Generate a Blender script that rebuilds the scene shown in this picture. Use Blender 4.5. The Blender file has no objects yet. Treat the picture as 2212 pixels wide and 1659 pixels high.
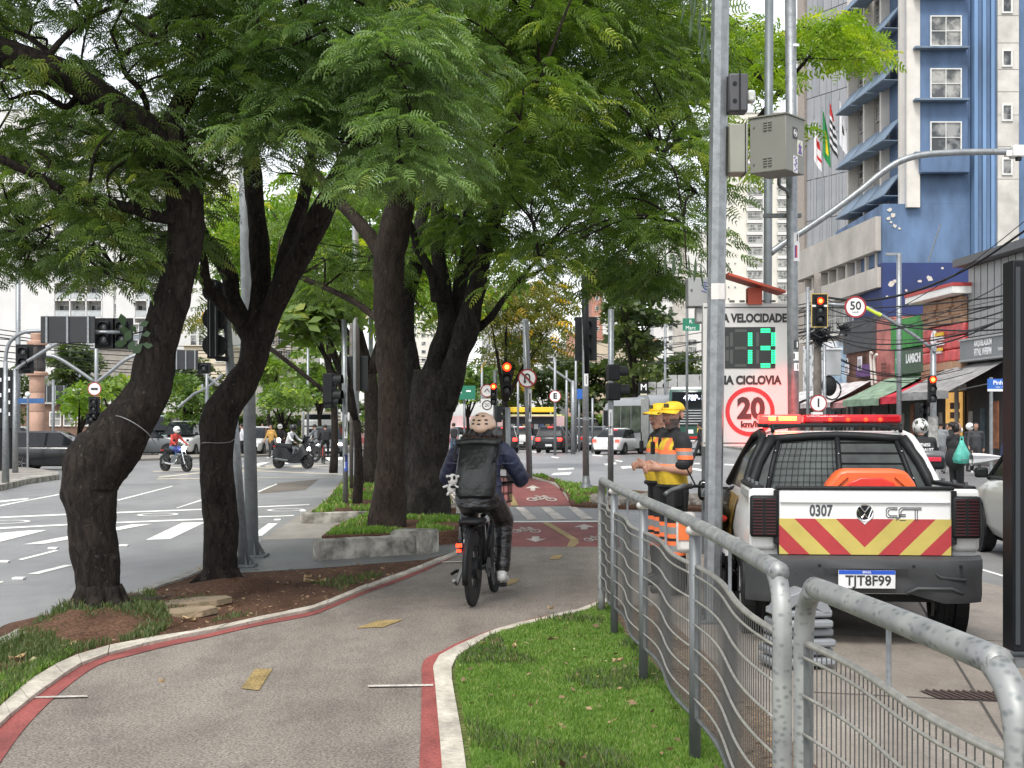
import bpy, bmesh, math, random
import numpy as np
from mathutils import Vector, Matrix, noise
from mathutils.geometry import tessellate_polygon as tessellate
R = math.radians
SC = bpy.context.scene
COL = SC.collection
random.seed(7)
rng = np.random.default_rng(11)

# ---------------------------------------------------------------- camera, sky, sun, exposure
F = 3050.0; CX = 1106.0; HY = 920.0; EYE = 1.6          # photo measured on a 2212 x 1659 grid
cam_d = bpy.data.cameras.new('camera'); cam = bpy.data.objects.new('camera', cam_d); COL.objects.link(cam)
cam.location = (0, 0, EYE); cam.rotation_euler = (R(90), 0, 0)
cam_d.sensor_width = 36; cam_d.lens = F/2212*36; cam_d.shift_y = (HY-829.5)/2212
cam_d.clip_start = 0.1; cam_d.clip_end = 3000
SC.camera = cam
W_ = bpy.data.worlds.new('World'); SC.world = W_; W_.use_nodes = True
nt = W_.node_tree; bg = nt.nodes['Background']
sky = nt.nodes.new('ShaderNodeTexSky'); sky.sky_type = 'NISHITA'; sky.sun_disc = False
sky.sun_elevation = R(56); sky.sun_rotation = R(200); sky.dust_density = 1.5; sky.air_density = 1.0; sky.ozone_density = 1
hs = nt.nodes.new('ShaderNodeHueSaturation'); hs.inputs['Saturation'].default_value = 0.22
nt.links.new(sky.outputs[0], hs.inputs['Color']); nt.links.new(hs.outputs[0], bg.inputs[0])
bg.inputs[1].default_value = 0.15
sun_d = bpy.data.lights.new('sun', 'SUN'); sun = bpy.data.objects.new('sun', sun_d); COL.objects.link(sun)
sun_d.energy = 1.5; sun_d.angle = R(16); sun_d.color = (1, .97, .92)
az = R(200); el = R(56)
sd = Vector((math.sin(az)*math.cos(el), math.cos(az)*math.cos(el), math.sin(el)))
sun.rotation_euler = sd.to_track_quat('Z', 'Y').to_euler(); sun.location = (0, 0, 60)
SC.view_settings.view_transform = 'Standard'; SC.view_settings.look = 'None'
SC.view_settings.gamma = 1; SC.view_settings.use_curve_mapping = False
SC.view_settings.exposure = 1.0
SC.cycles.max_bounces = 6; SC.cycles.transparent_max_bounces = 8
SC.cycles.use_denoising = True

# ---------------------------------------------------------------- measuring helpers
def X(px, Y): return (px-CX)/F*Y
def Z(py, Y): return EYE-(py-HY)/F*Y
def P(px, py, Y): return Vector((X(px, Y), Y, Z(py, Y)))
def G(px, py, z=0.0):
    Y = F*(EYE-z)/(py-HY); return Vector((X(px, Y), Y, z))
def GY(py, z=0.0): return F*(EYE-z)/(py-HY)

# ---------------------------------------------------------------- materials
MATS = {}
def mat(name, col, rough=.6, metal=0., var=.12, scale=4., bump=0., bscale=30., spec=.5, emit=0., coat=0., alpha=1., trans=0., stretch=(1,1,1), detail=4, col2=None, contrast=None, tl=0.):
    if name in MATS: return MATS[name]
    m = bpy.data.materials.new(name); m.use_nodes = True; MATS[name] = m
    t = m.node_tree; b = t.nodes['Principled BSDF']
    b.inputs['Roughness'].default_value = rough; b.inputs['Metallic'].default_value = metal
    b.inputs['Specular IOR Level'].default_value = spec; b.inputs['Coat Weight'].default_value = coat
    b.inputs['Coat Roughness'].default_value = .08
    if alpha < 1: b.inputs['Alpha'].default_value = alpha
    if trans: b.inputs['Transmission Weight'].default_value = trans
    tc = t.nodes.new('ShaderNodeTexCoord'); mp = t.nodes.new('ShaderNodeMapping'); mp.inputs['Scale'].default_value = stretch
    t.links.new(tc.outputs['Object'], mp.inputs[0])
    if 'window glass' in name:
        oi = t.nodes.new('ShaderNodeObjectInfo'); sc_ = t.nodes.new('ShaderNodeMath'); sc_.operation = 'MULTIPLY'; sc_.inputs[1].default_value = 97
        t.links.new(oi.outputs['Random'], sc_.inputs[0]); t.links.new(sc_.outputs[0], mp.inputs['Location'])
    c = Vector(col)
    if var > 0 or col2:
        n = t.nodes.new('ShaderNodeTexNoise'); n.inputs['Scale'].default_value = scale; n.inputs['Detail'].default_value = detail
        n.inputs['Roughness'].default_value = .6
        t.links.new(mp.outputs[0], n.inputs['Vector'])
        r = t.nodes.new('ShaderNodeValToRGB'); lo, hi = contrast or (.3, .7)
        r.color_ramp.elements[0].position = lo; r.color_ramp.elements[1].position = hi
        a = c*(1-var); z = Vector(col2) if col2 else c*(1+var)
        r.color_ramp.elements[0].color = (*a, 1); r.color_ramp.elements[1].color = (*[min(1, q) for q in z], 1)
        t.links.new(n.outputs[0], r.inputs[0]); t.links.new(r.outputs[0], b.inputs['Base Color'])
    else: b.inputs['Base Color'].default_value = (*c, 1)
    if bump:
        n2 = t.nodes.new('ShaderNodeTexNoise'); n2.inputs['Scale'].default_value = bscale; n2.inputs['Detail'].default_value = 5
        t.links.new(mp.outputs[0], n2.inputs['Vector'])
        bp = t.nodes.new('ShaderNodeBump'); bp.inputs['Strength'].default_value = min(1, bump); bp.inputs['Distance'].default_value = .02*max(1, bump)
        t.links.new(n2.outputs[0], bp.inputs['Height']); t.links.new(bp.outputs[0], b.inputs['Normal'])
    if emit:
        b.inputs['Emission Color'].default_value = (*c, 1); b.inputs['Emission Strength'].default_value = emit
    if tl:
        tr = t.nodes.new('ShaderNodeBsdfTranslucent'); tr.inputs[0].default_value = (*[min(1, q*1.6) for q in c], 1)
        mx = t.nodes.new('ShaderNodeMixShader'); mx.inputs[0].default_value = tl
        t.links.new(b.outputs[0], mx.inputs[1]); t.links.new(tr.outputs[0], mx.inputs[2])
        t.links.new(mx.outputs[0], t.nodes['Material Output'].inputs[0])
    return m
def leafmat(name, c1, c2, c3=None, tl=.35, rough=.45):
    m = bpy.data.materials.new(name); m.use_nodes = True; t = m.node_tree; b = t.nodes['Principled BSDF']
    b.inputs['Roughness'].default_value = rough; b.inputs['Specular IOR Level'].default_value = .5
    at = t.nodes.new('ShaderNodeAttribute'); at.attribute_name = 'tint'
    r = t.nodes.new('ShaderNodeValToRGB'); e = r.color_ramp.elements
    e[0].position = 0; e[0].color = (*c1, 1); e[1].position = .93; e[1].color = (*c2, 1)
    if c3: q = e.new(.985); q.color = (*c3, 1)
    t.links.new(at.outputs['Fac'], r.inputs[0]); t.links.new(r.outputs[0], b.inputs['Base Color'])
    tr = t.nodes.new('ShaderNodeBsdfTranslucent')
    g = t.nodes.new('ShaderNodeMixRGB'); g.blend_type = 'MULTIPLY'; g.inputs[0].default_value = 1; g.inputs[2].default_value = (1.5, 1.7, .6, 1)
    t.links.new(r.outputs[0], g.inputs[1]); t.links.new(g.outputs[0], tr.inputs[0])
    mx = t.nodes.new('ShaderNodeMixShader'); mx.inputs[0].default_value = tl
    t.links.new(b.outputs[0], mx.inputs[1]); t.links.new(tr.outputs[0], mx.inputs[2])
    t.links.new(mx.outputs[0], t.nodes['Material Output'].inputs[0])
    return m

# ---------------------------------------------------------------- objects
def tag(o, label=None, cat=None, group=None, kind=None):
    if label: o['label'] = label
    if cat: o['category'] = cat
    if group: o['group'] = group
    if kind: o['kind'] = kind
    return o
def thing(name, label, cat, loc=(0, 0, 0), rz=0., group=None, scale=1.):
    o = bpy.data.objects.new(name, None); COL.objects.link(o)
    o.empty_display_size = .2
    o.location = loc; o.rotation_euler = (0, 0, rz); o.scale = (scale,)*3
    return tag(o, label, cat, group)
def copy_tree(o, parent=None):
    c = o.copy(); COL.objects.link(c)
    if parent is not None: c.parent = parent
    for ch in list(o.children): copy_tree(ch, c)
    return c
def copy_thing(o, label, loc, rz=0., scale=None):
    c = copy_tree(o); c.location = loc; c.rotation_euler = (0, 0, rz)
    if scale: c.scale = (scale,)*3
    c['label'] = label
    return c
def inst(o, parent, loc, rot=None):
    c = o.copy(); COL.objects.link(c); c.parent = parent; c.location = loc
    if rot is not None: c.rotation_euler = rot
    return c

def catmull(pts, sub):
    pts = [tuple(p) for p in pts]
    if sub <= 1 or len(pts) < 3: return [np.array(p, float) for p in pts]
    a = np.array(pts, float); a = np.vstack([2*a[0]-a[1], a, 2*a[-1]-a[-2]]); out = []
    for i in range(1, len(a)-2):
        for k in range(sub):
            t = k/sub
            out.append(.5*((2*a[i])+(-a[i-1]+a[i+1])*t+(2*a[i-1]-5*a[i]+4*a[i+1]-a[i+2])*t*t+(-a[i-1]+3*a[i]-3*a[i+1]+a[i+2])*t**3))
    out.append(a[-2]); return out

class MB:
    def __init__(s): s.v = []; s.f = []; s.m = []; s.ci = 0
    def add(s, vs, fs):
        n = len(s.v); s.v += [tuple(v) for v in vs]; s.f += [tuple(i+n for i in f) for f in fs]; s.m += [s.ci]*len(fs)
        return s
    def mi(s, i): s.ci = i; return s
    def box(s, c, d, rot=None, taper=1.):
        x, y, z = d[0]/2, d[1]/2, d[2]/2
        vs = [Vector((a*x*(taper if q > 0 else 1), b*y*(taper if q > 0 else 1), q*z)) for q in (-1, 1) for b in (-1, 1) for a in (-1, 1)]
        if rot is not None:
            m = rot if isinstance(rot, Matrix) else Matrix.Rotation(rot, 3, 'Z')
            vs = [m @ v for v in vs]
        return s.add([v+Vector(c) for v in vs], [(0, 2, 3, 1), (4, 5, 7, 6), (0, 1, 5, 4), (2, 6, 7, 3), (0, 4, 6, 2), (1, 3, 7, 5)])
    def tube(s, pts, rad, n=8, cap=True, sub=1, flat=None, rough=0.):
        k = len(pts)
        if not hasattr(rad, '__len__'): rad = [rad]*k
        q = catmull([(*p, r) for p, r in zip(pts, rad)], sub)
        P_ = [Vector(a[:3]) for a in q]; Rr = [max(1e-4, a[3]) for a in q]
        up = None; rings = []
        for i, p in enumerate(P_):
            t = (P_[min(i+1, len(P_)-1)]-P_[max(i-1, 0)])
            t = t.normalized() if t.length > 1e-9 else Vector((0, 0, 1))
            if up is None:
                up = Vector((0, 0, 1)) if abs(t.z) < .9 else Vector((1, 0, 0))
            u = (up-t*up.dot(t)); u = u.normalized() if u.length > 1e-6 else t.orthogonal().normalized()
            w = t.cross(u); up = u
            ring = []
            for j in range(n):
                a = 2*math.pi*j/n; r = Rr[i]
                d = u*math.cos(a)+w*math.sin(a)*(flat or 1)
                if rough:
                    g = p+d*Rr[i]; r *= 1+rough*noise.noise(g*4.5+Vector((0, 0, p.z*-2.)))+rough*.42*noise.noise(Vector((g.x*17, g.y*17, g.z*4)))+rough*.25*abs(noise.noise(Vector((g.x*34, g.y*34, g.z*9))))
                ring.append(p+d*r)
            rings.append(ring)
        return s.loft(rings, cap)
    def loft(s, rings, cap=True, closed=True):
        n = len(rings[0]); vs = [v for r in rings for v in r]; fs = []
        for i in range(len(rings)-1):
            for j in range(n if closed else n-1):
                a = i*n+j; b = i*n+(j+1) % n; fs.append((a, b, b+n, a+n))
        if cap: fs.append(tuple(range(n))[::-1]); fs.append(tuple((len(rings)-1)*n+j for j in range(n)))
        return s.add(vs, fs)
    def cyl(s, p0, p1, r0, r1=None, n=12): return s.tube([p0, p1], [r0, r0 if r1 is None else r1], n)
    def ell(s, c, r, n=12, m=8, rot=None):
        if not hasattr(r, '__len__'): r = (r, r, r)
        vs = []; fs = []
        for i in range(m+1):
            th = math.pi*i/m
            for j in range(n):
                a = 2*math.pi*j/n
                v = Vector((r[0]*math.sin(th)*math.cos(a), r[1]*math.sin(th)*math.sin(a), r[2]*math.cos(th)))
                if rot is not None: v = rot @ v
                vs.append(v+Vector(c))
        for i in range(m):
            for j in range(n):
                a = i*n+j; b = i*n+(j+1) % n; fs.append((a, a+n, b+n, b))
        return s.add(vs, fs)
    def prism(s, poly, f, d0, d1):       # poly in 2d, f(u,v,d)->3d
        n = len(poly); vs = [f(u, v, d0) for u, v in poly]+[f(u, v, d1) for u, v in poly]
        fs = [tuple(range(n)), tuple(range(n, 2*n))[::-1]]+[(i, i+n, (i+1) % n+n, (i+1) % n) for i in range(n)]
        return s.add(vs, fs)
    def quad(s, a, b, c, d): return s.add([a, b, c, d], [(0, 1, 2, 3)])
    def lathe(s, prof, c=(0, 0, 0), n=16, axis='Z', cap=None):
        rings = []
        for r, z in prof:
            ring = []
            for j in range(n):
                a = 2*math.pi*j/n; v = (r*math.cos(a), r*math.sin(a), z)
                if axis == 'X': v = (v[2], v[0], v[1])
                if axis == 'Y': v = (v[0], v[2], v[1])
                ring.append(Vector(v)+Vector(c))
            rings.append(ring)
        return s.loft(rings, (tuple(prof[0]) != tuple(prof[-1])) if cap is None else cap)
    def xf(s, M4): s.v = [tuple(M4 @ Vector(v)) for v in s.v]; return s
    def build(s, name, m, parent=None, smooth=False, bevel=0., seg=2, loc=None, fix=True, sub=0):
        me = bpy.data.meshes.new(name); me.from_pydata(s.v, [], s.f)
        ms = m if isinstance(m, (list, tuple)) else [m]
        for q in ms: me.materials.append(q)
        if len(ms) > 1: me.polygons.foreach_set('material_index', s.m)
        if fix and len(s.f) < 60000:
            bm = bmesh.new(); bm.from_mesh(me); bmesh.ops.recalc_face_normals(bm, faces=bm.faces); bm.to_mesh(me); bm.free()
        if smooth:
            me.polygons.foreach_set('use_smooth', [True]*len(me.polygons))
            if smooth != 'all': me.set_sharp_from_angle(angle=R(40))
        o = bpy.data.objects.new(name, me); COL.objects.link(o)
        if parent is not None: o.parent = parent
        if loc is not None: o.location = loc
        if bevel:
            b = o.modifiers.new('b', 'BEVEL'); b.width = bevel; b.segments = seg; b.limit_method = 'ANGLE'; b.angle_limit = R(30); b.harden_normals = False
            me.polygons.foreach_set('use_smooth', [True]*len(me.polygons))
            b.offset_type = 'OFFSET'; me.set_sharp_from_angle(angle=R(60))
        if sub:
            q = o.modifiers.new('s', 'SUBSURF'); q.levels = sub; q.render_levels = sub
        return o
TEXTS = []
def text(name, s, m, parent, loc, size, rot=(R(90), 0, 0), ext=.0007, bold=.0, align='CENTER', sx=1., spacing=1., width=None):
    c = bpy.data.curves.new(name, 'FONT'); c.body = s; c.size = size; c.extrude = ext; c.offset = bold; c.align_x = align; c.align_y = 'CENTER'
    c.space_character = spacing; c.resolution_u = 3
    o = bpy.data.objects.new(name, c); COL.objects.link(o)
    TEXTS.append((o, name, m, parent, loc, rot, sx, width)); return o
def finish_text():
    dg = bpy.context.evaluated_depsgraph_get(); dg.update()
    for o, name, m, parent, loc, rot, sx, width in TEXTS:
        me = bpy.data.meshes.new_from_object(o.evaluated_get(dg)); me.materials.clear(); me.materials.append(m)
        if width:
            xs = [v.co.x for v in me.vertices]; sx = width/(max(xs)-min(xs))
        for v in me.vertices: v.co.x *= sx
        bpy.data.objects.remove(o); n = bpy.data.objects.new(name, me); COL.objects.link(n); n.parent = parent; n.location = loc; n.rotation_euler = rot
    TEXTS.clear()

# shared materials
galv = mat('galvanised steel', (.25, .265, .275), .42, .55, .22, 14, .15, 60)
galvd = mat('dark weathered steel', (.13, .14, .14), .5, .4, .25, 10)
whitem = mat('white paint', (.75, .75, .73), .4, 0, .05)
black = mat('black plastic', (.01, .011, .012), .55, 0, .2, 20, spec=.25)
rubber = mat('tyre rubber', (.016, .016, .017), .8, 0, .3, 30, .3, 80)
dark = mat('dark shadowed metal', (.02, .021, .023), .55, .1, .2)  # plain near black, used for the helmet vents
chrome = mat('chrome', (.7, .7, .7), .12, 1, 0)
alloy = mat('alloy rim', (.4, .4, .4), .3, .8, .1)
redlamp = mat('red lamp lens', (.5, .01, .01), .2, 0, 0)
redon = mat('lit red lamp', (1, .02, .004), .3, 0, 0, emit=4.5)
redcore = mat('lit orange core', (1, .14, .02), .3, 0, 0, emit=8)
brakeon = mat('lit brake lamp', (1, .03, .02), .3, 0, 0, emit=3)
headon = mat('lit headlamp', (1, .95, .85), .3, 0, 0, emit=10)
carglass = mat('car glass', (.012, .014, .016), .08, 0, .1, spec=.3)
skin = mat('skin', (.36, .2, .14), .55, 0, .12, 12)
skind = mat('tanned skin', (.28, .14, .09), .5, 0, .15, 14)
hairm = mat('dark hair', (.012, .009, .008), .6, 0, .3, 40)
paintw = mat('road paint white', (.62, .62, .58), .7, 0, .25, 9, contrast=(.25, .5))
# ================================================================ ground
def sheet(name, pts, m, z=0., kind='structure', parent=None, label=None, thick=0.):
    """pts : list of ground vectors / xy ; triangulated flat sheet"""
    bm = bmesh.new(); q = [pts[0]]
    for p in pts[1:]:
        if (Vector(p[:2])-Vector(q[-1][:2])).length > 1e-4: q.append(p)
    pts = q; tris = tessellate([[Vector((p[0], p[1], 0)) for p in pts]])
    vs = [bm.verts.new((p[0], p[1], z)) for p in pts]
    for t in tris:
        try: bm.faces.new([vs[i] for i in t])
        except ValueError: pass
    bmesh.ops.recalc_face_normals(bm, faces=bm.faces)
    if sum(f.normal.z for f in bm.faces) < 0: bmesh.ops.reverse_faces(bm, faces=bm.faces)
    if thick:
        r = bmesh.ops.extrude_face_region(bm, geom=list(bm.faces))
        for v in [g for g in r['geom'] if isinstance(g, bmesh.types.BMVert)]: v.co.z -= thick
        bmesh.ops.recalc_face_normals(bm, faces=bm.faces)
    me = bpy.data.meshes.new(name); bm.to_mesh(me); bm.free(); me.materials.append(m)
    o = bpy.data.objects.new(name, me); COL.objects.link(o)
    if parent is not None: o.parent = parent
    elif kind: o['kind'] = kind
    return o
def GP(lst): return [G(*p) for p in lst]
def smooth2(pts, sub=5): return [Vector(p) for p in catmull([(p[0], p[1], 0) for p in pts], sub)]

def roadmat(name, c, c2, speck, stain, rough=.75, sp_scale=160, stain_scale=.6, bumpd=.004, spec=.35):
    m = bpy.data.materials.new(name); m.use_nodes = True; t = m.node_tree; b = t.nodes['Principled BSDF']
    b.inputs['Roughness'].default_value = rough; b.inputs['Specular IOR Level'].default_value = spec
    tc = t.nodes.new('ShaderNodeTexCoord')
    n1 = t.nodes.new('ShaderNodeTexNoise'); n1.inputs['Scale'].default_value = stain_scale; n1.inputs['Detail'].default_value = 6; n1.inputs['Roughness'].default_value = .65
    n2 = t.nodes.new('ShaderNodeTexNoise'); n2.inputs['Scale'].default_value = sp_scale; n2.inputs['Detail'].default_value = 2
    mp = t.nodes.new('ShaderNodeMapping'); mp.inputs['Scale'].default_value = (1, .45, 1)
    t.links.new(tc.outputs['Object'], mp.inputs[0]); t.links.new(mp.outputs[0], n1.inputs[0]); t.links.new(tc.outputs['Object'], n2.inputs[0])
    r1 = t.nodes.new('ShaderNodeValToRGB'); r1.color_ramp.elements[0].position = .32; r1.color_ramp.elements[1].position = .68
    r1.color_ramp.elements[0].color = (*c, 1); r1.color_ramp.elements[1].color = (*c2, 1)
    r2 = t.nodes.new('ShaderNodeValToRGB'); r2.color_ramp.elements[0].position = .34; r2.color_ramp.elements[1].position = .66
    a = 1-speck; z = 1+speck
    r2.color_ramp.elements[0].color = (a, a, a, 1); r2.color_ramp.elements[1].color = (z, z*.98, z*.95, 1)
    mu = t.nodes.new('ShaderNodeMixRGB'); mu.blend_type = 'MULTIPLY'; mu.inputs[0].default_value = 1
    n3 = t.nodes.new('ShaderNodeTexNoise'); n3.inputs['Scale'].default_value = 2.3; n3.inputs['Detail'].default_value = 8; n3.inputs['Roughness'].default_value = .7
    t.links.new(mp.outputs[0], n3.inputs[0])
    r3 = t.nodes.new('ShaderNodeValToRGB'); r3.color_ramp.elements[0].position = .3; r3.color_ramp.elements[1].position = .55
    q = 1-stain; r3.color_ramp.elements[0].color = (q, q, q, 1); r3.color_ramp.elements[1].color = (1, 1, 1, 1)
    mu2 = t.nodes.new('ShaderNodeMixRGB'); mu2.blend_type = 'MULTIPLY'; mu2.inputs[0].default_value = 1
    t.links.new(n1.outputs[0], r1.inputs[0]); t.links.new(n2.outputs[0], r2.inputs[0]); t.links.new(n3.outputs[0], r3.inputs[0])
    t.links.new(r1.outputs[0], mu.inputs[1]); t.links.new(r2.outputs[0], mu.inputs[2])
    t.links.new(mu.outputs[0], mu2.inputs[1]); t.links.new(r3.outputs[0], mu2.inputs[2]); 
    if 'road asphalt' in name:
        ad = t.nodes.new('ShaderNodeMixRGB'); ad.blend_type = 'ADD'; ad.inputs[0].default_value = .55; vo = t.nodes.new('ShaderNodeTexVoronoi'); vo.feature = 'DISTANCE_TO_EDGE'; vo.inputs['Scale'].default_value = .42
        t.links.new(tc.outputs['Object'], ad.inputs[1]); t.links.new(n3.outputs['Color'], ad.inputs[2]); t.links.new(ad.outputs[0], vo.inputs['Vector'])
        r4 = t.nodes.new('ShaderNodeValToRGB'); r4.color_ramp.elements[0].color = (.8, .79, .78, 1); r4.color_ramp.elements[1].color = (1, 1, 1, 1); r4.color_ramp.elements[1].position = .012
        mu3 = t.nodes.new('ShaderNodeMixRGB'); mu3.blend_type = 'MULTIPLY'; mu3.inputs[0].default_value = 1; t.links.new(vo.outputs['Distance'], r4.inputs[0]); t.links.new(mu2.outputs[0], mu3.inputs[1]); t.links.new(r4.outputs[0], mu3.inputs[2]); mu2 = mu3
    t.links.new(mu2.outputs[0], b.inputs['Base Color'])
    bp = t.nodes.new('ShaderNodeBump'); bp.inputs['Strength'].default_value = .7; bp.inputs['Distance'].default_value = bumpd
    t.links.new(n2.outputs[0], bp.inputs['Height']); t.links.new(bp.outputs[0], b.inputs['Normal'])
    return m
asph = roadmat('road asphalt', (.17, .17, .172), (.26, .26, .262), .16, .22, .42, 90)
path_m = roadmat('cycle path asphalt', (.155, .134, .115), (.255, .228, .2), .52, .34, .8, 72)
conc = roadmat('stained concrete', (.19, .165, .14), (.29, .26, .23), .14, .35, .7, 60, .9)
concd = roadmat('damp grey concrete', (.12, .125, .13), (.17, .17, .17), .15, .3, .45, 70, 1.2)
conct = roadmat('tan concrete', (.24, .22, .19), (.31, .29, .26), .12, .25, .7, 60, 1.2)
redp = roadmat('red path paint', (.17, .045, .042), (.25, .075, .068), .22, .35, .75, 60, 1.1)
redk = roadmat('red edge paint', (.2, .055, .05), (.34, .09, .08), .25, .55, .75, 60, 3)
whk = roadmat('worn white kerb paint', (.34, .31, .26), (.62, .58, .5), .14, .4, .7, 40, 5)
yell = roadmat('worn yellow paint', (.24, .18, .085), (.42, .3, .11), .4, .4, .75, 70, 4)
arrowm = roadmat('worn white marking', (.38, .33, .3), (.6, .57, .52), .2, .3, .75, 70, 4)
soil = roadmat('red brown soil', (.08, .044, .03), (.15, .085, .056), .4, .4, .95, 45, 1.5, .02, .1)
grassg = roadmat('turf ground', (.07, .11, .025), (.15, .17, .06), .5, .4, .95, 40, 2, .02, .1)
whitewash = mat('whitewashed concrete', (.22, .2, .17), .8, 0, .5, 4, .6, 20, col2=(.5, .48, .42), contrast=(.38, .66), detail=8)

sheet('road', [(-260, -6), (260, -6), (260, 900), (-260, 900)], asph, 0.)
# right lane of stained concrete slabs
rp = [(.95, -4), (30, -4)] + [tuple(G(2450, 1290)[:2]), tuple(G(2200, 1274)[:2]), tuple(G(2140, 1262)[:2]), tuple(G(2080, 1250)[:2]), (3.6, 18.2), (.72, 18.2)]
sheet('bus_lane_pavement', rp, conc, .004)
jm = mat('joint tar', (.05, .045, .04), .9)
for i, (a, b) in enumerate([((1750, 1497), (2400, 1530)), ((1800, 1372), (2300, 1392))]):
    p, q = G(*a), G(*b); d = (q-p).normalized(); n = Vector((-d.y, d.x, 0))*.008
    sheet('pavement_joint', [p-n, q-n, q+n, p+n], jm, .008)
p, q = G(1985, 1300), G(2230, 1700); d = (q-p).normalized(); n = Vector((-d.y, d.x, 0))*.008
sheet('pavement_joint', [p-n, q-n, q+n, p+n], jm, .0081)
gr = thing('drain_grate', 'rusty rectangular drain grate set in the concrete behind the pickup', 'drain grate')
gm = mat('rusty grate', (.06, .04, .035), .8)
sheet('grate_frame', GP([(1985, 1495), (2190, 1500), (2240, 1519), (2030, 1513)]), gm, .0125, parent=gr)
a, b, c, d = GP([(1992, 1496), (2186, 1501), (2232, 1518), (2034, 1512)])
for i in range(12):
    t = (i+.5)/12; p = a.lerp(b, t); q = d.lerp(c, t)
    MB().tube([p+Vector((0, 0, .018)), q+Vector((0, 0, .018))], .007, 4).build('grate_bar', gm, gr)

# cycle path
Lout = [(-170, 1800), (-80, 1640), (0, 1540), (93, 1462), (186, 1418), (279, 1395), (372, 1379), (446, 1367.5), (557, 1341.5), (669, 1319), (713, 1303), (782, 1274), (852, 1249), (921, 1222), (987, 1196)]
Lin = [(-130, 1850), (-60, 1660), (0, 1577), (93, 1500), (186, 1438), (279, 1409), (372, 1387), (446, 1374), (557, 1348.5), (669, 1326), (713, 1311), (782, 1282), (852, 1256), (921, 1229), (987, 1202)]
Lred = [(-80, 1900), (-20, 1690), (0, 1655), (60, 1572), (140, 1493), (215, 1441), (290, 1419), (372, 1398), (446, 1382), (557, 1356), (669, 1334), (713, 1318), (782, 1288), (852, 1263), (921, 1235), (987, 1208)]
Rred = [(880, 2500), (899, 1900), (906, 1659), (909, 1583), (911, 1479), (911, 1446), (921, 1427), (956, 1410), (991, 1392), (1060, 1366), (1164, 1337), (1234, 1323), (1303, 1297)]
Rbd = [(985, 2500), (965, 1900), (954, 1659), (948, 1583), (939, 1479), (936, 1448), (949, 1427), (977, 1411), (1025, 1388), (1095, 1362), (1170, 1343), (1240, 1327), (1310, 1301)]
Rwh = [(1080, 2500), (1030, 1900), (1005, 1659), (991, 1566), (976, 1479), (977, 1446), (991, 1425), (1025, 1404), (1060, 1382), (1130, 1360), (1182, 1347), (1251, 1331), (1328, 1303)]
def curve(l): return smooth2(GP(l), 6)
Lo, Li, Lr, Rr_, Rb, Rw = map(curve, (Lout, Lin, Lred, Rred, Rbd, Rwh))
far_r = G(1335, 1183)
sheet('cycle_path', Li + [G(1060, 1183), far_r] + Rb[::-1], path_m, .012)
def ribbon(name, A, B, m, z, h=0., kind='structure', parent=None):
    mb = MB(); n = min(len(A), len(B))
    ra = [Vector((A[i][0], A[i][1], z)) for i in range(n)]; rb = [Vector((B[i][0], B[i][1], z)) for i in range(n)]
    if h:
        mb.loft([[a-Vector((0, 0, h)), a, b, b-Vector((0, 0, h))] for a, b in zip(ra, rb)], True)
    else:
        for i in range(n-1): mb.quad(ra[i], ra[i+1], rb[i+1], rb[i])
    o = mb.build(name, m, parent)
    if kind and parent is None: o['kind'] = kind
    return o
ribbon('red_edge_line', Li, Lr, redk, .017); ribbon('red_edge_line', Rr_, Rb, redk, .017)
# white edging: pavers laid end to end, each its own piece
def pavers(A, B, z, name, step=.42):
    root = bpy.data.objects.new(name, None); COL.objects.link(root); root['kind'] = 'structure'
    def cum(L):
        d = [0]
        for i in range(1, len(L)): d.append(d[-1]+(L[i]-L[i-1]).length)
        return d
    ca = cum(A); n = int(ca[-1]/step)
    def at(L, u):
        c = cum(L); t = u*c[-1]
        for i in range(1, len(L)):
            if c[i] >= t: k = (t-c[i-1])/max(1e-9, c[i]-c[i-1]); return L[i-1].lerp(L[i], k)
        return L[-1]
    for i in range(n):
        u0, u1 = (i+.012)/n, (i+.988)/n
        a0, a1, b0, b1 = at(A, u0), at(A, u1), at(B, u0), at(B, u1)
        h = z+random.uniform(-.003, .003); ring = []
        up = Vector((0, 0, h)); dn = Vector((0, 0, -.02))
        MB().add([a0+dn, a1+dn, b1+dn, b0+dn, a0+up, a1+up, b1+up, b0+up], [(0, 1, 2, 3), (4, 7, 6, 5), (0, 4, 5, 1), (1, 5, 6, 2), (2, 6, 7, 3), (3, 7, 4, 0)]).build('kerb_stone', whk, root)
pavers(Lo, Li, .04, 'cycle_path_kerb'); pavers(Rb, Rw, .04, 'cycle_path_kerb')
for l in ([(520, 1493), (551, 1450), (589, 1450), (559, 1497)], [(769, 1361), (815, 1345), (872, 1342), (828, 1359)], [(1082, 1272), (1088, 1256), (1122, 1252), (1116, 1262)], [(1186, 1211), (1196, 1201), (1215, 1202), (1208, 1211)]):
    sheet('yellow_lane_dash', GP(l), yell, .017)
for l in ([(10, 1514), (188, 1509), (190, 1513), (12, 1517)], [(795, 1487), (936, 1485), (936, 1489), (795, 1491)], [(955, 1217), (1010, 1216), (1010, 1218), (955, 1219)]):
    sheet('thin_white_line', GP(l), arrowm, .0215)
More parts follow.
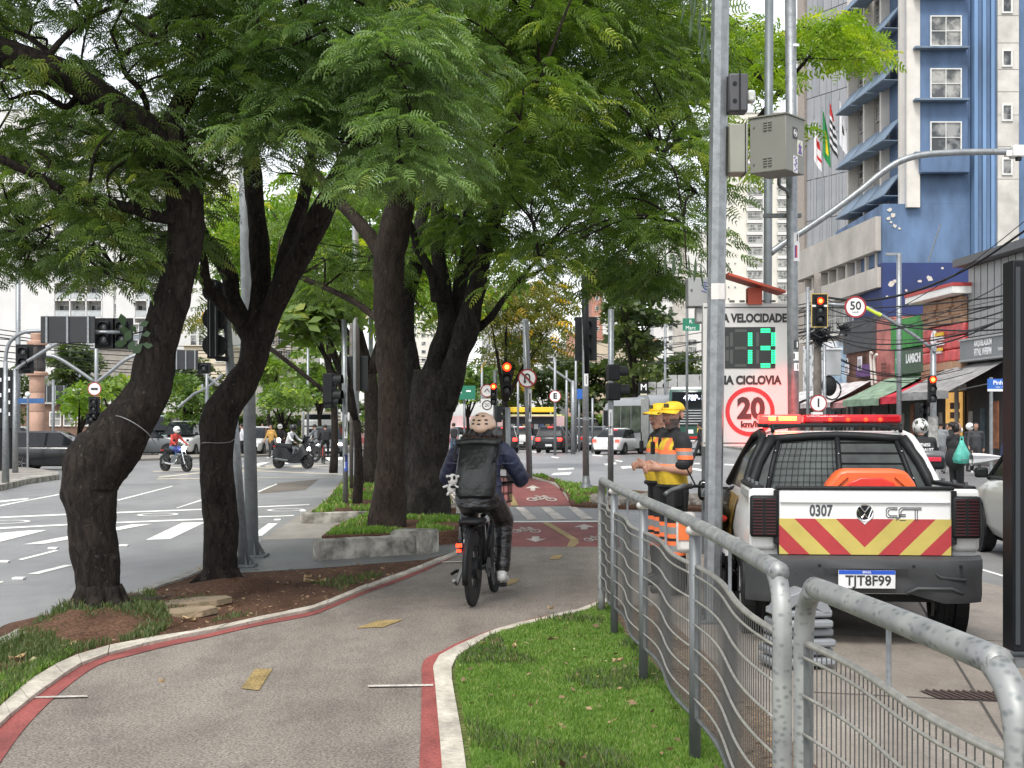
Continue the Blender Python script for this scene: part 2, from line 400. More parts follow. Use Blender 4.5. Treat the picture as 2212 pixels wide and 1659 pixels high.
# red painted crossing + zebra + red path beyond
sheet('red_cycle_crossing', GP([(1058, 1183), (1340, 1183), (1330, 1128), (1052, 1128.5)]), redp, .0105)
sheet('thin_white_line', GP([(1100, 1128), (1335, 1127), (1335, 1129.4), (1100, 1130.4)]), paintw, .0175)
sheet('zebra_pavement', GP([(1052, 1128), (1340, 1126.5), (1300, 1094), (1040, 1095.5)]), concd, .0095)
for l in ([(1113, 1097), (1131, 1097), (1163, 1124.5), (1140, 1124.5)], [(1168, 1097), (1186, 1097), (1224, 1123.5), (1197, 1124.5)], [(1226, 1095.5), (1243.5, 1095.5), (1283, 1123.5), (1257, 1124.5)], [(1060, 1097), (1078, 1097), (1105, 1124.5), (1082, 1124.5)]):
    sheet('zebra_stripe', GP(l), arrowm, .0155)
sheet('red_cycle_path', GP([(1040, 1095), (1234, 1093), (1222, 1074), (1208, 1056), (1184, 1042), (1144, 1034), (1060, 1026), (990, 1019), (925, 1015), (880, 1003), (830, 1000), (860, 1012), (930, 1026), (962, 1037), (985, 1062), (1005, 1080), (1020, 1095)]), redp, .006)
sheet('pale_cycle_path_end', GP([(830, 1000), (880, 1003), (925, 1015), (990, 1019), (1010, 1003), (1000, 985), (960, 978), (880, 982)]), roadmat('pink worn paint', (.42, .25, .24), (.6, .5, .48), .2, .4), .0055)
ribbon('white_path_edge', smooth2(GP([(1234, 1093), (1222, 1074), (1208, 1056), (1184, 1042), (1144, 1034)]), 4), smooth2(GP([(1245, 1093), (1232, 1074), (1216, 1054), (1190, 1039), (1148, 1031)]), 4), whk, .05, .05)
ribbon('white_path_edge', smooth2(GP([(1003, 1095), (990, 1080), (975, 1062), (958, 1040)]), 4), smooth2(GP([(993, 1095), (980, 1080), (965, 1062), (950, 1040)]), 4), whk, .05, .05)
for l, m in (([(1170, 1130), (1186, 1130), (1250, 1168), (1250, 1176), (1238, 1184), (1224, 1184), (1232, 1168)], yell), ([(1100, 1067), (1106, 1067), (1120, 1094), (1104, 1094)], yell)):
    sheet('yellow_centre_line', GP(l), m, .0155)
def arrow(cx, cy, w, h, up=1):
    l = [(-.16, 0), (-.16, -.45), (-.5, -.42), (0, -1), (.5, -.42), (.16, -.45), (.16, 0)]
    if up < 0: l = [(x, -1-y) for x, y in l]
    sheet('path_arrow', GP([(cx+x*w, cy+y*h) for x, y in l]), arrowm, .0165)
arrow(1151, 1061, 32, 12); arrow(1157, 1173, 48, 12, -1); arrow(1262, 1146, 46, 12)
def bikemark(px, py, w, h):
    c = G(px, py); sx = X(px+w, c.y)-c.x; sy = GY(py-h)-c.y
    root = bpy.data.objects.new('bicycle_marking', None); COL.objects.link(root); root['kind'] = 'structure'; root.location = (c.x, c.y, .0165)
    mb = MB()
    def line(a, b, t=.07):
        a = Vector((*a, 0)); b = Vector((*b, 0)); d = (b-a).normalized(); n = Vector((-d.y, d.x, 0))*t/2; mb.quad(a-n, b-n, b+n, a+n)
    for cx in (-.33, .33):
        k = 14
        for i in range(k):
            a0, a1 = 2*math.pi*i/k, 2*math.pi*(i+1)/k
            mb.quad(*[Vector((cx+r*math.cos(a), r*math.sin(a), 0)) for r, a in ((.2, a0), (.2, a1), (.14, a1), (.14, a0))])
    line((-.33, 0), (-.1, .32)); line((-.1, .32), (.22, .32)); line((-.33, 0), (.02, 0)); line((.02, 0), (.22, .32)); line((-.14, .42), (.02, 0)); line((.33, 0), (.18, .42)); line((.18, .42), (.08, .44))
    line((-.2, .42), (-.08, .42))
    mb.v = [(x*sx, y*sy*2.0, 0) for x, y, z in mb.v]
    for o in (mb.build('marking', arrowm, root),): pass
bikemark(1170, 1080, 62, 9); bikemark(1136, 1149, 62, 9); bikemark(1290, 1168, 55, 9)

# median soil, left
kerbE = [(-200, 1475), (0, 1393), (48, 1369), (164, 1325), (268, 1299), (320, 1276), (375, 1258), (442, 1226)]
ke = curve(kerbE)
med = [G(*p) for p in kerbE] + GP([(520, 1243), (700, 1232), (917, 1214), (985, 1197)]) + [Vector(p) for p in Lo[::-1]]
sheet('median_soil', med, soil, .03, thick=.04)
ribbon('median_kerb', ke, smooth2([Vector((p.x+.12, p.y+.04, 0)) for p in GP(kerbE)], 6), mat('old kerb', (.3, .28, .25), .85, 0, .35, 8, .5, 30), .055, .06)
def mound(name, c, rx, ry, h, m, seed=0, z0=0.):
    mb = MB(); n = 28; rings = []
    for i in range(7):
        t = i/6; ring = []
        for j in range(n):
            a = 2*math.pi*j/n; k = (1-t*.97)*(1+.16*noise.noise(Vector((math.cos(a)*1.3+seed, math.sin(a)*1.3, t))))
            hh = h*math.sin(t*math.pi/2)**1.2*(1+.3*noise.noise(Vector((math.cos(a)*2+seed, math.sin(a)*2, t*3))))
            ring.append(Vector((c[0]+rx*k*math.cos(a), c[1]+ry*k*math.sin(a), z0+hh)))
        rings.append(ring)
    o = mb.loft(rings).build(name, m, None, smooth='all'); o['kind'] = 'structure'; return o
c = G(215, 1362); mound('root_mound', (c.x-.1, c.y+.1, 0), .75, .9, .12, soil, 1, .02)
c = G(478, 1275); mound('root_mound', (c.x+.1, c.y+.1, 0), .6, .7, .08, soil, 5, .02)
# pedestrian crossing through the median
sheet('median_crossing', GP([(515, 1244.5), (700, 1233), (917, 1215), (987, 1197), (1075, 1184), (1052, 1165), (990, 1160), (566, 1172), (535, 1200)]), concd, .036, thick=.04)
sheet('median_crossing_slab', GP([(566, 1171.5), (700, 1168), (990, 1159.5), (1052, 1164), (1050, 1127), (655, 1131), (597, 1151)]), conct, .037, thick=.04)
sheet('gutter', GP([(442, 1229), (515, 1246), (540, 1199), (566, 1172), (600, 1149), (655, 1130), (705, 1090), (748, 1036), (740, 1032), (694, 1086), (632, 1124), (592, 1150), (555, 1176), (440, 1224)]), conct, .012)

def kerb_block(name, label, px0, py0, px1, py1, h, w=.16, cat='kerb block', m=whitewash, div=1, z0=.036, seed=0):
    a, b = G(px0, py0, z0), G(px1, py1, z0); L = (b-a).length; ang = math.atan2(b.y-a.y, b.x-a.x)
    o = thing(name, label, cat, a, ang)
    mb = MB(); k = max(2, int(L/.12)); rings = []
    for i in range(k+1):
        x = L*i/k; j = lambda s: .012*noise.noise(Vector((x*4, s*3+seed, seed)))
        rings.append([Vector((x, 0+j(1), 0)), Vector((x, w+j(2), 0)), Vector((x, w-.01+j(3), h*.93+j(4))), Vector((x, w-.03, h+j(5))), Vector((x, .03, h+j(6))), Vector((x, .005+j(7), h*.93+j(8)))])
    mb.loft(rings).build('beam', m, o, smooth=True); return o
kerb_block('concrete_planter_edge', 'long whitewashed concrete planter edge with mossy stains beside the cycle path', 690, 1211, 922, 1196, .24)
kerb_block('concrete_planter_edge', 'short whitewashed planter end piece split off at the corner of the planter', 927, 1198, 948, 1191, .28, .5, seed=3)
kerb_block('low_kerb_block', 'low white flaking kerb block ending at the foot of a galvanised signal post', 655, 1131.5, 800, 1127, .17, seed=5)
kerb_block('low_kerb_block', 'low white kerb block between the twin stem tree and the cyclist', 950, 1107, 1030, 1104, .16, seed=8)
# raised green islands
def island(name, pts, z, m=soil, th=.25): return sheet(name, [G(*p, z) for p in pts], m, z, thick=th)
island('planter_island', [(695, 1158), (925, 1152), (1000, 1146), (1030, 1115), (960, 1105), (800, 1106), (725, 1135)], .2)
island('median_island', [(660, 1113), (700, 1088), (742, 1036), (800, 1014), (880, 1008), (935, 1020), (950, 1042), (975, 1075), (985, 1098), (830, 1106)], .12)
c = G(1266, 1077); mound('pole_mound', (c.x+.1, c.y, 0), .55, .5, .12, soil, 9)
island('side_island', [(1144, 1026), (1172, 1024), (1215, 1040), (1290, 1050), (1420, 1064), (1540, 1078), (1560, 1100), (1235, 1090), (1222, 1066), (1200, 1042)], .06, soil, .06)
rub = mat('rubble', (.3, .27, .23), .9, 0, .4, 9, .6, 30)
for i in range(14):
    px = 1290+i*17+random.uniform(-6, 6); c = G(px, 1086+random.uniform(-5, 9), 0.03); s = random.uniform(.12, .3)
    mb = MB().ell((0, 0, s*.3), (s, s*.8, s*.5), 8, 5)
    mb.v = [tuple(Vector(v)*(1+.35*noise.noise(Vector(v)*6+Vector((i, 0, 0))))) for v in mb.v]
    o = mb.build('kerb_rubble', rub, None, smooth=True, loc=c); tag(o, 'broken kerb stone lying along the edge of the side island', 'broken stone', 'broken kerb stones on the side island')

# right grass patch ground
gp = [Vector(p) for p in Rw] + [Vector((.80, 11.9, 0)), Vector((.84, 10.6, 0)), Vector((.9, 8.7, 0)), Vector((.95, 6.6, 0)), Vector((.98, 4.4, 0)), Vector((1.05, 2.2, 0))]
sheet('grass_verge', gp, grassg, .02)
sheet('dirt_strip', [(.82, 12.4), (1.25, 12.4), (1.38, 8.5), (1.42, 6), (1.3, 2), (1.0, 2), (.95, 6.6), (.88, 8.7), (.8, 11.2)], roadmat('littered dirt', (.1, .06, .04), (.2, .15, .1), .6, .4, .95, 50, 3, .02), .0235)

# grass blades
def in_poly(x, y, poly):
    r = np.zeros(len(x), bool); j = len(poly)-1
    for i in range(len(poly)):
        xi, yi, xj, yj = poly[i][0], poly[i][1], poly[j][0], poly[j][1]
        c = ((yi > y) != (yj > y)) & (x < (xj-xi)*(y-yi)/((yj-yi) or 1e-9)+xi); r ^= c; j = i
    return r
def np_mesh(name, V, Fq, k, m, parent=None, tint=None, smooth=False):
    me = bpy.data.meshes.new(name); nf = len(Fq)
    me.vertices.add(len(V)); me.vertices.foreach_set('co', V.astype(np.float32).ravel())
    me.loops.add(nf*k); me.loops.foreach_set('vertex_index', Fq.astype(np.int32).ravel())
    me.polygons.add(nf); me.polygons.foreach_set('loop_start', np.arange(0, nf*k, k, dtype=np.int32)); me.polygons.foreach_set('loop_total', np.full(nf, k, np.int32))
    if tint is not None:
        a = me.attributes.new('tint', 'FLOAT', 'POINT'); a.data.foreach_set('value', tint.astype(np.float32))
    me.update(calc_edges=True); me.materials.append(m)
    o = bpy.data.objects.new(name, me); COL.objects.link(o)
    if parent is not None: o.parent = parent
    return o
def grass(name, label, poly, n, h, z, m, w=.006, lean=.6, mask=None, mseed=0., inside_h=None):
    poly = [(p[0], p[1]) for p in poly]; xs = [p[0] for p in poly]; ys = [p[1] for p in poly]
    x = rng.uniform(min(xs), max(xs), n*3); y = rng.uniform(min(ys), max(ys), n*3)
    # denser towards the viewer
    keep = in_poly(x, y, poly) & (rng.random(n*3) < np.clip(6.5/np.maximum(y, 1), .15, 1))
    x, y = x[keep], y[keep]
    if mask is not None:
        q = np.array([noise.noise(Vector((a*1.6+mseed, b*1.1, mseed))) for a, b in zip(x, y)]); k = q > mask; x, y = x[k], y[k]
    x, y = x[:n], y[:n]; n = len(x)
    zz = np.array([z]*n) if not callable(z) else np.array([z(a, b) for a, b in zip(x, y)])
    clump = np.array([noise.noise(Vector((a*7, b*7, 2))) for a, b in zip(x, y)])
    hh = h*(.55+.6*rng.random(n))*(1+.45*clump); an = rng.uniform(0, 2*math.pi, n); le = lean*hh*rng.random(n)**.7; la = rng.uniform(0, 2*math.pi, n)
    ww = w*(1+np.clip((y-7)/10, 0, 1.6))
    B = np.stack([x, y, zz], 1); D = np.stack([np.cos(an)*ww/2, np.sin(an)*ww/2, 0*x], 1)
    Mi = B+np.stack([np.cos(la)*le*.35, np.sin(la)*le*.35, hh*.6], 1); T = B+np.stack([np.cos(la)*le, np.sin(la)*le, hh*(.95)], 1)
    V = np.stack([B-D, B+D, Mi+D*.8, Mi-D*.8, T], 1).reshape(-1, 3); i = np.arange(n)[:, None]*5
    Fq = np.concatenate([i+np.array([[0, 1, 2]]), i+np.array([[0, 2, 3]]), i+np.array([[3, 2, 4]])])
    o = np_mesh(name, V, Fq, 3, m, tint=np.repeat(np.clip(.5+.3*clump+rng.normal(0, .25, n), 0, 1), 5))
    return tag(o, label, 'grass', kind='stuff')
g1 = leafmat('lawn blades', (.075, .16, .02), (.2, .32, .055), (.4, .36, .18), .35, .6)
g2 = leafmat('rough grass blades', (.04, .075, .02), (.11, .14, .045), (.22, .17, .09), .3, .6)
inner = [Vector(p)*1 for p in Rw]
inner = [Vector((p.x+.03, p.y, 0)) for p in inner if p.y > 5.2]
gpoly = inner + [Vector((.82, 11.9, 0)), Vector((.86, 10.6, 0)), Vector((.95, 8.7, 0)), Vector((1.0, 6.6, 0)), Vector((1.02, 5.2, 0))]
grass('lawn', 'bright green mown lawn between the cycle path kerb and the steel fence', gpoly, 150000, .04, .02, g1, .0048)
grass('lawn_edge', 'sparse longer grass tufts along the fence foot', gpoly, 9000, .075, .02, g2, .007, mask=.15, mseed=4)
lp = [Vector(p) for p in Lo if p.y < 16.5]
lpoly = GP([(-150, 1450), (0, 1398), (60, 1372), (164, 1330), (268, 1303), (330, 1285)])+GP([(372, 1360), (330, 1388), (240, 1398), (150, 1430), (93, 1458), (0, 1530), (-150, 1700)])
grass('verge_grass', 'patchy dull grass around the foot of the bent tree', lpoly, 14000, .07, lambda a, b: .03+.1*max(0, 1-((a+3.4)**2+(b-11.5)**2)/.6), g2, .007, mask=-.08, mseed=1)
grass('verge_grass', 'bright grass wedge at the left edge beside the white kerb', GP([(-200, 1560), (0, 1478), (130, 1420), (170, 1418), (93, 1460), (0, 1536), (-170, 1720)]), 12000, .05, .03, g1, .006)
grass('verge_grass', 'thin grass on the bare soil between the two leaning trees and the path', GP([(300, 1340), (440, 1270), (560, 1250), (700, 1240), (900, 1222), (780, 1270), (560, 1335), (400, 1365)]), 4500, .05, .03, g2, .008, mask=.24, mseed=7)
grass('planter_grass', 'fresh grass growing behind the whitewashed planter edge', [G(*p, .2) for p in [(705, 1156), (925, 1150), (1000, 1142), (1020, 1118), (960, 1110), (800, 1110), (740, 1135)]], 9000, .075, .2, g1, .011, mask=.02, mseed=3)
grass('island_grass', 'grass covering the raised median island around the grey poles', [G(*p, .12) for p in [(672, 1109), (705, 1086), (745, 1036), (800, 1016), (880, 1010), (930, 1022), (945, 1042), (970, 1075), (980, 1096), (830, 1104)]], 22000, .09, .12, g1, .018, mask=-.05, mseed=9)
grass('side_grass', 'grass tufts on the side island round the foot of the dark pole', [G(*p, .06) for p in [(1148, 1027), (1172, 1026), (1215, 1042), (1290, 1052), (1420, 1068), (1500, 1080), (1300, 1088), (1238, 1087), (1226, 1066), (1202, 1043)]], 12000, .09, .06, g1, .02, mask=-.1, mseed=12)

# litter: fallen leaves & debris
lf = mat('dry leaf', (.42, .3, .16), .7, 0, .3, 8)
for px, py, s, lw in ((148, 1412, .09, 'large pale leaf on the verge below the crooked trunk'), (38, 1438, .08, 'tan leaf near the left edge of the verge'), (408, 1351, .07, 'small dry leaf beside the broken slabs'), (680, 1267, .12, 'long curled pod like leaf on the bare soil'), (665, 1256, .04, 'tiny white scrap on the bare soil above the curled leaf'), (1190, 1327, .03, 'white fleck at the right kerb of the cycle path'), (350, 1490, .02, 'tiny fleck in the middle of the cycle path'), (1335, 1444, .05, 'dark dry leaf in the lawn close to the fence'), (1110, 1413, .05, 'pale leaf in the middle of the lawn')):
    c = G(px, py); a = random.uniform(0, 3); mb = MB()
    mb.loft([[Vector((t*s, w*s*.35, .012+.03*s/.1*abs(t))), Vector((t*s, 0, .0)), Vector((t*s, -w*s*.35, .012+.02*abs(t)))] for t, w in ((-1, .02), (-.6, .7), (0, 1), (.6, .7), (1, .02))], False, False)
    mb.xf(Matrix.Translation((c.x, c.y, .045))@Matrix.Rotation(a, 4, 'Z'))
    tag(mb.build('fallen_leaf', lf), lw, 'leaf', 'fallen leaves on the ground')
slabm = mat('broken paving slab', (.3, .24, .14), .8, 0, .35, 6, .5, 30, col2=(.42, .3, .2))
for px, py, s, l in ((392, 1336, .3, 'flat broken slab with an orange rim lying in the soil by the kerb'), (420, 1313, .33, 'grey flat broken slab half sunk in the soil behind the orange rimmed one')):
    c = G(px, py); mb = MB(); poly = [(s*(1+.15*noise.noise(Vector((i, px, 0))))*math.cos(i*math.pi/4), s*.8*math.sin(i*math.pi/4)) for i in range(8)]
    mb.prism(poly, lambda u, v, d: Vector((c.x+u, c.y+v, d+u*.08)), .02, .07); tag(mb.build('broken_slab', slabm, None), l, 'slab')
rootm = mat('exposed root', (.07, .045, .035), .85, 0, .3, 8, .8, 20, stretch=(1, 1, 1))
for k, pts in enumerate([[(268, 1318), (305, 1312), (350, 1300), (380, 1290)], [(255, 1325), (300, 1340), (330, 1362), (350, 1374)], [(262, 1312), (290, 1302), (330, 1296)], [(512, 1262), (540, 1266), (575, 1262)]]):
    MB().tube([G(*p)+Vector((0, 0, .05-.012*i)) for i, p in enumerate(pts)], [.06, .045, .03, .015][:len(pts)], 8, sub=4, rough=.3).build('root', rootm, None, smooth='all')['kind'] = 'structure'

# left road markings
def mark(l, name='road_marking', m=paintw, z=.005): return sheet(name, GP(l), m, z)
for l in ([(314, 1167), (368, 1165), (444, 1128.5), (394, 1129.6)], [(48, 1177), (98, 1175), (329, 1132), (284, 1133.5)], [(-60, 1180), (0, 1171), (102, 1145.6), (68, 1146), (-70, 1158)], [(540, 1160), (566, 1158), (600, 1131), (580, 1131)]):
    mark(l, 'crosswalk_stripe')
for l in ([(-100, 1121), (152, 1110), (439, 1099.5), (669, 1089.5), (668, 1091.5), (439, 1102), (152, 1113), (-100, 1124)], [(-100, 1145), (152, 1132), (439, 1120.5), (636, 1113), (634, 1115), (439, 1123.5), (152, 1135), (-100, 1149)]):
    mark(l, 'stop_line')
for l in ([(253, 1080), (256, 1082), (374, 1051), (371, 1050)], [(-60, 1103), (-60, 1107), (60, 1082), (137, 1068), (130, 1067)], [(379, 1098), (384, 1098), (442, 1080), (439, 1078)], [(556, 1062), (560, 1063), (600, 1046), (596, 1045)], [(39, 1209), (46, 1211), (128, 1190), (118, 1189)], [(59, 1241), (82, 1241), (160, 1221), (140, 1221)], [(-20, 1262), (-16, 1265), (8, 1258), (5, 1256)], [(-20, 1084), (-20, 1088), (60, 1079), (62, 1076)]):
    mark(l, 'lane_line')
for px, py in ((9, 1215), (41, 1251.6), (115, 1186), (268, 1180), (600, 1124), (655, 1105)):
    tag(MB().box(G(px, py)+Vector((0, 0, .012)), (.12, .1, .024)).build('road_stud', whitem, bevel=.006), {9: 'leftmost white road stud', 41: 'nearest white road stud', 115: 'white road stud left of the crooked trunk', 268: 'white road stud just right of the crooked trunk', 600: 'white road stud beside the oval marking', 655: 'white road stud closest to the median kerb'}[px], 'road stud', 'road studs')
for px, py in ((341, 1112), (618, 1102), (15, 1128)):
    c = G(px, py); mb = MB(); k = 20
    for i in range(k):
        a0, a1 = 2*math.pi*i/k, 2*math.pi*(i+1)/k
        mb.quad(*[Vector((c.x+r*math.cos(a), c.y+r*1.3*math.sin(a), .0052)) for r, a in ((.36, a0), (.36, a1), (.28, a1), (.28, a0))])
    mb.build('road_marking', paintw)['kind'] = 'structure'
ymark = roadmat('faded yellow box paint', (.45, .42, .34), (.6, .56, .44), .1, .2)
for l in ([(350, 1008), (740, 1024), (740, 1026), (350, 1010)], [(330, 1018), (735, 1004), (735, 1005.5), (330, 1020)], [(380, 1000), (720, 1012), (720, 1013), (380, 1001)], [(440, 1025), (720, 998), (722, 999), (446, 1027)], [(340, 1030), (600, 1003), (603, 1004), (346, 1032)], [(340, 1034), (730, 1030), (730, 1031.5), (340, 1036)]):
    mark(l, 'yellow_box_line', ymark)
for l in ([(700, 988), (735, 985), (745, 992), (712, 996)], [(605, 994), (640, 992), (622, 1002), (590, 1003)], [(560, 1000), (585, 998), (560, 1006), (540, 1007)]): mark(l, 'crosswalk_stripe')
patch = roadmat('brown worn patch', (.15, .125, .1), (.2, .18, .16), .15, .2)
sheet('worn_patch', GP([(590, 1045), (690, 1035), (660, 1058), (560, 1066)]), patch, .0045)
# right hand road markings beyond the side island
for l in ([(1204, 1012), (1240, 1010), (1240, 1014), (1206, 1016)], [(1196, 1022), (1236, 1020), (1230, 1026), (1190, 1027)], [(1150, 975), (1180, 978), (1178, 980), (1148, 977)], [(1192, 986), (1208, 988), (1206, 990), (1190, 988)], [(1330, 994), (1345, 996), (1344, 998), (1329, 996)], [(1304, 1002), (1330, 999), (1332, 1003), (1308, 1006)], [(1340, 1008), (1370, 1006), (1376, 1010), (1344, 1013)], [(1280, 982), (1302, 984), (1301, 986), (1279, 984)], [(1366, 1000), (1380, 998), (1396, 1010), (1380, 1012)], [(1490, 1010), (1560, 1020), (1560, 1024), (1488, 1014)], [(1500, 1000), (1512, 1000), (1512, 1003), (1498, 1003)], [(1566, 1002), (1586, 1003), (1585, 1006), (1564, 1005)], [(1590, 1008), (1640, 1020), (1630, 1024), (1580, 1012)]):
    mark(l, 'road_marking')
for l in ([(2106, 1225), (2230, 1262), (2228, 1265), (2104, 1228)], [(2110, 1134), (2140, 1132), (2142, 1139), (2112, 1142)], [(2110, 1160), (2180, 1155), (2180, 1160), (2110, 1165)], [(2120, 1090), (2212, 1086), (2212, 1089), (2120, 1093)]): mark(l, 'lane_line')
sheet('left_traffic_island', GP([(-140, 1062), (0, 1056), (48, 1040), (128, 1033), (126, 1028), (60, 1018), (-140, 1014)]), conct, .14, thick=.14)
ribbon('island_kerb', GP([(-140, 1072), (0, 1061), (60, 1046), (128, 1036)]), GP([(-140, 1064), (0, 1054), (55, 1040), (122, 1031)]), whitewash, .15, .15)
sheet('far_left_pavement', [(-60, 60), (-18, 62), (-10, 80), (-8, 120), (-60, 120)], conct, .1, thick=.1)
sheet('right_pavement', [(20.5, 48), (17.8, 58), (16.5, 90), (24, 120), (60, 120), (60, 45)], roadmat('dark wet pavement', (.08, .075, .07), (.13, .12, .12), .2, .3, .4), .12, thick=.12)
sheet('park_ground', [(-30, 125), (60, 125), (80, 260), (-60, 260)], grassg, .05)
ribbon('far_kerb', GP([(1560, 966), (1600, 973), (1660, 983), (1760, 995)]), GP([(1562, 963), (1602, 969), (1662, 979), (1762, 990)]), whitewash, .16, .16)
# ================================================================ trees
def barkmat(name, c1, c2, c3, bs=1.):
    m = bpy.data.materials.new(name); m.use_nodes = True; t = m.node_tree; b = t.nodes['Principled BSDF']; b.inputs['Roughness'].default_value = .9
    b.inputs['Specular IOR Level'].default_value = .2
    tc = t.nodes.new('ShaderNodeTexCoord'); mp = t.nodes.new('ShaderNodeMapping'); mp.inputs['Scale'].default_value = (1, 1, .35)
    t.links.new(tc.outputs['Object'], mp.inputs[0])
    n = t.nodes.new('ShaderNodeTexNoise'); n.inputs['Scale'].default_value = 16; n.inputs['Detail'].default_value = 7; n.inputs['Roughness'].default_value = .7; n.inputs['Distortion'].default_value = 1.2
    n2 = t.nodes.new('ShaderNodeTexNoise'); n2.inputs['Scale'].default_value = 3; n2.inputs['Detail'].default_value = 4
    n3 = t.nodes.new('ShaderNodeTexNoise'); n3.inputs['Scale'].default_value = 26; n3.inputs['Detail'].default_value = 2
    t.links.new(mp.outputs[0], n.inputs[0]); t.links.new(tc.outputs['Object'], n2.inputs[0]); t.links.new(tc.outputs['Object'], n3.inputs[0])
    r = t.nodes.new('ShaderNodeValToRGB'); r.color_ramp.elements[0].position = .35; r.color_ramp.elements[1].position = .65
    r.color_ramp.elements[0].color = (*c1, 1); r.color_ramp.elements[1].color = (*c2, 1); t.links.new(n.outputs[0], r.inputs[0])
    r2 = t.nodes.new('ShaderNodeValToRGB'); r2.color_ramp.elements[0].position = .66; r2.color_ramp.elements[1].position = .74
    r2.color_ramp.elements[0].color = (0, 0, 0, 1); r2.color_ramp.elements[1].color = (.6, .6, .6, 1); t.links.new(n3.outputs[0], r2.inputs[0])
    mx = t.nodes.new('ShaderNodeMixRGB'); mx.inputs[2].default_value = (*c3, 1); t.links.new(r2.outputs[0], mx.inputs[0]); t.links.new(r.outputs[0], mx.inputs[1])
    mm = t.nodes.new('ShaderNodeMixRGB'); mm.blend_type = 'MULTIPLY'; mm.inputs[0].default_value = .6
    t.links.new(mx.outputs[0], mm.inputs[1]); t.links.new(n2.outputs[0], mm.inputs[2]); t.links.new(mm.outputs[0], b.inputs['Base Color'])
    bp = t.nodes.new('ShaderNodeBump'); bp.inputs['Strength'].default_value = 1; bp.inputs['Distance'].default_value = .035*bs
    t.links.new(n.outputs[0], bp.inputs['Height']); t.links.new(bp.outputs[0], b.inputs['Normal'])
    return m
bark = barkmat('rough brown bark', (.011, .009, .0075), (.062, .048, .039), (.15, .15, .12), 1.6)
barkg = barkmat('grey bark', (.016, .014, .012), (.066, .058, .05), (.16, .155, .13), 1.6)
barks = barkmat('mottled bark', (.025, .018, .014), (.075, .056, .045), (.13, .12, .1), .9)
L_dark = leafmat('deep green leaves', (.045, .08, .018), (.13, .2, .04), (.26, .3, .06))
L_mid = leafmat('fresh green leaves', (.06, .11, .02), (.2, .3, .05), (.36, .42, .07))
L_mint = leafmat('silvery green leaves', (.075, .13, .04), (.22, .33, .11), (.34, .4, .11))
L_yel = leafmat('yellow green leaves', (.08, .16, .015), (.2, .3, .03), (.36, .38, .04), .45)
L_lime = leafmat('light lime leaves', (.13, .22, .015), (.3, .38, .03), (.42, .42, .04), .5)  # light yellow green is the leaf colour itself
L_oliv = leafmat('olive leaves', (.03, .05, .015), (.085, .12, .03), (.14, .17, .05))
L_flow = leafmat('leaves with yellow blossom', (.06, .09, .015), (.2, .18, .02), (.65, .38, .02), .4)

def frond_template(k=8, wid=.34, pw=.075, droop=.4):
    V = []
    for i in range(k):
        t = .12+.86*i/(k-1); z = -droop*t*t; L = wid*(math.sin(math.pi*min(1, t*.8+.15)))**.7
        for s in (-1, 1):
            b0 = (t-pw*.35, 0, z); b1 = (t+pw*.35, 0, z-.01)
            fx = t+.13+.05*i/k; zz = z-.10-.08*t
            m0 = (t+.05-pw*.5, s*L*.55, z+.015); m1 = (t+.05+pw*.5, s*L*.55, z+.01)
            V.append([b0, b1, m1, m0]); V.append([m0, m1, (fx+pw*.15, s*L, zz), (fx-pw*.15, s*L, zz)])
    return np.array(V).reshape(-1, 3)
T_big = frond_template(9); T_mid = frond_template(6, .36, .11); T_small = frond_template(4, .4, .17)
T_leaf = np.array([(0, 0, 0), (.5, -.28, -.03), (1, 0, -.15), (.5, .28, -.03)], float)
T_clump = np.concatenate([T_leaf*np.array([1, 1, 1]), (T_leaf@np.array([[.5, .8, .2], [-.8, .5, 0], [0, -.2, 1]]))+np.array([.1, 0, .1]), (T_leaf@np.array([[-.4, .8, -.3], [.8, .5, 0], [0, .3, 1]]))])
def foliage(name, m, parent, tpl, O, D, S, tint, roll=.5):
    n = len(O); D = D/np.linalg.norm(D, axis=1)[:, None]
    yv = np.cross(np.array([0, 0, 1.]), D); yn = np.linalg.norm(yv, axis=1)[:, None]; yv = np.where(yn > 1e-4, yv/np.maximum(yn, 1e-4), np.array([0, 1., 0]))
    zv = np.cross(D, yv); a = rng.normal(0, roll, n)[:, None]
    y2 = yv*np.cos(a)+zv*np.sin(a); z2 = -yv*np.sin(a)+zv*np.cos(a)
    M_ = np.stack([D, y2, z2], 1)*S[:, None, None]          # n,3(axis),3
    V = np.einsum('kj,njc->nkc', tpl, M_)+O[:, None, :]
    k = len(tpl); V = V.reshape(-1, 3); Fq = np.arange(n*k).reshape(-1, 4)
    return np_mesh(name, V, Fq, 4, m, parent, np.repeat(tint, k))
def sprays(C, R3, nf, size, up=.15, jit=.25):
    """C pad centres (n,3), R3 radii (n,), nf fronds per pad"""
    n = len(C); c = np.repeat(C, nf, 0); r = np.repeat(R3, nf)
    a = rng.uniform(0, 2*math.pi, n*nf); q = np.sqrt(rng.random(n*nf))
    O = c+np.stack([np.cos(a)*q*r, np.sin(a)*q*r, -.5*r*q*q+rng.normal(0, .07, n*nf)*r+.25*r], 1)
    a2 = a+rng.normal(0, .5, n*nf)
    D = np.stack([np.cos(a2), np.sin(a2), up+rng.normal(0, jit, n*nf)-.35*q], 1)
    S = size*rng.uniform(.7, 1.25, n*nf)
    pt = np.repeat(rng.normal(0, .24, n), nf)
    return O, D, S, np.clip(.45+pt+rng.normal(0, .2, n*nf), 0, 1)
def sample_poly(poly, n):
    poly = np.array(poly, float); out = np.zeros((0, 2))
    while len(out) < n:
        q = rng.uniform(poly.min(0), poly.max(0), (n*3, 2)); out = np.vstack([out, q[in_poly(q[:, 0], q[:, 1], poly)]])
    return out[:n]
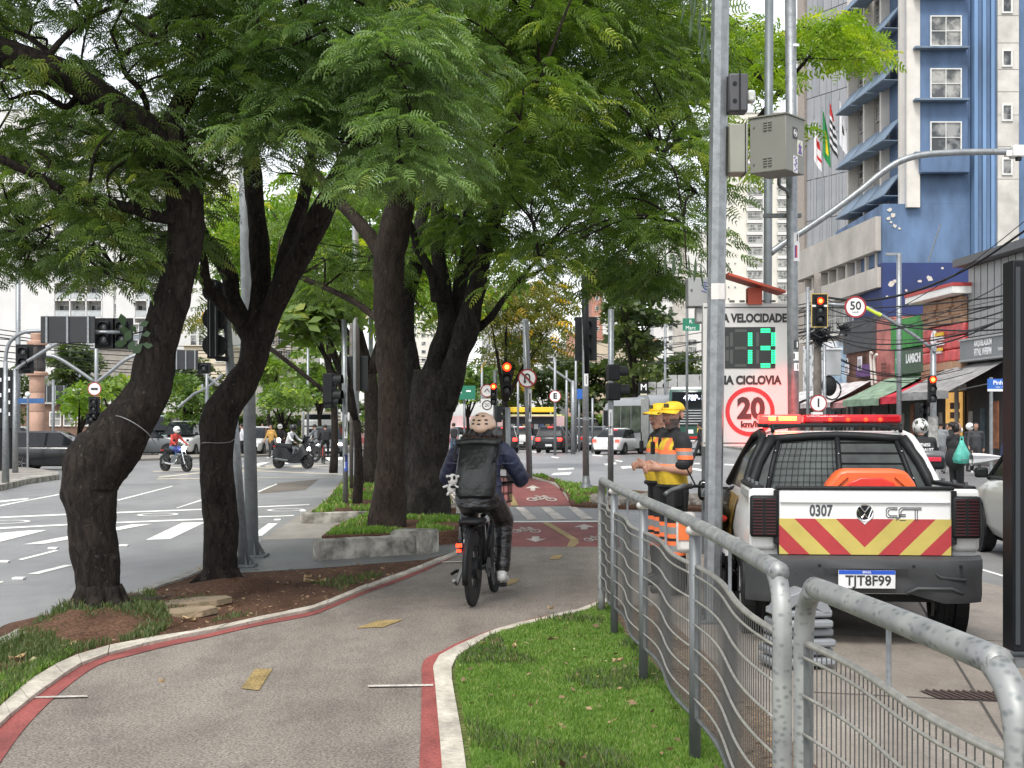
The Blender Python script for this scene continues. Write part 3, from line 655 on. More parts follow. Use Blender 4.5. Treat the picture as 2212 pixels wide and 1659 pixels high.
def pads_from(poly, Ya, Yb, n):
    q = sample_poly(poly, n); Y = rng.uniform(Ya, Yb, n)
    return np.stack([(q[:, 0]-CX)/F*Y, Y, EYE-(q[:, 1]-HY)/F*Y], 1)
def pads_ell(c, r, n):
    u = rng.normal(0, 1, (n, 3)); u /= np.linalg.norm(u, axis=1)[:, None]; u *= (rng.random(n)**.4)[:, None]
    return np.array(c)+u*np.array(r)
def limb(mb, pts, Y, dY=0., n=30, sub=8, rough=.22):
    """pts (px,py,rpx); Y base depth, dY drift over the length"""
    P_ = []; Q = []; m = len(pts)
    for i, (px, py, r) in enumerate(pts):
        y = Y+dY*i/max(1, m-1); P_.append(P(px, py, y)); Q.append(r*y/F)
    mb.tube(P_, Q, n, sub=sub, rough=rough); return P_
def twigs(mb, C, anchors, r0=.018, share=.6, n=4):
    A = [Vector(a) for a in anchors]
    for c in C:
        if random.random() > share: continue
        c = Vector(c); a = min(A, key=lambda q: (q-c).length+max(0, q.z-c.z)*2)
        L = (c-a).length
        if L > 3.5: continue
        m1 = a.lerp(c, .35)+Vector((random.uniform(-.1, .1), random.uniform(-.1, .1), .12*L)); m2 = a.lerp(c, .7)+Vector((random.uniform(-.12, .12), random.uniform(-.1, .1), .06*L))
        mb.tube([a, m1, m2, c], [r0*(.6+.3*L), r0*.8, r0*.55, r0*.25], n, sub=3)
        A.append(c) if random.random() < .3 else None
def street_tree(name, label, base, limbs, pads, leaf, tpl, nf, size, pr, bm_=bark, group=None, twr=.018, up=.15, extra=None, roots=None, cat='tree'):
    root = thing(name, label, cat, (0, 0, 0), group=group); root.location = base
    inv = Matrix.Translation(-Vector(base)); mb = MB(); anchors = []
    for pts, Y, dY in limbs: anchors += limb(mb, pts, Y, dY)[2:]
    if roots:
        for r in roots: mb.tube(*r, 8, sub=3, rough=.3)
    mb.xf(inv).build('trunk', bm_, root, smooth='all')
    C = np.concatenate(pads)
    tw = MB(); twigs(tw, C, anchors, twr); tw.xf(inv).build('branches', bm_, root, smooth='all', fix=False)['kind'] = 'stuff'
    Rr = pr*rng.uniform(.7, 1.35, len(C))
    O, D, S, tint = sprays(C, Rr, nf, size, up)
    foliage('crown', leaf, root, tpl, O-np.array(base), D, S, tint)
    return root
def flare(c, r, h=.28, k=6, seed=0, z=0.):
    out = []
    for i in range(k):
        a = 2*math.pi*i/k+seed; q = r*random.uniform(1.45, 2.0)
        out.append(([Vector((c.x+math.cos(a)*r*.45, c.y+math.sin(a)*r*.45, z+h)), Vector((c.x+math.cos(a)*r*.85, c.y+math.sin(a)*r*.85, z+h*.35)), Vector((c.x+math.cos(a)*q, c.y+math.sin(a)*q, z-.04))], [r*.5, r*.42, r*.15]))
    return out

# T1 -- bent trunk at the left
Y1 = 11.6; b1 = G(215, 1342)
t1 = street_tree('street_tree', 'nearest tree with a thick crooked trunk bent at a knee and a wire round it', b1,
 [([(214, 1362, 54), (214, 1310, 48), (210, 1230, 48), (203, 1150, 51), (196, 1085, 56), (193, 1045, 61), (222, 985, 66), (275, 915, 56), (322, 845, 46), (340, 765, 42), (358, 685, 40), (386, 605, 38), (401, 510, 37), (401, 430, 37), (385, 350, 38), (358, 292, 38)], Y1, 0),
  ([(375, 330, 34), (335, 285, 33), (280, 250, 31), (225, 212, 30), (160, 172, 31), (80, 138, 33), (0, 112, 33), (-80, 85, 28), (-200, 50, 20), (-330, -40, 9)], Y1, -1.2),
  ([(362, 310, 30), (378, 255, 24), (405, 200, 21), (428, 140, 18), (445, 60, 14), (470, -60, 10), (500, -200, 5)], Y1, .6),
  ([(404, 470, 16), (380, 473, 14), (335, 466, 13), (290, 452, 12), (240, 440, 12), (190, 433, 12), (140, 415, 11), (90, 385, 10), (40, 362, 9), (-10, 340, 8), (-120, 320, 5)], Y1, -1),
  ([(250, 225, 9), (200, 240, 8), (170, 210, 8), (140, 230, 7), (80, 200, 5), (20, 215, 3)], Y1, -.6),
  ([(318, 262, 8), (316, 225, 8), (300, 190, 7), (272, 160, 6), (258, 115, 4), (240, 70, 3)], Y1, -.3),
  ([(260, 120, 6), (300, 100, 6), (360, 90, 5), (300, 60, 4), (350, 20, 3)], Y1-.2, .4),
  ([(400, 420, 14), (380, 380, 12), (350, 370, 9), (320, 330, 7), (280, 330, 5)], Y1, .8),
  ([(150, 175, 9), (110, 120, 7), (60, 80, 5), (10, 60, 4)], Y1-.5, .5), ([(90, 135, 8), (140, 80, 6), (190, 40, 5), (260, 10, 4)], Y1-.7, .5)],
 [pads_from([(-150, 200), (420, 280), (430, 600), (300, 600), (120, 605), (-150, 590)], 11, 15, 130), pads_from([(-150, -150), (430, -150), (430, 260), (-150, 200)], 10.5, 14.5, 82),
  pads_from([(400, -80), (540, -80), (540, 260), (440, 320)], 11, 13.5, 26), pads_from([(-300, -900), (450, -900), (450, -120), (-300, -120)], 9, 15, 90)], L_dark, T_mid, 46, .13, .27, group='street trees on the median', twr=.014,
 roots=flare(b1, .21, .2, 7, .3, .06))
sc_ = MB().lathe([(.1, 0), (.12, .02), (.07, .05), (.05, .03), (0, .02)], n=14, axis='Y'); sc_.v = [(x, -y, z*1.3) for x, y, z in sc_.v]
sc_.build('branch_scar', barks, t1, smooth='all', loc=P(362, 300, Y1-.15)-b1)
# T2
Y2 = 14.1; b2 = G(478, 1266)
t2 = street_tree('street_tree', 'second nearest tree with a slim curved trunk forking beside two grey poles', b2,
 [([(478, 1285, 44), (478, 1240, 38), (476, 1150, 37), (473, 1050, 36), (468, 950, 37), (480, 890, 38), (515, 840, 35), (543, 790, 32), (553, 735, 33)], Y2, 0),
  ([(553, 750, 26), (522, 690, 21), (502, 645, 19), (494, 592, 17), (465, 548, 15), (440, 512, 13), (428, 450, 10), (440, 380, 7)], Y2, .5),
  ([(525, 700, 17), (478, 655, 14), (445, 610, 12), (440, 560, 9), (410, 500, 6)], Y2, -.4),
  ([(560, 745, 24), (598, 650, 24), (640, 565, 25), (680, 490, 26), (712, 425, 24), (735, 370, 20), (770, 300, 15), (820, 200, 10), (860, 60, 6)], Y2, -.8),
  ([(592, 665, 18), (615, 570, 18), (640, 490, 17), (657, 425, 15), (668, 360, 12), (690, 240, 8)], Y2, .5),
  ([(555, 735, 22), (562, 630, 22), (560, 530, 21), (551, 440, 20), (545, 350, 17), (535, 250, 13), (550, 100, 8)], Y2, .9)],
 [pads_from([(430, -100), (1000, -100), (990, 300), (940, 400), (860, 400), (770, 330), (650, 330), (560, 380), (440, 300)], 11.2, 15.5, 105), pads_from([(540, 60), (980, 20), (970, 330), (880, 400), (760, 340), (560, 330)], 10.4, 12, 30), pads_from([(450, -900), (1100, -900), (1100, -100), (450, -100)], 10, 17, 90)],
 L_mint, T_mid, 78, .135, .4, group='street trees on the median', roots=flare(b2, .17, .14, 6, 1, .05), twr=.014)
# T3
Y3 = 19.6
b3 = Vector((X(838, Y3), Y3, .2))
t3 = street_tree('street_tree', 'straight mottled trunk tree standing in the grassy planter behind its whitewashed edge', b3,
 [([(836, 1140, 42), (838, 1095, 36), (842, 1020, 32), (847, 930, 29), (846, 840, 29), (841, 750, 29), (838, 650, 30), (841, 565, 32), (852, 500, 33), (868, 440, 27), (885, 370, 20), (900, 250, 13), (890, 100, 8)], Y3, 0),
  ([(838, 560, 22), (808, 522, 16), (775, 480, 14), (735, 440, 13), (705, 400, 9), (660, 340, 6)], Y3, 1),
  ([(845, 740, 12), (819, 696, 7), (770, 655, 7), (700, 620, 6), (645, 596, 5), (600, 560, 3)], Y3, 2),
  ([(850, 480, 18), (860, 400, 15), (850, 330, 12), (830, 220, 8)], Y3, -.5), ([(848, 700, 10), (870, 655, 7), (880, 640, 3)], Y3, .5)],
 [pads_from([(800, -100), (1250, -100), (1230, 250), (1150, 380), (900, 420), (830, 300)], 15.5, 22, 80), pads_from([(620, 480), (820, 400), (860, 620), (780, 680), (650, 640)], 20, 24, 26), pads_from([(800, -700), (1300, -700), (1300, -100), (800, -100)], 16, 23, 50)],
 L_mid, T_mid, 44, .21, .5, barks, 'street trees on the median', roots=flare(b3, .24, .28, 6, 2, 0.0))
# T4
Y4 = 21.9
b4 = Vector((X(925, Y4), Y4, .2))
t4 = street_tree('street_tree', 'wide many stemmed grey tree just left of the cyclist', b4,
 [([(924, 1130, 56), (924, 1080, 46), (926, 1000, 42), (930, 920, 44), (932, 860, 48), (935, 800, 36)], Y4, 0),
  ([(893, 1110, 20), (892, 1000, 18), (890, 900, 22), (880, 800, 24), (872, 700, 20), (866, 620, 15), (860, 540, 10)], Y4, .3),
  ([(925, 850, 26), (945, 760, 20), (962, 700, 18), (958, 620, 16), (948, 550, 15), (946, 440, 14), (955, 330, 10), (970, 200, 6)], Y4, .6),
  ([(955, 880, 30), (985, 780, 27), (1010, 700, 25), (1028, 630, 21), (1042, 560, 19), (1065, 480, 15), (1100, 400, 11), (1150, 300, 7)], Y4, -.8),
  ([(935, 860, 22), (965, 780, 18), (982, 690, 15), (998, 600, 15), (1018, 510, 14), (1010, 430, 10), (1040, 320, 6)], Y4, .9),
  ([(905, 860, 18), (888, 760, 14), (880, 660, 14), (900, 560, 15), (908, 480, 14), (930, 400, 11), (960, 250, 7)], Y4, 1.2),
  ([(944, 650, 13), (935, 600, 10), (905, 540, 9), (888, 490, 7), (875, 460, 4)], Y4, -.5),
  ([(1025, 715, 9), (1060, 685, 8), (1085, 650, 6), (1115, 612, 5), (1180, 540, 3)], Y4, -1),
  ([(1040, 500, 12), (1000, 480, 10), (960, 460, 8)], Y4, .3), ([(1100, 400, 12), (1200, 360, 11), (1300, 330, 9), (1400, 300, 6), (1480, 330, 3)], Y4, -2)],
 [pads_from([(1010, -120), (1520, -120), (1535, 120), (1525, 560), (1480, 560), (1400, 520), (1330, 640), (1240, 590), (1160, 600), (1090, 560), (1080, 460), (960, 360)], 17.5, 24, 215), pads_from([(950, 380), (1120, 420), (1100, 580), (1000, 560)], 20, 24, 16),
  pads_from([(950, -600), (1520, -600), (1520, -100), (950, -100)], 17, 26, 60), pads_from([(1330, 560), (1440, 560), (1430, 640), (1360, 625)], 19, 21, 9)],
 L_mid, T_mid, 62, .2, .58, barkg, 'street trees on the median', roots=flare(b4, .3, .3, 8, 0, 0.0))
# T5, T6 yellow green trees behind
def far_tree(name, label, px, Y, pyb, pads, leaf, nf, size, pr, trunk_r=.16, top=None, lean=0., tpl=T_small, group=None, flat=.35, bmk=bark, z0=0., fork=.45):
    b = Vector((X(px, Y), Y, z0)); root = thing(name, label, 'tree', b, group=group); mb = MB(); C = np.concatenate(pads)
    top = top or float(np.median(C[:, 2])); k = Vector((b.x+lean, Y, top))
    fk = b.lerp(k, fork)
    mb.tube([b-Vector((0, 0, .1)), b.lerp(fk, .5)+Vector((.05, 0, 0)), fk], [trunk_r*1.25, trunk_r, trunk_r*.85], 8, sub=3, rough=.2)
    for i in range(6):
        c = Vector(C[rng.integers(len(C))]); mb.tube([fk-Vector((0, 0, .05)), fk.lerp(c, .5)+Vector((0, 0, .1)), c], [trunk_r*.65, trunk_r*.4, trunk_r*.12], 6, sub=3)
    mb.xf(Matrix.Translation(-b)).build('trunk', bmk, root, smooth='all')
    tw = MB(); twigs(tw, C, [fk, k]+[tuple(c) for c in C[::6]], trunk_r*.13, .5); tw.xf(Matrix.Translation(-b)).build('branches', bmk, root, smooth='all', fix=False)['kind'] = 'stuff'
    O, D, S, tint = sprays(C, pr*rng.uniform(.7, 1.3, len(C)), nf, size, .1, .35)
    foliage('crown', leaf, root, tpl, O-np.array(b), D, S, tint, .7); return root
far_tree('street_tree', 'bright yellow green tree seen through the forked trunks', 800, 36, 1000, [pads_from([(445, 430), (640, 380), (850, 400), (1060, 400), (1070, 640), (900, 720), (800, 660), (640, 690), (560, 600), (450, 600)], 34, 42, 125)], L_yel, 40, .4, .85, .2, group='street trees on the median')
far_tree('street_tree', 'airy lime green tree spreading flat branches behind the tall poles at the upper right', 1537, 30, 1000,
 [pads_from([(1530, 70), (1600, 40), (1640, 80), (1700, 60), (1790, 30), (1850, 60), (1880, 100), (1900, 140), (1800, 130), (1700, 120), (1600, 150), (1535, 130)], 28, 33, 60), pads_from([(1532, 160), (1640, 150), (1760, 150), (1690, 200), (1600, 190), (1560, 250), (1530, 250)], 28, 33, 20), pads_from([(1530, 280), (1570, 260), (1600, 300), (1650, 210), (1720, 230), (1760, 240), (1600, 390), (1570, 390), (1530, 360)], 28, 32, 14), pads_from([(1300, 0), (1540, 0), (1540, 300), (1400, 300)], 29, 33, 40)],
 L_lime, 24, .28, .5, .15, top=8.3, fork=.82)
far_tree('blossom_tree', 'small tree with orange yellow blossom beyond the many stemmed tree', 1090, 52, 1000, [pads_from([(1010, 640), (1180, 600), (1240, 680), (1170, 790), (1100, 770), (1010, 720)], 50, 56, 44)], L_flow, 34, .4, .8, .13)
far_tree('blossom_tree', 'yellow flecked tree behind the signal heads between two trunks', 720, 48, 1000, [pads_from([(620, 600), (800, 640), (800, 700), (720, 690), (640, 680)], 46, 52, 22), pads_from([(430, 640), (520, 660), (500, 720), (430, 700)], 46, 50, 7)], L_flow, 34, .35, .7, .12)
far_tree('shade_tree', 'dark broadleaf tree hanging low to the right of the curved trunk', 770, 27, 1000, [pads_from([(590, 690), (700, 640), (760, 690), (720, 740), (620, 730)], 26, 29, 17)], L_dark, 26, .32, .42, .08, tpl=T_clump)
far_tree('shade_tree', 'grey green broadleaf tree left of the white apartment tower', 1372, 95, 1000, [pads_from([(1345, 620), (1420, 640), (1410, 760), (1400, 810), (1350, 800), (1330, 700)], 92, 98, 26)], L_oliv, 30, .6, 1.1, .2, tpl=T_clump)
# park trees far off
pk = [
 ('round topped street tree by the white lorry', 612, 72, [(555, 830), (640, 820), (665, 850), (650, 885), (570, 880)], L_mid, 20),
 ('tall park tree behind the crossing cyclists', 690, 84, [(650, 740), (745, 730), (750, 850), (690, 880), (655, 850)], L_mid, 34),
 ('leafy tree at the foot of the beige office block', 580, 95, [(545, 770), (610, 775), (600, 830), (560, 840)], L_mid, 14),
 ('light green young tree beside the stone column', 170, 66, [(150, 830), (205, 815), (210, 900), (190, 920), (155, 890)], L_yel, 16),
 ('rounded green tree left of the crooked trunk', 245, 74, [(210, 820), (270, 808), (290, 850), (275, 900), (225, 900)], L_mid, 20),
 ('bushy green tree right of the crooked trunk', 400, 78, [(370, 810), (440, 825), (450, 930), (375, 930)], L_mid, 26),
 ('dark leafed tree above the bushy one', 410, 100, [(365, 770), (450, 790), (460, 850), (370, 840)], L_oliv, 20),
 ('sparse brown green tree behind the stone column', 140, 110, [(100, 770), (215, 770), (225, 830), (120, 850)], L_oliv, 26),
 ('pointed conifer like tree near the stone column', 152, 108, [(148, 745), (158, 745), (178, 800), (130, 800)], L_oliv, 12),
 ('dark hedge like tree at the far left edge', 20, 80, [(-30, 800), (60, 790), (65, 900), (-30, 910)], L_oliv, 20),
 ('dark green park tree right of the mottled trunk', 880, 90, [(790, 760), (900, 780), (900, 900), (800, 910)], L_mid, 26),
 ('slim tree above the pink hoarding', 1010, 98, [(985, 800), (1070, 780), (1080, 870), (990, 880)], L_mid, 22),
 ('yellowish park tree behind the bicycle signals', 1100, 112, [(1060, 790), (1130, 785), (1130, 890), (1060, 890)], L_flow, 20),
 ('olive park tree behind the no u turn sign', 1180, 118, [(1120, 790), (1235, 780), (1235, 895), (1130, 895)], L_oliv, 34),
 ('olive park tree left of the dark banded pole', 1250, 122, [(1220, 780), (1310, 775), (1310, 895), (1230, 895)], L_oliv, 30),
 ('dense olive tree rising over the articulated bus', 1345, 120, [(1300, 790), (1400, 780), (1410, 870), (1310, 880)], L_oliv, 30),
 ('pale olive tree beyond the grey barrier wall', 1440, 125, [(1390, 790), (1500, 770), (1510, 830), (1400, 850)], L_oliv, 26),
 ('low shrubby tree behind the white lorry', 760, 100, [(720, 880), (800, 850), (860, 900), (740, 930)], L_oliv, 16),
]
for lab, px, Y, poly, leaf, n in pk:
    far_tree('park_tree', lab, px, Y, 1000, [pads_from(poly, Y-3, Y+3, n)], leaf, 26, .34*Y/75, .75*Y/75, .13, group='trees around the junction', tpl=T_clump)
# wires round the trunks, sprout, hanging leaves
wirem = mat('tie wire', (.3, .3, .3), .5, .6, 0)
o = MB().tube([P(236, 897, Y1-.1), P(260, 900, Y1-.24), P(290, 914, Y1-.27), P(318, 935, Y1-.22), P(335, 957, Y1-.05)], .004, 5, sub=4).build('tie_wire', wirem); tag(o, 'thin wire tied round the crooked trunk above its knee', 'wire')
o = MB().tube([P(430, 958, Y2), P(445, 956, Y2-.16), P(470, 957, Y2-.18), P(495, 955, Y2-.15), P(507, 948, Y2)], .004, 5, sub=4).build('tie_wire', wirem); tag(o, 'thin wire tied round the slim curved trunk at head height', 'wire')
ep = thing('sprout_plant', 'small sprig of oval leaves sprouting from the side of the crooked trunk', 'plant', P(335, 745, Y1))
for i, (px, py, an, s) in enumerate([(265, 693, 100, 30), (275, 728, 60, 32), (262, 742, 190, 26), (290, 712, 120, 20), (310, 700, 20, 24), (328, 710, -30, 24), (298, 752, 230, 30), (318, 745, -10, 26), (285, 745, 250, 26), (315, 722, 10, 22), (270, 712, 170, 22)]):
    c = P(px, py, Y1-.16)-ep.location; a = R(an); L = s*Y1/F; u = Vector((math.cos(a), -.3, math.sin(a))).normalized(); w = Vector((-math.sin(a), .2, math.cos(a)))*L*.3
    MB().loft([[c-u*L*.5]*1+[c-u*L*.5], [c-w*.9, c+w*.9], [c+u*L*.2-w, c+u*L*.2+w], [c+u*L*.55, c+u*L*.55]], False, False).build('leaf', mat('oval leaf', (.03, .07, .02), .45, 0, .2, 20), ep)
MB().tube([P(345, 720, Y1)-ep.location, P(320, 715, Y1-.1)-ep.location, P(285, 722, Y1-.16)-ep.location], .006, 5, sub=3).build('stem', bark, ep)
hm = mat('long hanging leaf', (.03, .06, .018), .35, 0, .3, 9)
hang = thing('hanging_branch', 'branch of long drooping leaves beside the tall near pole at the top', 'branch', P(1515, -60, 14.5))
hang2 = thing('hanging_branch', 'small tuft of long drooping leaves just above the grey electrical cabinet', 'branch', P(1480, 540, 14.5))
for rt, cs in ((hang, [(1500, 20), (1515, 30), (1528, 60), (1520, 0), (1490, 60), (1508, 80), (1532, 100), (1480, 20), (1526, 20), (1540, 40), (1498, -10), (1514, 110)]), (hang2, [(1485, 575), (1500, 580), (1472, 570), (1515, 590), (1440, 560), (1455, 570)])):
    for px, py in cs:
        a = P(px, py-22, 14.5)-rt.location; a.y += random.uniform(-.2, .2); dx = random.uniform(-.05, .05); w = random.uniform(.011, .018)
        rr = [[a+Vector((dx*t*t-w*s, 0, -.26*t)), a+Vector((dx*t*t, -.006, -.26*t)), a+Vector((dx*t*t+w*s, 0, -.26*t))] for t, s in ((0, .1), (.25, .8), (.55, 1), (.85, .6), (1, .05))]
        MB().loft(rr, False, False).build('leaf', hm, rt, smooth='all')
    MB().tube([Vector((0, 0, .2)), Vector((0, 0, 0)), Vector((.02, 0, -.2))], .008, 5).build('stem', bark, rt)
# ================================================================ buildings
cream = mat('cream render', (.62, .59, .52), .8, 0, .06, .4)
whiter = mat('white render', (.58, .57, .55), .8, 0, .06, .3)
beige = mat('beige render', (.55, .47, .36), .85, 0, .1, .4)
cgrey = mat('grey concrete wall', (.36, .36, .35), .85, 0, .15, .8)
concw = mat('weathered concrete facade', (.42, .39, .35), .85, 0, .2, .5, .3, 8)
wing = mat('window glass', (.05, .058, .065), .12, 0, .5, .9, spec=.6, col2=(.26, .26, .25), contrast=(.45, .6))
wing2 = mat('curtained window glass', (.1, .11, .11), .2, 0, .5, 1.2, spec=.6, col2=(.34, .33, .3), contrast=(.4, .6))
wfr = mat('window frame', (.6, .6, .57), .5, 0, .1)
railm = mat('balcony rail glass', (.42, .44, .44), .25, 0, .2, 3)
def building(name, label, px, Y, rz=0., cat='building'):
    return thing(name, label, cat, (X(px, Y), Y, 0), rz)
class Face:
    """local frame of a frontal facade: pixel columns -> metres from its left edge"""
    def __init__(s, px0, Y): s.px0 = px0; s.Y = Y; s.s = F/Y
    def x(s, px): return (px-s.px0)/s.s
    def z(s, py): return EYE+(HY-py)/s.s
    def box(s, mb, px0, px1, py0, py1, y0, y1, z1=None):
        xa, xb = s.x(px0), s.x(px1); zt = s.z(py0); zb = s.z(py1) if z1 is None else z1
        mb.box(((xa+xb)/2, (y0+y1)/2, (zt+zb)/2), (xb-xa, y1-y0, zt-zb)); return mb
def window_t(root, w, h, nx=2, nz=2, fr=wfr, gl=wing, fw=.08, sill=True):
    mb = MB(); mb.box((0, .02, 0), (w-2*fw, .04, h-2*fw)); pane = None
    f = MB()
    f.box((-w/2+fw/2, 0, 0), (fw, .14, h)); f.box((w/2-fw/2, 0, 0), (fw, .14, h)); f.box((0, 0, h/2-fw/2), (w-2*fw, .14, fw)); f.box((0, 0, -h/2+fw/2), (w-2*fw, .14, fw))
    for i in range(1, nx): f.box((-w/2+w*i/nx, -.005, 0), (fw*.6, .1, h-2*fw))
    for i in range(1, nz): f.box((0, -.01, -h/2+h*i/nz), (w-2*fw, .1, fw*.6))
    o = f.build('window', fr, root); p = mb.build('pane', gl, o); return o
def add_windows(root, w, h, pos, **k):
    o = None
    for x, y, z in pos:
        if o is None: o = window_t(root, w, h, **k); o.location = (x, y, z)
        else:
            c = o.copy(); COL.objects.link(c); c.location = (x, y, z)
            for ch in o.children: d = ch.copy(); COL.objects.link(d); d.parent = c

# B1 white balcony tower
f = Face(-170, 230); r = building('apartment_tower', 'tall white apartment tower with rows of railed balconies behind the left trees', -170, 230)
mb = MB()
for a, b in ((-170, 117), (220, 245), (251, 291), (372, 520)): f.box(mb, a, b, 235, 700, 0, 14, 0)
f.box(mb, 117, 220, 235, 700, 2.2, 14, 0); f.box(mb, 291, 372, 235, 700, 2.2, 14, 0); f.box(mb, 245, 251, 235, 700, .4, 14, 0)
mb.build('wall', whiter, r)
rows = [686-38*i for i in range(12)]; tmpl = None
bays = [(117, 151), (151, 186), (186, 220), (291, 318), (318, 345), (345, 372)]
sl = MB()
for a, b in ((117, 220), (291, 372)):
    for y in rows: f.box(sl, a, b, y-2, y+2, -.1, 2.2)
    for x in ([117, 151, 186, 220] if a == 117 else [291, 318, 345, 372]): f.box(sl, x-1.2, x+1.2, 238, 690, -.1, 2.15)
sl.build('balcony_frame', whiter, r)
add_windows(r, 1.7, 2.1, [(f.x((a+b)/2-3), 2.12, f.z(y-15)) for a, b in bays for y in rows], nx=2, nz=1, gl=wing)
add_windows(r, .42, 1.9, [(f.x(248), .3, f.z(y-18)) for y in rows], nx=1, nz=1)
rl = None
for a, b in bays:
    for y in rows:
        w = (b-a)/f.s-.25
        if rl is None or abs(rl_w-w) > .1:
            m_ = MB(); m_.box((0, 0, 0), (w, .05, .9)); m_.box((0, -.03, .48), (w, .09, .07))
            for i in range(9): m_.box((-w/2+w*(i+.5)/9, -.04, 0), (.03, .04, .92))
            rl = m_.build('balcony_rail', railm, r); rl_w = w; rl.location = (f.x((a+b)/2), .0, f.z(y-8.5))
        else: inst(rl, r, (f.x((a+b)/2), .0, f.z(y-8.5)))
# podium and neighbours
def simple_block(label, px0, px1, py0, Y, m, depth=10, wins=None, cols=None, trim=None, py1=None, name='building', w=1.4, h=1.5, **k):
    f = Face(px0, Y); r = building(name, label, px0, Y); mb = MB(); f.box(mb, px0, px1, py0, 0, 0, depth, 0 if py1 is None else f.z(py1)); mb.build('wall', m, r)
    t = MB(); f.box(t, px0-1, px1+1, py0-2.2, py0+.8, -.25, depth); t.build('parapet', trim or m, r)
    if wins: add_windows(r, w, h, [(f.x(x), -.02, f.z(y)) for x in cols for y in wins], **k)
    return f, r
bluegrey = mat('blue grey cladding', (.2, .22, .25), .5, 0, .15, 1)
f, r = simple_block('blue grey glazed podium in front of the white balcony tower', 140, 300, 700, 205, bluegrey, 12, [712, 745, 775], list(range(150, 296, 16)), whiter, w=.8, h=1.5, nx=1, nz=2)
simple_block('blank tan concrete wall building left of the crooked trunk', 197, 292, 752, 150, conct, 10, None, None, cgrey)
simple_block('plain beige building end seen between the two leaning trunks', 397, 500, 748, 150, beige, 10, [775], [470, 480], beige, w=.5, h=.7, nx=1, nz=1)
simple_block('grey block with small dark windows above the beige building end', 400, 500, 690, 215, whiter, 10, [712, 735], [418, 436, 455], cgrey, w=1., h=1.6, nx=1)
simple_block('pale low house at the left edge behind the overhead wires', -60, 62, 806, 140, whiter, 10, [825], [30, 8], cream, w=.8, h=.9, nx=1)
f, r = simple_block('low brown brick clad hall behind the stone column', 30, 235, 872, 96, mat('brown brick wall', (.14, .085, .06), .85, 0, .35, 3, .4, 12), 8, [905], [120, 150, 180, 210], cgrey, w=.8, h=1.0, nx=1)
mb = MB(); rings = []
for i in range(13):
    t = i/12; rings.append([Vector((f.x(120)+t*4, y, f.z(872)+1.1*math.sin(math.pi*t)+.02)) for y in (-.8, 6)]+[Vector((f.x(120)+t*4, y, f.z(872)+1.1*math.sin(math.pi*t)-.15)) for y in (6, -.8)])
mb.loft(rings).build('curved_roof', whiter, r)
# B2 beige pilaster block
f, r = simple_block('beige office block with brown pilasters and paired tall windows', 545, 668, 640, 270, cream, 14, None, None, beige, w=1, h=2)
mb = MB()
for x in (580, 597, 614, 630): f.box(mb, x-1.6, x+1.6, 645, 845, -.45, -.003)
mb.build('pilaster', mat('brown stone', (.3, .24, .2), .8), r)
add_windows(r, .95, 1.9, [(f.x(x), -.03, f.z(y)) for x in (572, 589, 605.5, 622) for y in (668, 701, 734, 767, 800, 827)], nx=2, nz=2, gl=wing)
add_windows(r, .7, .8, [(f.x(x), -.03, f.z(y)) for x in (648,) for y in (688, 721, 754, 786, 812)], nx=1, nz=1)
# mid background
simple_block('white flats with wide dark windows behind the no u turn sign', 1163, 1203, 736, 200, whiter, 10, [762, 777], [1184], cgrey, w=1.6, h=.75, nx=2, nz=1)
simple_block('narrow pale grey block right of the white flats', 1204, 1242, 742, 210, cgrey, 10, [765, 785], [1231], whiter, w=.8, h=1., nx=1)
simple_block('wide beige party wall with faded scrawl behind the black banded pole', 1242, 1420, 734, 175, beige, 14, None, None, mat('salmon wall', (.5, .26, .19), .8))
simple_block('salmon low wall block left of the beige party wall', 1228, 1262, 722, 165, mat('salmon wall', (.5, .26, .19), .8), 8)
redw = mat('red brown cladding', (.42, .2, .15), .8, 0, .08, .3)
f, r = simple_block('red and white apartment tower peeping below the leaves left of the wires', 1278, 1368, 560, 260, redw, 14, [600, 622, 644, 666, 688, 710], [1290, 1357], whiter, w=.7, h=.8, nx=1)
mb = MB(); f.box(mb, 1301, 1312, 565, 725, -1.1, -.003); f.box(mb, 1322, 1328, 565, 725, -1.1, -.003); f.box(mb, 1338, 1343, 565, 725, -1.1, -.003); mb.build('white_pier', whiter, r)
add_windows(r, 1., 1.3, [(f.x(x), -.03, f.z(y)) for x in (1317, 1333, 1349) for y in (598, 620, 642, 664, 686, 708)], nx=2, nz=1)
mb = MB(); [f.box(mb, 1301, 1350, y, y+4.5, -1.15, -.1) for y in (608, 630, 652, 674, 696, 718)]; mb.build('balcony_front', whiter, r)['kind'] = 'stuff'
f, r = simple_block('grey and white residential tower left of the electrical cabinet', 1412, 1545, 500, 340, whiter, 14, None, None, cgrey)
mb = MB(); f.box(mb, 1454, 1483, 630, 760, -.8, -.003); f.box(mb, 1472, 1479, 500, 628, -.5, -.003); mb.build('blank_panel', concw, r)
add_windows(r, 1.1, 1.2, [(f.x(1448.5), -.03, f.z(y)) for y in range(520, 800, 21)], nx=1, nz=1)
add_windows(r, .9, .75, [(f.x(x), -.03, f.z(y)) for x in (1458, 1466) for y in (540, 561, 582, 603, 624)], nx=1, nz=1)
add_windows(r, .5, .5, [(f.x(x), -.03, f.z(y)) for x in (1430, 1437) for y in range(540, 740, 21)], nx=1, nz=1)
add_windows(r, 1.2, 1.6, [(f.x(x), -.03, f.z(y)) for x in (1460, 1492, 1500) for y in (756, 776, 740)], nx=2, nz=1)
f, r = simple_block('cream residential tower with stacked glazed balconies behind the tall poles', 1562, 1740, 243, 330, cream, 16, None, None, whiter)
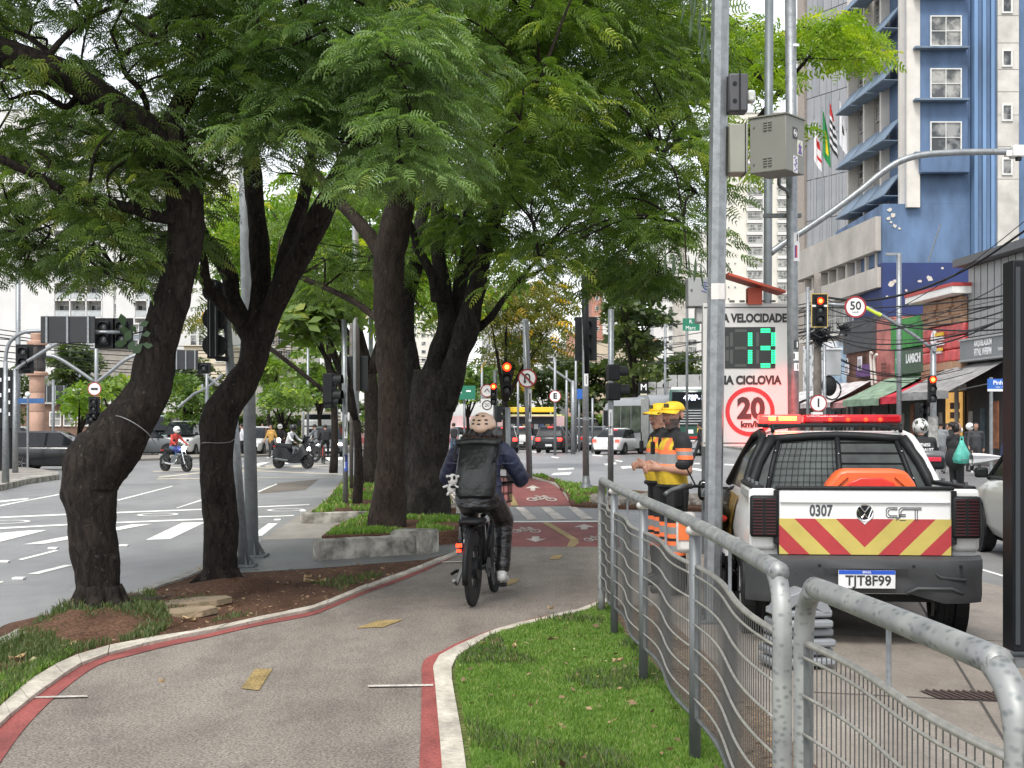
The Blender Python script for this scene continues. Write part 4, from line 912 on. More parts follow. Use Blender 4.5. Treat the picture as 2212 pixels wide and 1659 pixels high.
mb = MB(); f.box(mb, 1646, 1660, 245, 660, -.9, -.003); f.box(mb, 1706, 1735, 245, 660, -.9, -.003); mb.build('wall_pier', whiter, r)
ys = [round(262+25.6*i, 1) for i in range(16)]
add_windows(r, 3.3, 1.5, [(f.x(1629.5), -.5, f.z(y)) for y in ys], nx=3, nz=2, gl=wing2, fw=.07); add_windows(r, 2.5, 1.5, [(f.x(1691), -.5, f.z(y)) for y in ys], nx=2, nz=2, gl=wing2, fw=.07)
mb = MB()
for y in ys: f.box(mb, 1612, 1646.5, y+8.6, y+16, -.75, -.1); f.box(mb, 1678, 1705, y+8.6, y+16, -.75, -.1)
mb.build('balcony_front', whiter, r)['kind'] = 'stuff'
add_windows(r, .45, .45, [(f.x(1574), -.03, f.z(y)) for y in ys], nx=1, nz=1, fw=.05); add_windows(r, .5, .45, [(f.x(1588), -.03, f.z(y)) for y in ys[::2]], nx=1, nz=1, fw=.05)
# distant skyline fillers seen through gaps
simple_block('far pale slab tower seen between the trunk and the yellow green tree', 590, 700, 420, 420, whiter, 14, [int(440+16*i) for i in range(22)], [605, 625, 645, 665, 685], w=1.2, h=1.1, nx=1, nz=1)
simple_block('distant white tower behind the park trees', 860, 960, 560, 400, cream, 14, [int(580+18*i) for i in range(14)], [875, 895, 915, 935], w=1.3, h=1.1, nx=1, nz=1)
simple_block('distant grey office slab behind the blossom tree', 1040, 1140, 620, 380, cgrey, 14, [int(640+18*i) for i in range(10)], [1055, 1075, 1095, 1115], w=1.3, h=1.2, nx=1, nz=1)
# barrier wall beyond the bus, pink hoarding, kiosk, totem
bw = thing('concrete_barrier_wall', 'grey panelled parapet wall of a ramp above the articulated bus', 'wall', (0, 0, 0))
for i, (a, b, y0) in enumerate([(1398, 1417, 826), (1417.6, 1442, 818), (1442.6, 1462, 811), (1462.6, 1484, 811), (1484.6, 1510, 810), (1510.6, 1540, 809), (1540.6, 1580, 809)]):
    Y = 118; MB().box(((X(a, Y)+X(b, Y))/2, Y, Z(838, Y)/2+Z(y0+10, Y)*.0), (X(b, Y)-X(a, Y)-.03, .4, Z(838, Y)-.0)).build('lower_panel', cgrey, bw)
    MB().box(((X(a, Y)+X(b, Y))/2, Y-.05, (Z(838, Y)+Z(y0, Y))/2+.03), (X(b, Y)-X(a, Y)-.06, .4, Z(y0, Y)-Z(838, Y))).build('panel', cgrey, bw)
hd = thing('hoarding', 'long pale pink hoarding fence behind the walking man with the backpack', 'fence', P(870, 920, 104)); hd.location.z = 0
pinkm = mat('pale pink hoarding', (.62, .42, .42), .7, 0, .08, 2); redr = mat('red hoarding rail', (.5, .12, .12), .6)
for i in range(15):
    Y = 104; x0 = X(-60+i*0, Y); w = 1.0; xx = X(985, Y)-X(870, Y)+ .5 - 7 + i*w
    MB().box((xx, 0, 1.25), (w-.03, .08, 2.2)).build('panel', pinkm, hd)
    MB().box((xx, -.06, .55), (w-.05, .05, .35)).build('red_band', redr, hd)
kk = thing('news_kiosk', 'newsstand with a bright yellow double roof beyond the queue of cars', 'kiosk', P(1085, 920, 100)); kk.location.z = 0
s_ = F/100; ym = mat('bright yellow paint', (.75, .5, .03), .5, 0, .08, 3); wk = (1205-1085)/s_
MB().box((wk/2, 1.2, 2.75), (wk-.2, 2.4, .35)).build('upper_roof', ym, kk, bevel=.05); MB().box((wk/2-.1, .9, 2.35), (wk+.7, 3.2, .12)).build('roof_edge', mat('pale yellow edge', (.75, .68, .35), .5), kk)
MB().box((wk/2, 1.3, 1.15), (wk-.3, 2.2, 2.2)).build('body', mat('kiosk wall', (.035, .035, .045), .5), kk)
for i in range(9):
    MB().box((.35+i*.41, .16, 1.55), (.3, .04, .36)).build('magazine', mat(f'magazine cover {i%4}', [(.5, .1, .1), (.5, .5, .5), (.1, .15, .35), (.5, .35, .1)][i % 4], .4), kk)
tt = thing('station_totem', 'slim black station totem with a white M standing behind the bus', 'sign', (X(1390, 90), 90, 0))
MB().box((0, 0, 2.2), (.62, .25, 4.4)).build('post', black, tt); text('lettering', 'M', mat('white lettering', (.8, .8, .8), .5), tt, (0, -.14, 4.05), .55, bold=.01)
MB().box((0, -.13, 3.55), (.42, .02, .2)).build('panel', mat('cream sign', (.6, .55, .4), .5), tt)

# B8 metal panel building
ux, uy = .47, -.883; rz8 = math.atan2(uy, ux)
r = thing('office_building', 'silver panelled office slab rising behind the four flags', 'building', (X(1737, 130), 130, 0), rz8)
MB().box((7, 6, 27), (14, 11.4, 54)).build('wall', mat('dark joint', (.09, .09, .09), .7), r)
mp_ = mat('silver cladding panel', (.33, .33, .34), .38, .45, .12, .5); mp2 = mat('darker cladding panel', (.27, .275, .285), .3, .45, .15, .5)
random.seed(3); pc = {}
z = 8.; row = 0
while z < 46:
    h = 3.75 if z > 20 else 3.1; x = .05; k = 0
    while x < 13:
        w = [.62, .95, 1.1, .8][(k*3+row) % 4]; key = (w, h, (k+row*2) % 5 == 0)
        if key in pc: inst(pc[key], r, (x+w/2, .27, z+h/2))
        else:
            o = MB().box((0, 0, 0), (w-.05, .12, h-.07)).build('panel', mp2 if key[2] else mp_, r); o.location = (x+w/2, .27, z+h/2); pc[key] = o
        x += w; k += 1
    z += h; row += 1
MB().box((-.5, 4, 27), (.95, 8, 54)).build('side_fin', mat('brown concrete fin', (.3, .26, .23), .85), r)
# flags
fm_ = [mat('flag white red', (.7, .68, .68), .7, 0, 0), mat('flag green', (.02, .22, .06), .7, 0, 0), mat('flag black white', (.02, .02, .02), .7, 0, 0), mat('flag white', (.65, .65, .66), .7, 0, 0), mat('flag yellow', (.7, .55, .02), .7), mat('flag red', (.5, .03, .03), .7)]
def flag(label, px, py0, py1, i):
    Y = 112; s = F/Y; b = (X(px, Y), Y, Z(640, Y)); t = thing('flag', label, 'flag', b)
    zt = (640-py0)/s; zb = (640-py1)/s
    MB().tube([(0, 0, -6), (0, 0, zt+.15)], [.06, .04], 8).build('pole', galv, t)
    mb = MB(); n = 9; m = 12; pts = [[None]*n for _ in range(m)]
    for a in range(m):
        for b_ in range(n):
            u = b_/(n-1); v = a/(m-1)
            x = .05+(.15+.75*v*(1-.3*v))*u; y = .18*math.sin(u*9+v*4)*u; zz = zt-.1-v*(zt-zb-.6)-u*1.1*(.4+.6*v)
            pts[a][b_] = Vector((x, y, zz))
    for a in range(m-1):
        for b_ in range(n-1):
            if i == 2: mb.mi(1 if (a % 2) else 0)
            elif i == 1: mb.mi(1 if 3 < a < 9 and 2 < b_ < 6 else 0)
            elif i == 0: mb.mi(1 if a in (4, 5, 8) and b_ > 2 else 0)
            else: mb.mi(1 if 4 < a < 7 and 2 < b_ < 6 else 0)
            if i == 2 and a < 3: mb.mi(2)
            mb.quad(pts[a][b_], pts[a][b_+1], pts[a+1][b_+1], pts[a+1][b_])
    sets = {0: [fm_[0], fm_[5]], 1: [fm_[1], fm_[4]], 2: [fm_[2], fm_[3], fm_[5]], 3: [fm_[3], fm_[2]]}[i]
    mb.build('cloth', sets, t, smooth='all', fix=False)
flag('white flag with red marks hanging leftmost of the four', 1757, 255, 360, 0); flag('green flag with a yellow patch hanging second from the left', 1776, 235, 350, 1)
flag('black and white striped flag with a red top beside the green one', 1791, 218, 330, 2); flag('white flag with a dark emblem hanging rightmost of the four', 1812, 213, 325, 3)

# B9 blue and concrete building
def along(c, Y): return (c-.0636*Y, Y)
RZ = math.atan2(-1, .0636); CL = math.sqrt(1+.0636**2)
Yg = 80.0
bluem = mat('faded blue wall', (.085, .14, .24), .75, 0, .42, .6, .2, 6, detail=9, stretch=(1, 1, .35)); bluel = mat('pale blue rib', (.14, .24, .4), .75, 0, .3, .5, detail=7, stretch=(1, 1, .2)); navy = mat('navy repainted wall', (.016, .032, .125), .7, 0, .25, .5)
blued = mat('slate blue sunshade', (.13, .18, .24), .6, 0, .25, 1.2, stretch=(1, 1, .4)); finm = mat('white concrete fin', (.58, .55, .5), .8, 0, .12, .7); recm = mat('grey recessed wall', (.25, .24, .22), .85, 0, .15, .7)
r = thing('office_building', 'tall blue and raw concrete corner building with sunshades over its windows', 'building', (*along(27.7, 91.5), 0), RZ)
L = 11.5*CL
MB().box(((L-1)/2, 6.4, 26), (L-1, 12, 26)).build('street_wall', recm, r)
fins = [(91.2-y)*CL+.3 for y in (91.2, 87.9, 84.7, 81.4)]+[L-.15]
for x in fins: MB().box((x, .15, 26.5), (.28, .75, 25)).build('fin', finm, r)
zl = [17.06+3.0*i for i in range(-1, 6)]
bays9 = [(fins[i]+fins[i+1])/2 for i in range(3)]
add_windows(r, 2.3, 1.5, [(x+.25, .35, z+1.0) for x in bays9 for z in zl], nx=3, nz=3, gl=wing, fr=mat('grey frame', (.3, .3, .28), .6), fw=.07)
sh = None
for x in bays9:
    for z in (14.9, 18.1, 21.6, 24.6, 27.6):
        if sh is None:
            mb = MB(); mb.loft([[Vector((-1.45, .05, 1.3)), Vector((-1.45, -.0, 1.32)), Vector((-1.45, -1.0, .02)), Vector((-1.45, -.95, -.02))], [Vector((1.45, .05, 1.3)), Vector((1.45, 0, 1.32)), Vector((1.45, -1.0, .02)), Vector((1.45, -.95, -.02))]])
            mb.box((0, -.5, .0), (2.9, .95, .05)); sh = mb.build('sunshade', blued, r); sh.location = (x, -.1, z)
        else: inst(sh, r, (x, -.1, z))
# podium facade
MB().box((L-1, 0, 0), (.1, .1, .1)).build('bracket', finm, r, loc=(0, 3, 12))
r2 = thing('office_podium', 'weathered concrete podium with strip windows projecting above the shops', 'building', (*along(26.2, 98.5), 0), RZ)
L2 = (98.5-Yg)*CL
L2 -= .7
MB().box((L2/2, .9, 12.6), (L2, 2.4, 1.95)).build('upper_ledge', concw, r2); MB().box((L2/2, 1.7, 11.05), (L2, 1.6, 1.1)).build('window_strip_wall', recm, r2)
MB().box((L2/2, .95, 10.1), (L2, 2.3, 1.15)).build('spandrel', concw, r2); MB().box((L2/2, 2.6, 4.75), (L2, 4, 9.5)).build('lower_wall', concw, r2)
x = .8; i = 0
mb_f = []
while x < L2-1: mb_f.append(x); x += 1.9
add_windows(r2, 1.25, .95, [(x, .75, 11.05) for x in mb_f], nx=2, nz=1, fw=.06); 
for x in mb_f: MB().box((x+.95, .45, 11.05), (.3, .9, 1.1)).build('mullion', concw, r2)
add_windows(r2, 1.75, 1.85, [(x, .5, 8.55) for x in mb_f], nx=4, nz=2, gl=wing2, fw=.1)
MB().box((L2/2, .3, 7.45), (L2, .5, .25)).build('sill_band', finm, r2)
# gable (faces the camera)
g = Face(1910, Yg); rg = building('office_gable', 'blue painted end wall with three lit windows and peeling navy base', 1910, Yg)
mb = MB(); g.box(mb, 1968.5, 2100, -160, 438, .35, 12); g.box(mb, 1910, 2100, 438.2, 566, .35, 12); mb.build('wall', bluem, rg)
mb = MB(); g.box(mb, 1910, 2150, 566.2, 0, .33, 12, 0); mb.build('navy_base', navy, rg)
mb = MB(); g.box(mb, 1974, 2092, -160, 330, .12, .345); mb.build('projecting_bay', bluem, rg)
mb = MB(); g.box(mb, 1985, 2090, 334, 376, -.45, .115); mb.build('window_box', bluem, rg, bevel=.06)
for y in (-10, 104, 216, 331): mb = MB(); g.box(mb, 1972, 2088, y, y+4, -.5, .118); mb.build('ledge', blued, rg)
lit = mat('warm ceiling light strip', (1, .75, .4), .5, 0, 0, emit=2.5)
for i, (y0, y1, gl, nx) in enumerate([(33, 100, wing2, 2), (147, 213, wing2, 2), (262, 331, wing, 2)]):
    w = window_t(rg, 68/g.s, (y1-y0)/g.s, nx=nx, nz=2, gl=gl, fw=.07); w.location = (g.x(2044), .08, g.z((y0+y1)/2))
    if i == 2:
        for dx, dz in ((-.2, .05), (.4, .06), (-.05, -.28)): MB().box((dx, .012, dz), (.3, .02, .05)).build('light_strip', lit, w)
for i, x in enumerate((2102, 2111, 2120, 2129, 2138, 2147)):
    mb = MB(); g.box(mb, x, x+(7.5 if i < 5 else 4), -160, 566, -.25+.08*(i % 2), 12); mb.build('rib', bluel if i % 2 == 0 else bluem, rg)
mb = MB(); g.box(mb, 2151.5, 2197, -160, 560, -.3, 12); mb.build('concrete_pier', mat('weathered white concrete', (.48, .46, .42), .85, 0, .3, .6, .3, 8, detail=8), rg)
add_windows(rg, .62, .98, [(g.x(2171), -.31, g.z(y)) for y in (14, 129, 246, 362)], nx=1, nz=1, fw=.1)
for y in (36, 95, 152, 200, 250, 318, 388): mb = MB(); g.box(mb, 2151, 2198, y, y+1, -.315, -.29); mb.build('joint', recm, rg)
mb = MB(); g.box(mb, 2198.5, 2290, -160, 520, -.2, 12); mb.build('blue_side', bluem, rg)
peel = mat('peeled plaster', (.5, .47, .42), .85, 0, .1)
random.seed(5)
for px, py, s in ((1925, 452, 5), (1932, 462, 6), (1922, 470, 5), (1936, 486, 5), (1946, 492, 3), (1928, 478, 3), (2012, 600, 7), (1990, 606, 4), (1929, 612, 7), (1936, 606, 4), (1974, 640, 5), (1968, 655, 4), (1961, 626, 3), (1920, 640, 3), (2040, 578, 3)):
    pts = [(g.x(px)+s/g.s*(.7+.6*random.random())*math.cos(a), g.z(py)+s/g.s*(.5+.6*random.random())*math.sin(a)) for a in [i*.7 for i in range(9)]]
    MB().prism(pts, lambda u, v, d: Vector((u, d, v)), .31, .328).build('peeled_patch', peel, rg)

# ---- shops
def shop(name, label, pxl, pxr, z0, z1, m, c=25.5, depth=5):
    Yf = c*F/(pxl-912); Yn = c*F/(pxr-912)
    r = thing(name, label, 'shop', (*along(c, Yf), 0), RZ); L = (Yf-Yn)*CL
    MB().box((L/2, depth/2+.15, (z0+z1)/2), (L-.04, depth-.3, z1-z0)).build('wall', m, r)
    return r, L
shopd = mat('dark shop interior', (.02, .02, .022), .5, 0, .5, 1)
def awning(r, x0, x1, zt, zb, proj, m, val=.3, mv=None):
    n = 8; rings = []
    for i in range(n+1):
        t = i/n; z = zt+(zb-zt)*t-.06*math.sin(math.pi*t); y = .1-proj*t
        rings.append([Vector((x0+(x1-x0)*k/6, y, z+.025*math.sin(k*2.2+t*3))) for k in range(7)])
    mb = MB(); mb.loft(rings, False, False)
    mb.loft([[Vector((x0+(x1-x0)*k/6, .1-proj-.02, zb-dz+.015*math.sin(k*3))) for k in range(7)] for dz in (.0, val)], False, False)
    o = mb.build('awning', m, r, smooth='all', fix=False)
    for x in (x0+.1, x1-.1): MB().tube([(x, .1, zt-.9), (x, .1-proj+.1, zb-.05)], .025, 5).build('awning_arm', galvd, o)
    return o
def opening(r, x0, x1, z1=3.2, m=shopd, y=-.02, name='shopfront'):
    random.seed(int(x1*10)); x = x0+.3
    while x < x1-.6:
        k = random.random(); MB().box((x+.25, y-.03, 1.2+.5*k), (.2+.4*k, .06, 1.2+k)).build('door_panel', mat(f'shop panel {int(k*5)}', [(.2, .2, .2), (.08, .05, .04), (.3, .28, .25), (.05, .08, .09), (.2, .08, .04)][int(k*5)], .6, 0, .5, 3), r); x += .7+1.1*random.random()
    return MB().box(((x0+x1)/2, y+.15, z1/2+.1), (x1-x0, .3, z1-.1)).build(name, m, r)
def am(n, c): return mat(n, c, .75, 0, .35, 1.1, detail=6, stretch=(1, 2, 2), spec=.2)
lettr = mat('white lettering', (.8, .8, .8), .5)
FR = (R(90), 0, 0)
# dark metal shop
r, L = shop('corner_shop', 'two storey dark grey metal clad shop nearest on the right', 2087, 2330, 0, 9.1, mat('dark metal cladding', (.09, .09, .095), .5, .3, .15, 2))
pm = mat('grey metal panel', (.3, .31, .31), .45, .3, .12, 1.5); pn = None
n = int(L/.76)
for i in range(n):
    for z, h in ((8.0, 2.0), (6.35, 1.2)):
        if (z == 8.0): 
            o = MB().box((0, 0, 0), (.66, .08, h)).build('panel', pm, r); o.location = (.45+i*.76, .1, z)
        else: o = MB().box((0, 0, 0), (.66, .08, h)).build('panel', pm, r); o.location = (.45+i*.76, .1, z)
MB().box((L/2, -.15, 9.2), (L+.3, .9, .35)).build('roof_edge', mat('dark metal cladding', (.09, .09, .095)), r); MB().box((L/2, -.1, 5.1), (L, .4, 1.1)).build('sign_board', mat('sign grey', (.2, .21, .215), .5, .2, .1, 2), r)
for z in (4.62, 5.58): MB().box((L/2, -.12, z), (L, .5, .07)).build('sign_rail', mat('light steel rail', (.4, .4, .4), .4, .4), r)
text('lettering', 'ARQUELALBUM', lettr, r, (2.75, -.32, 5.33), .36, FR, bold=.012, sx=.8); text('lettering', 'FITNL WFBPM', lettr, r, (2.75, -.32, 4.93), .44, FR, bold=.012, sx=.72); text('lettering', 'botequim', lettr, r, (4.9, -.32, 4.98), .25, FR)
awning(r, -2.2, 4.4, 4.5, 3.15, 2.6, am('grey awning cloth', (.26, .255, .25)), .35)
opening(r, .1, L-.1, 4.4)
MB().box((-1.2+.0, -.12, 1.9), (1.9, .1, 2.6)).build('lit_interior', mat('warm lit interior', (.75, .42, .12), .7, 0, .4, 2, emit=.35), r)
for i in range(4): MB().box((-.6, -.3, 1.2+i*.45), (.5, .3, .3)).build('crate', mat('brown crate', (.12, .06, .04), .8), r)
MB().tube([(.1, -.5, 0), (.1, -.5, 4.2)], .11, 8).build('column', concw, r)
MB().tube([(.5, -2, 9.2), (.5, -1.4, 11.0)], .03, 6).build('bracket', galvd, r)
# red tile shop
brickc = [mat('tan cladding block', (.35, .21, .13), .8, 0, .12, 3), mat('brown cladding block', (.28, .15, .09), .8, 0, .12, 3)]
r, L = shop('burger_shop', 'shop with tan cladding blocks and a red padded panel under a red white eave', 1998, 2087, 0, 7.7, mat('brown mortar wall', (.2, .11, .07), .85))
def blocks(z0, z1):
    z = z0; k = 0
    while z < z1-.1:
        x = .05-(.3 if k % 2 else 0); 
        while x < L-.05:
            w = 1.02; a, b = max(.03, x), min(L-.03, x+w)
            if b-a > .12: MB().box(((a+b)/2, .03-(.10 if (int(x*3)+k) % 2 else 0), z+.2), (b-a-.03, .3, .38)).build('cladding_block', brickc[(int(x*2)+k) % 2], r)
            x += w
        z += .4; k += 1
blocks(6.5, 7.7); blocks(3.5, 4.7)
padm = mat('red padded cloth', (.5, .075, .075), .4, 0, .45, 1.6, .6, 2.5, spec=.5); 
for i in range(5):
    for j in range(3):
        MB().box((L*(i+.5)/5, .0, 4.98+j*.6), (L/5-.04, .28, .57)).build('padded_panel', padm, r, bevel=.08)
MB().box((L/2, -.25, 7.95), (L+1.0, 1.2, .32)).build('eave', mat('white eave', (.7, .69, .66), .6), r); MB().box((L/2, -.25, 8.2), (L+1.05, 1.25, .16)).build('eave_top', mat('dark red eave', (.4, .05, .045), .6), r)
e = MB(); e.tube([(1.9, -.2, 5.35), (1.7, -.24, 5.75), (1.8, -.24, 6.15), (2.05, -.22, 6.2), (2.1, -.2, 5.7)], .09, 6, sub=3); e.box((2.6, -.22, 5.85), (1.0, .12, .16)); e.box((2.55, -.22, 5.6), (1.1, .12, .14)); e.box((2.4, -.2, 5.2), (.8, .1, .12))
e.build('emblem', lettr, r); e = MB(); e.box((2.65, -.24, 6.07), (.95, .12, .16)); e.box((2.6, -.24, 5.33), (.8, .1, .13)); e.build('emblem_stripe', ym, r)
awning(r, -1.2, 2.9, 4.0, 3.05, 2.3, am('red awning cloth', (.5, .04, .06)), .35); opening(r, .1, L-.1, 3.3)
MB().box((L/2, -.1, 3.42), (L, .3, .3)).build('sign_board', mat('white sign', (.6, .58, .56), .5), r)
for i in range(10): MB().box((.8+(i % 4)*.33, -.1, 1.5+(i//4)*.45), (.2, .03, .3)).build('poster', lettr if i % 2 else mat('grey poster', (.4, .4, .4)), r)
# green shop
r, L = shop('green_shop', 'bright green painted shop with a translucent sign and a green awning', 1921, 1998, 0, 7.35, mat('green painted wall', (.035, .19, .045), .7, 0, .3, .8))
for i in range(int(L/.6)): MB().box((.3+i*.6, .12, 6.5), (.55, .1, 1.5)).build('board', mat('green board', (.05, .24, .055), .7, 0, .15, 1), r)
MB().box((L*.66, .05, 4.95), (L*.6, .12, 1.3)).build('sign_board', mat('dark green sign', (.05, .09, .055), .4), r); MB().box((L*.27, .04, 4.95), (.9, .14, 1.35)).build('green_sign', mat('mint sign', (.03, .28, .13), .4), r)
text('lettering', 'LAMBCHI', lettr, r, (L*.7, -.03, 5.1), .62, FR, bold=.03, sx=.85); MB().box((L*.27, -.04, 5.15), (.6, .03, .06)).build('stripe', lettr, r); MB().box((L*.27, -.04, 5.0), (.5, .03, .06)).build('stripe', lettr, r)
awning(r, -.9, L-.2, 4.2, 3.0, 2.4, am('green awning cloth', (.2, .28, .2)), .35); opening(r, .1, L-.1, 3.4, mat('dark green shopfront', (.02, .035, .025), .5))
# pink shop
r, L = shop('pink_shop', 'narrow weathered pink wall between the green and the brown shop', 1882, 1921, 0, 7.6, mat('weathered pink wall', (.42, .15, .13), .8, 0, .35, 1.4, .3, 8))
for i in range(5):
    for j in range(3): MB().box((L*.6+.22*j, .03, 4.2+i*.2), (.19, .1, .16)).build('brick', mat('dark exposed brick', (.13, .05, .04), .85), r)
MB().tube([(.35, -.05, 3.9), (.35, -.15, 5.6), (.6, -.15, 5.7)], .08, 8, sub=3).build('drain_pipe', finm, r); MB().tube([(.95, -.05, 4.0), (.95, -.15, 5.3), (1.3, -.1, 5.6)], .08, 8, sub=3).build('drain_pipe', finm, r)
awning(r, -1.6, L-.6, 3.8, 2.9, 2.2, am('pink awning cloth', (.4, .2, .2)), .3); opening(r, .1, L-.1, 3.3)
# brown shop
r, L = shop('brown_shop', 'brown and purple shop wall with white paper posters under a dark grey upper storey', 1818, 1882, 0, 5.95, mat('brown stained wall', (.16, .075, .05), .75, 0, .35, 1.2))
MB().box((L/2, 1.6, 6.9), (L, 3, 1.9)).build('upper_storey', mat('charcoal cladding', (.06, .06, .065), .7, 0, .3, 1, stretch=(1, 1, 4)), r)
MB().box((L*.72, .1, 4.8), (L*.5, .12, .7)).build('purple_area', mat('purple paint', (.11, .045, .16), .7, 0, .4, 2), r)
for x, z, w, h in ((.9, 5.0, .75, .6), (.95, 5.5, .25, .3), (3.4, 5.25, .75, .8), (3.5, 5.0, .6, .3)):
    p = MB().box((x, .05, z), (w, .04, h)).build('poster', mat('white poster', (.62, .6, .62), .7, 0, .1, 8), r)
    for k in range(4): MB().box((x-w*.3+k*w*.2, .025, z), (.03, .01, h*.6)).build('print', black, p)
awning(r, -.9, L-.2, 4.2, 2.95, 2.4, am('white stained awning cloth', (.5, .46, .45)), .28); opening(r, .1, L-.1, 3.4)
MB().box((1.4, -.05, 1.5), (.25, .1, 2.6)).build('door_post', finm, r); MB().box((2.3, -.05, 1.5), (.5, .1, 2.6)).build('door_leaf', mat('grey door', (.3, .31, .32), .5), r)
r, L = shop('blue_shop', 'light blue painted shop wall with scribbled paint behind the wire pole', 1778, 1818, 0, 6.5, mat('light blue wall', (.25, .4, .58), .7, 0, .35, 1.5, col2=(.5, .62, .7)))
opening(r, .1, L-.1, 3.4)
r, L = shop('white_shop', 'furthest white patched shop wall left of the wire pole', 1725, 1778, 0, 7.0, mat('white patched wall', (.3, .3, .3), .75, 0, .3, 2, col2=(.7, .7, .7), contrast=(.4, .5)))
opening(r, .1, L-.1, 3.3, mat('dark red shopfront', (.12, .03, .03), .6)); awning(r, .2, L-.2, 3.9, 3.0, 2.0, am('grey white awning cloth', (.5, .5, .5)), .3)
simple_block('dull terrace block closing the street behind the speed sign', 1560, 1740, 700, 150, concw, 12, [730, 760, 790], [1580, 1600, 1620, 1640, 1660, 1680, 1700, 1720], w=.9, h=1.1, nx=1, nz=2)
# ================================================================ street furniture
def post(name, label, px, Y, r, top_py, cat='pole', px_top=None, z0=0., m=galv, parts=None, n=16, r_top=None):
    b = Vector((X(px, Y), Y, z0)); t = thing(name, label, cat, b); H = Z(top_py, Y)-z0
    dx = (X(px_top, Y)-b.x) if px_top is not None else 0
    MB().tube([(0, 0, 0), (dx*.5, 0, H*.5), (dx, 0, H)], [r, (r+(r_top or r))/2, r_top or r], n).build('shaft', m, t, smooth='all' if n > 8 else False)
    t['_H'] = H; return t
def base_plate(t, r, m=galvd, gusset=True):
    MB().box((0, 0, .015), (r*4.4, r*4.4, .03)).build('base_plate', m, t, bevel=.004)
    for a in range(4):
        c, s = math.cos(a*math.pi/2+.4), math.sin(a*math.pi/2+.4)
        if gusset:
            mb = MB(); u = Vector((c, s, 0)); w = Vector((-s, c, 0))*.006
            mb.add([u*r*.95-w+Vector((0, 0, .03)), u*r*2-w+Vector((0, 0, .03)), u*r*.95-w+Vector((0, 0, r*2.2)), u*r*.95+w+Vector((0, 0, .03)), u*r*2+w+Vector((0, 0, .03)), u*r*.95+w+Vector((0, 0, r*2.2))], [(0, 1, 2), (3, 5, 4), (0, 3, 4, 1), (1, 4, 5, 2), (2, 5, 3, 0)]); mb.build('gusset', m, t)
        MB().cyl((c*r*1.7-s*r*.8, s*r*1.7+c*r*.8, .03), (c*r*1.7-s*r*.8, s*r*1.7+c*r*.8, .07), .014, n=6).build('bolt', m, t)
def sticker(t, z, r, w, h, cols, ang=0.):
    """printed sticker wrapped on the pole's near side"""
    mb = MB(); n = 5
    for i in range(n):
        for j in range(6):
            a0 = -math.pi/2+ang-w/2/r+w/r*i/n; a1 = a0+w/r/n; z0 = z-h/2+h*j/6; z1 = z0+h/6
            mb.mi((i*7+j*3+int(z*10)) % 3 % len(cols)) if 0 < i < n-1 and 0 < j < 5 else mb.mi(0)
            mb.quad(*[Vector((math.cos(a)*(r+.003), math.sin(a)*(r+.003), q)) for a, q in ((a0, z0), (a1, z0), (a1, z1), (a0, z1))])
    return mb.build('sticker', cols, t, fix=False)
stw = mat('sticker white', (.7, .7, .7), .5, 0, .05); stb = mat('sticker black', (.03, .03, .03), .5); stp = mat('sticker purple', (.12, .06, .25), .5); str_ = mat('sticker red', (.5, .05, .05), .5); stbl = mat('sticker blue', (.03, .08, .4), .5)

# near octagonal pole
p = post('galvanised_pole', 'nearest tall galvanised octagonal pole rising past the speed display', 1538, 11.5, .073, -60, px_top=1557, n=8)
base_plate(p, .073); z = Z(640, 11.5)
peelm = mat('torn paper', (.65, .62, .58), .8)
MB().lathe([(.0755, z-.03), (.0765, z), (.0765, z+.07), (.0755, z+.1)], c=(.02+(1547-1538)/F*11.5*.6, 0, 0), n=8).build('torn_sticker', peelm, p)
o = MB().box((0, 0, 0), (.155, .16, .31)).build('signal_housing_back', mat('dark grey housing', (.06, .06, .065), .5), None, bevel=.015)
o.name = 'signal_box'; o.location = P(1592, 204, 11.45); tag(o, 'dark grey signal housing seen from the side fixed high on the near pole', 'signal box')
MB().box((.01, -.084, 0), (.012, .01, .36)).build('rib', black, o)
for dz in (-.07, .07): MB().cyl((-.03, -.08, dz), (-.03, -.087, dz), .017).build('plug', black, o)
MB().box((.11, .0, -.02), (.07, .1, .1)).build('lens', mat('cloudy lens', (.45, .47, .43), .2, 0, .2, 20), o, bevel=.02)
o = MB().box((0, 0, 0), (.15, .2, .4)).build('junction_box', mat('beige grey box', (.24, .24, .2), .55, 0, .08, 3), None, bevel=.012); o.location = P(1592, 325, 11.5); tag(o, 'flat beige junction box strapped to the near galvanised pole', 'junction box')
MB().box((.052, 0, 0), (.008, .208, .408)).build('lid_seam', black, o)

# two tall poles at the right and cabinet
p2 = post('grey_pole', 'tall dark grey pole carrying the curved arm behind the cabinet', 1655, 18, .055, -60, px_top=1662, m=mat('painted grey pole', (.16, .18, .19), .5, .3, .15, 6))
arm = [(1663, 548), (1690, 528), (1740, 496), (1800, 455), (1860, 410), (1905, 373), (1945, 348), (1990, 335), (2050, 330), (2120, 328), (2230, 328)]
mb = MB(); mb.tube([P(x, y, 18+.0*i)-p2.location for i, (x, y) in enumerate(arm)], .042, 12, sub=3); mb.build('curved_arm', galv, p2, smooth='all')
cb = thing('camera_unit', 'small white traffic camera mounted on the curved steel arm', 'camera', P(2197, 330, 18)); MB().box((0, 0, .01), (.16, .2, .15)).build('housing', whitem, cb, bevel=.02); MB().cyl((.0, -.05, -.06), (0, -.05, -.11), .04).build('lens', black, cb); MB().box((.0, 0, -.01), (.3, .09, .07)).build('clamp', whitem, cb)
p3 = post('galvanised_pole', 'tall galvanised pole right of the speed display covered with stickers', 1716, 16.5, .066, -60, px_top=1707); base_plate(p3, .066)
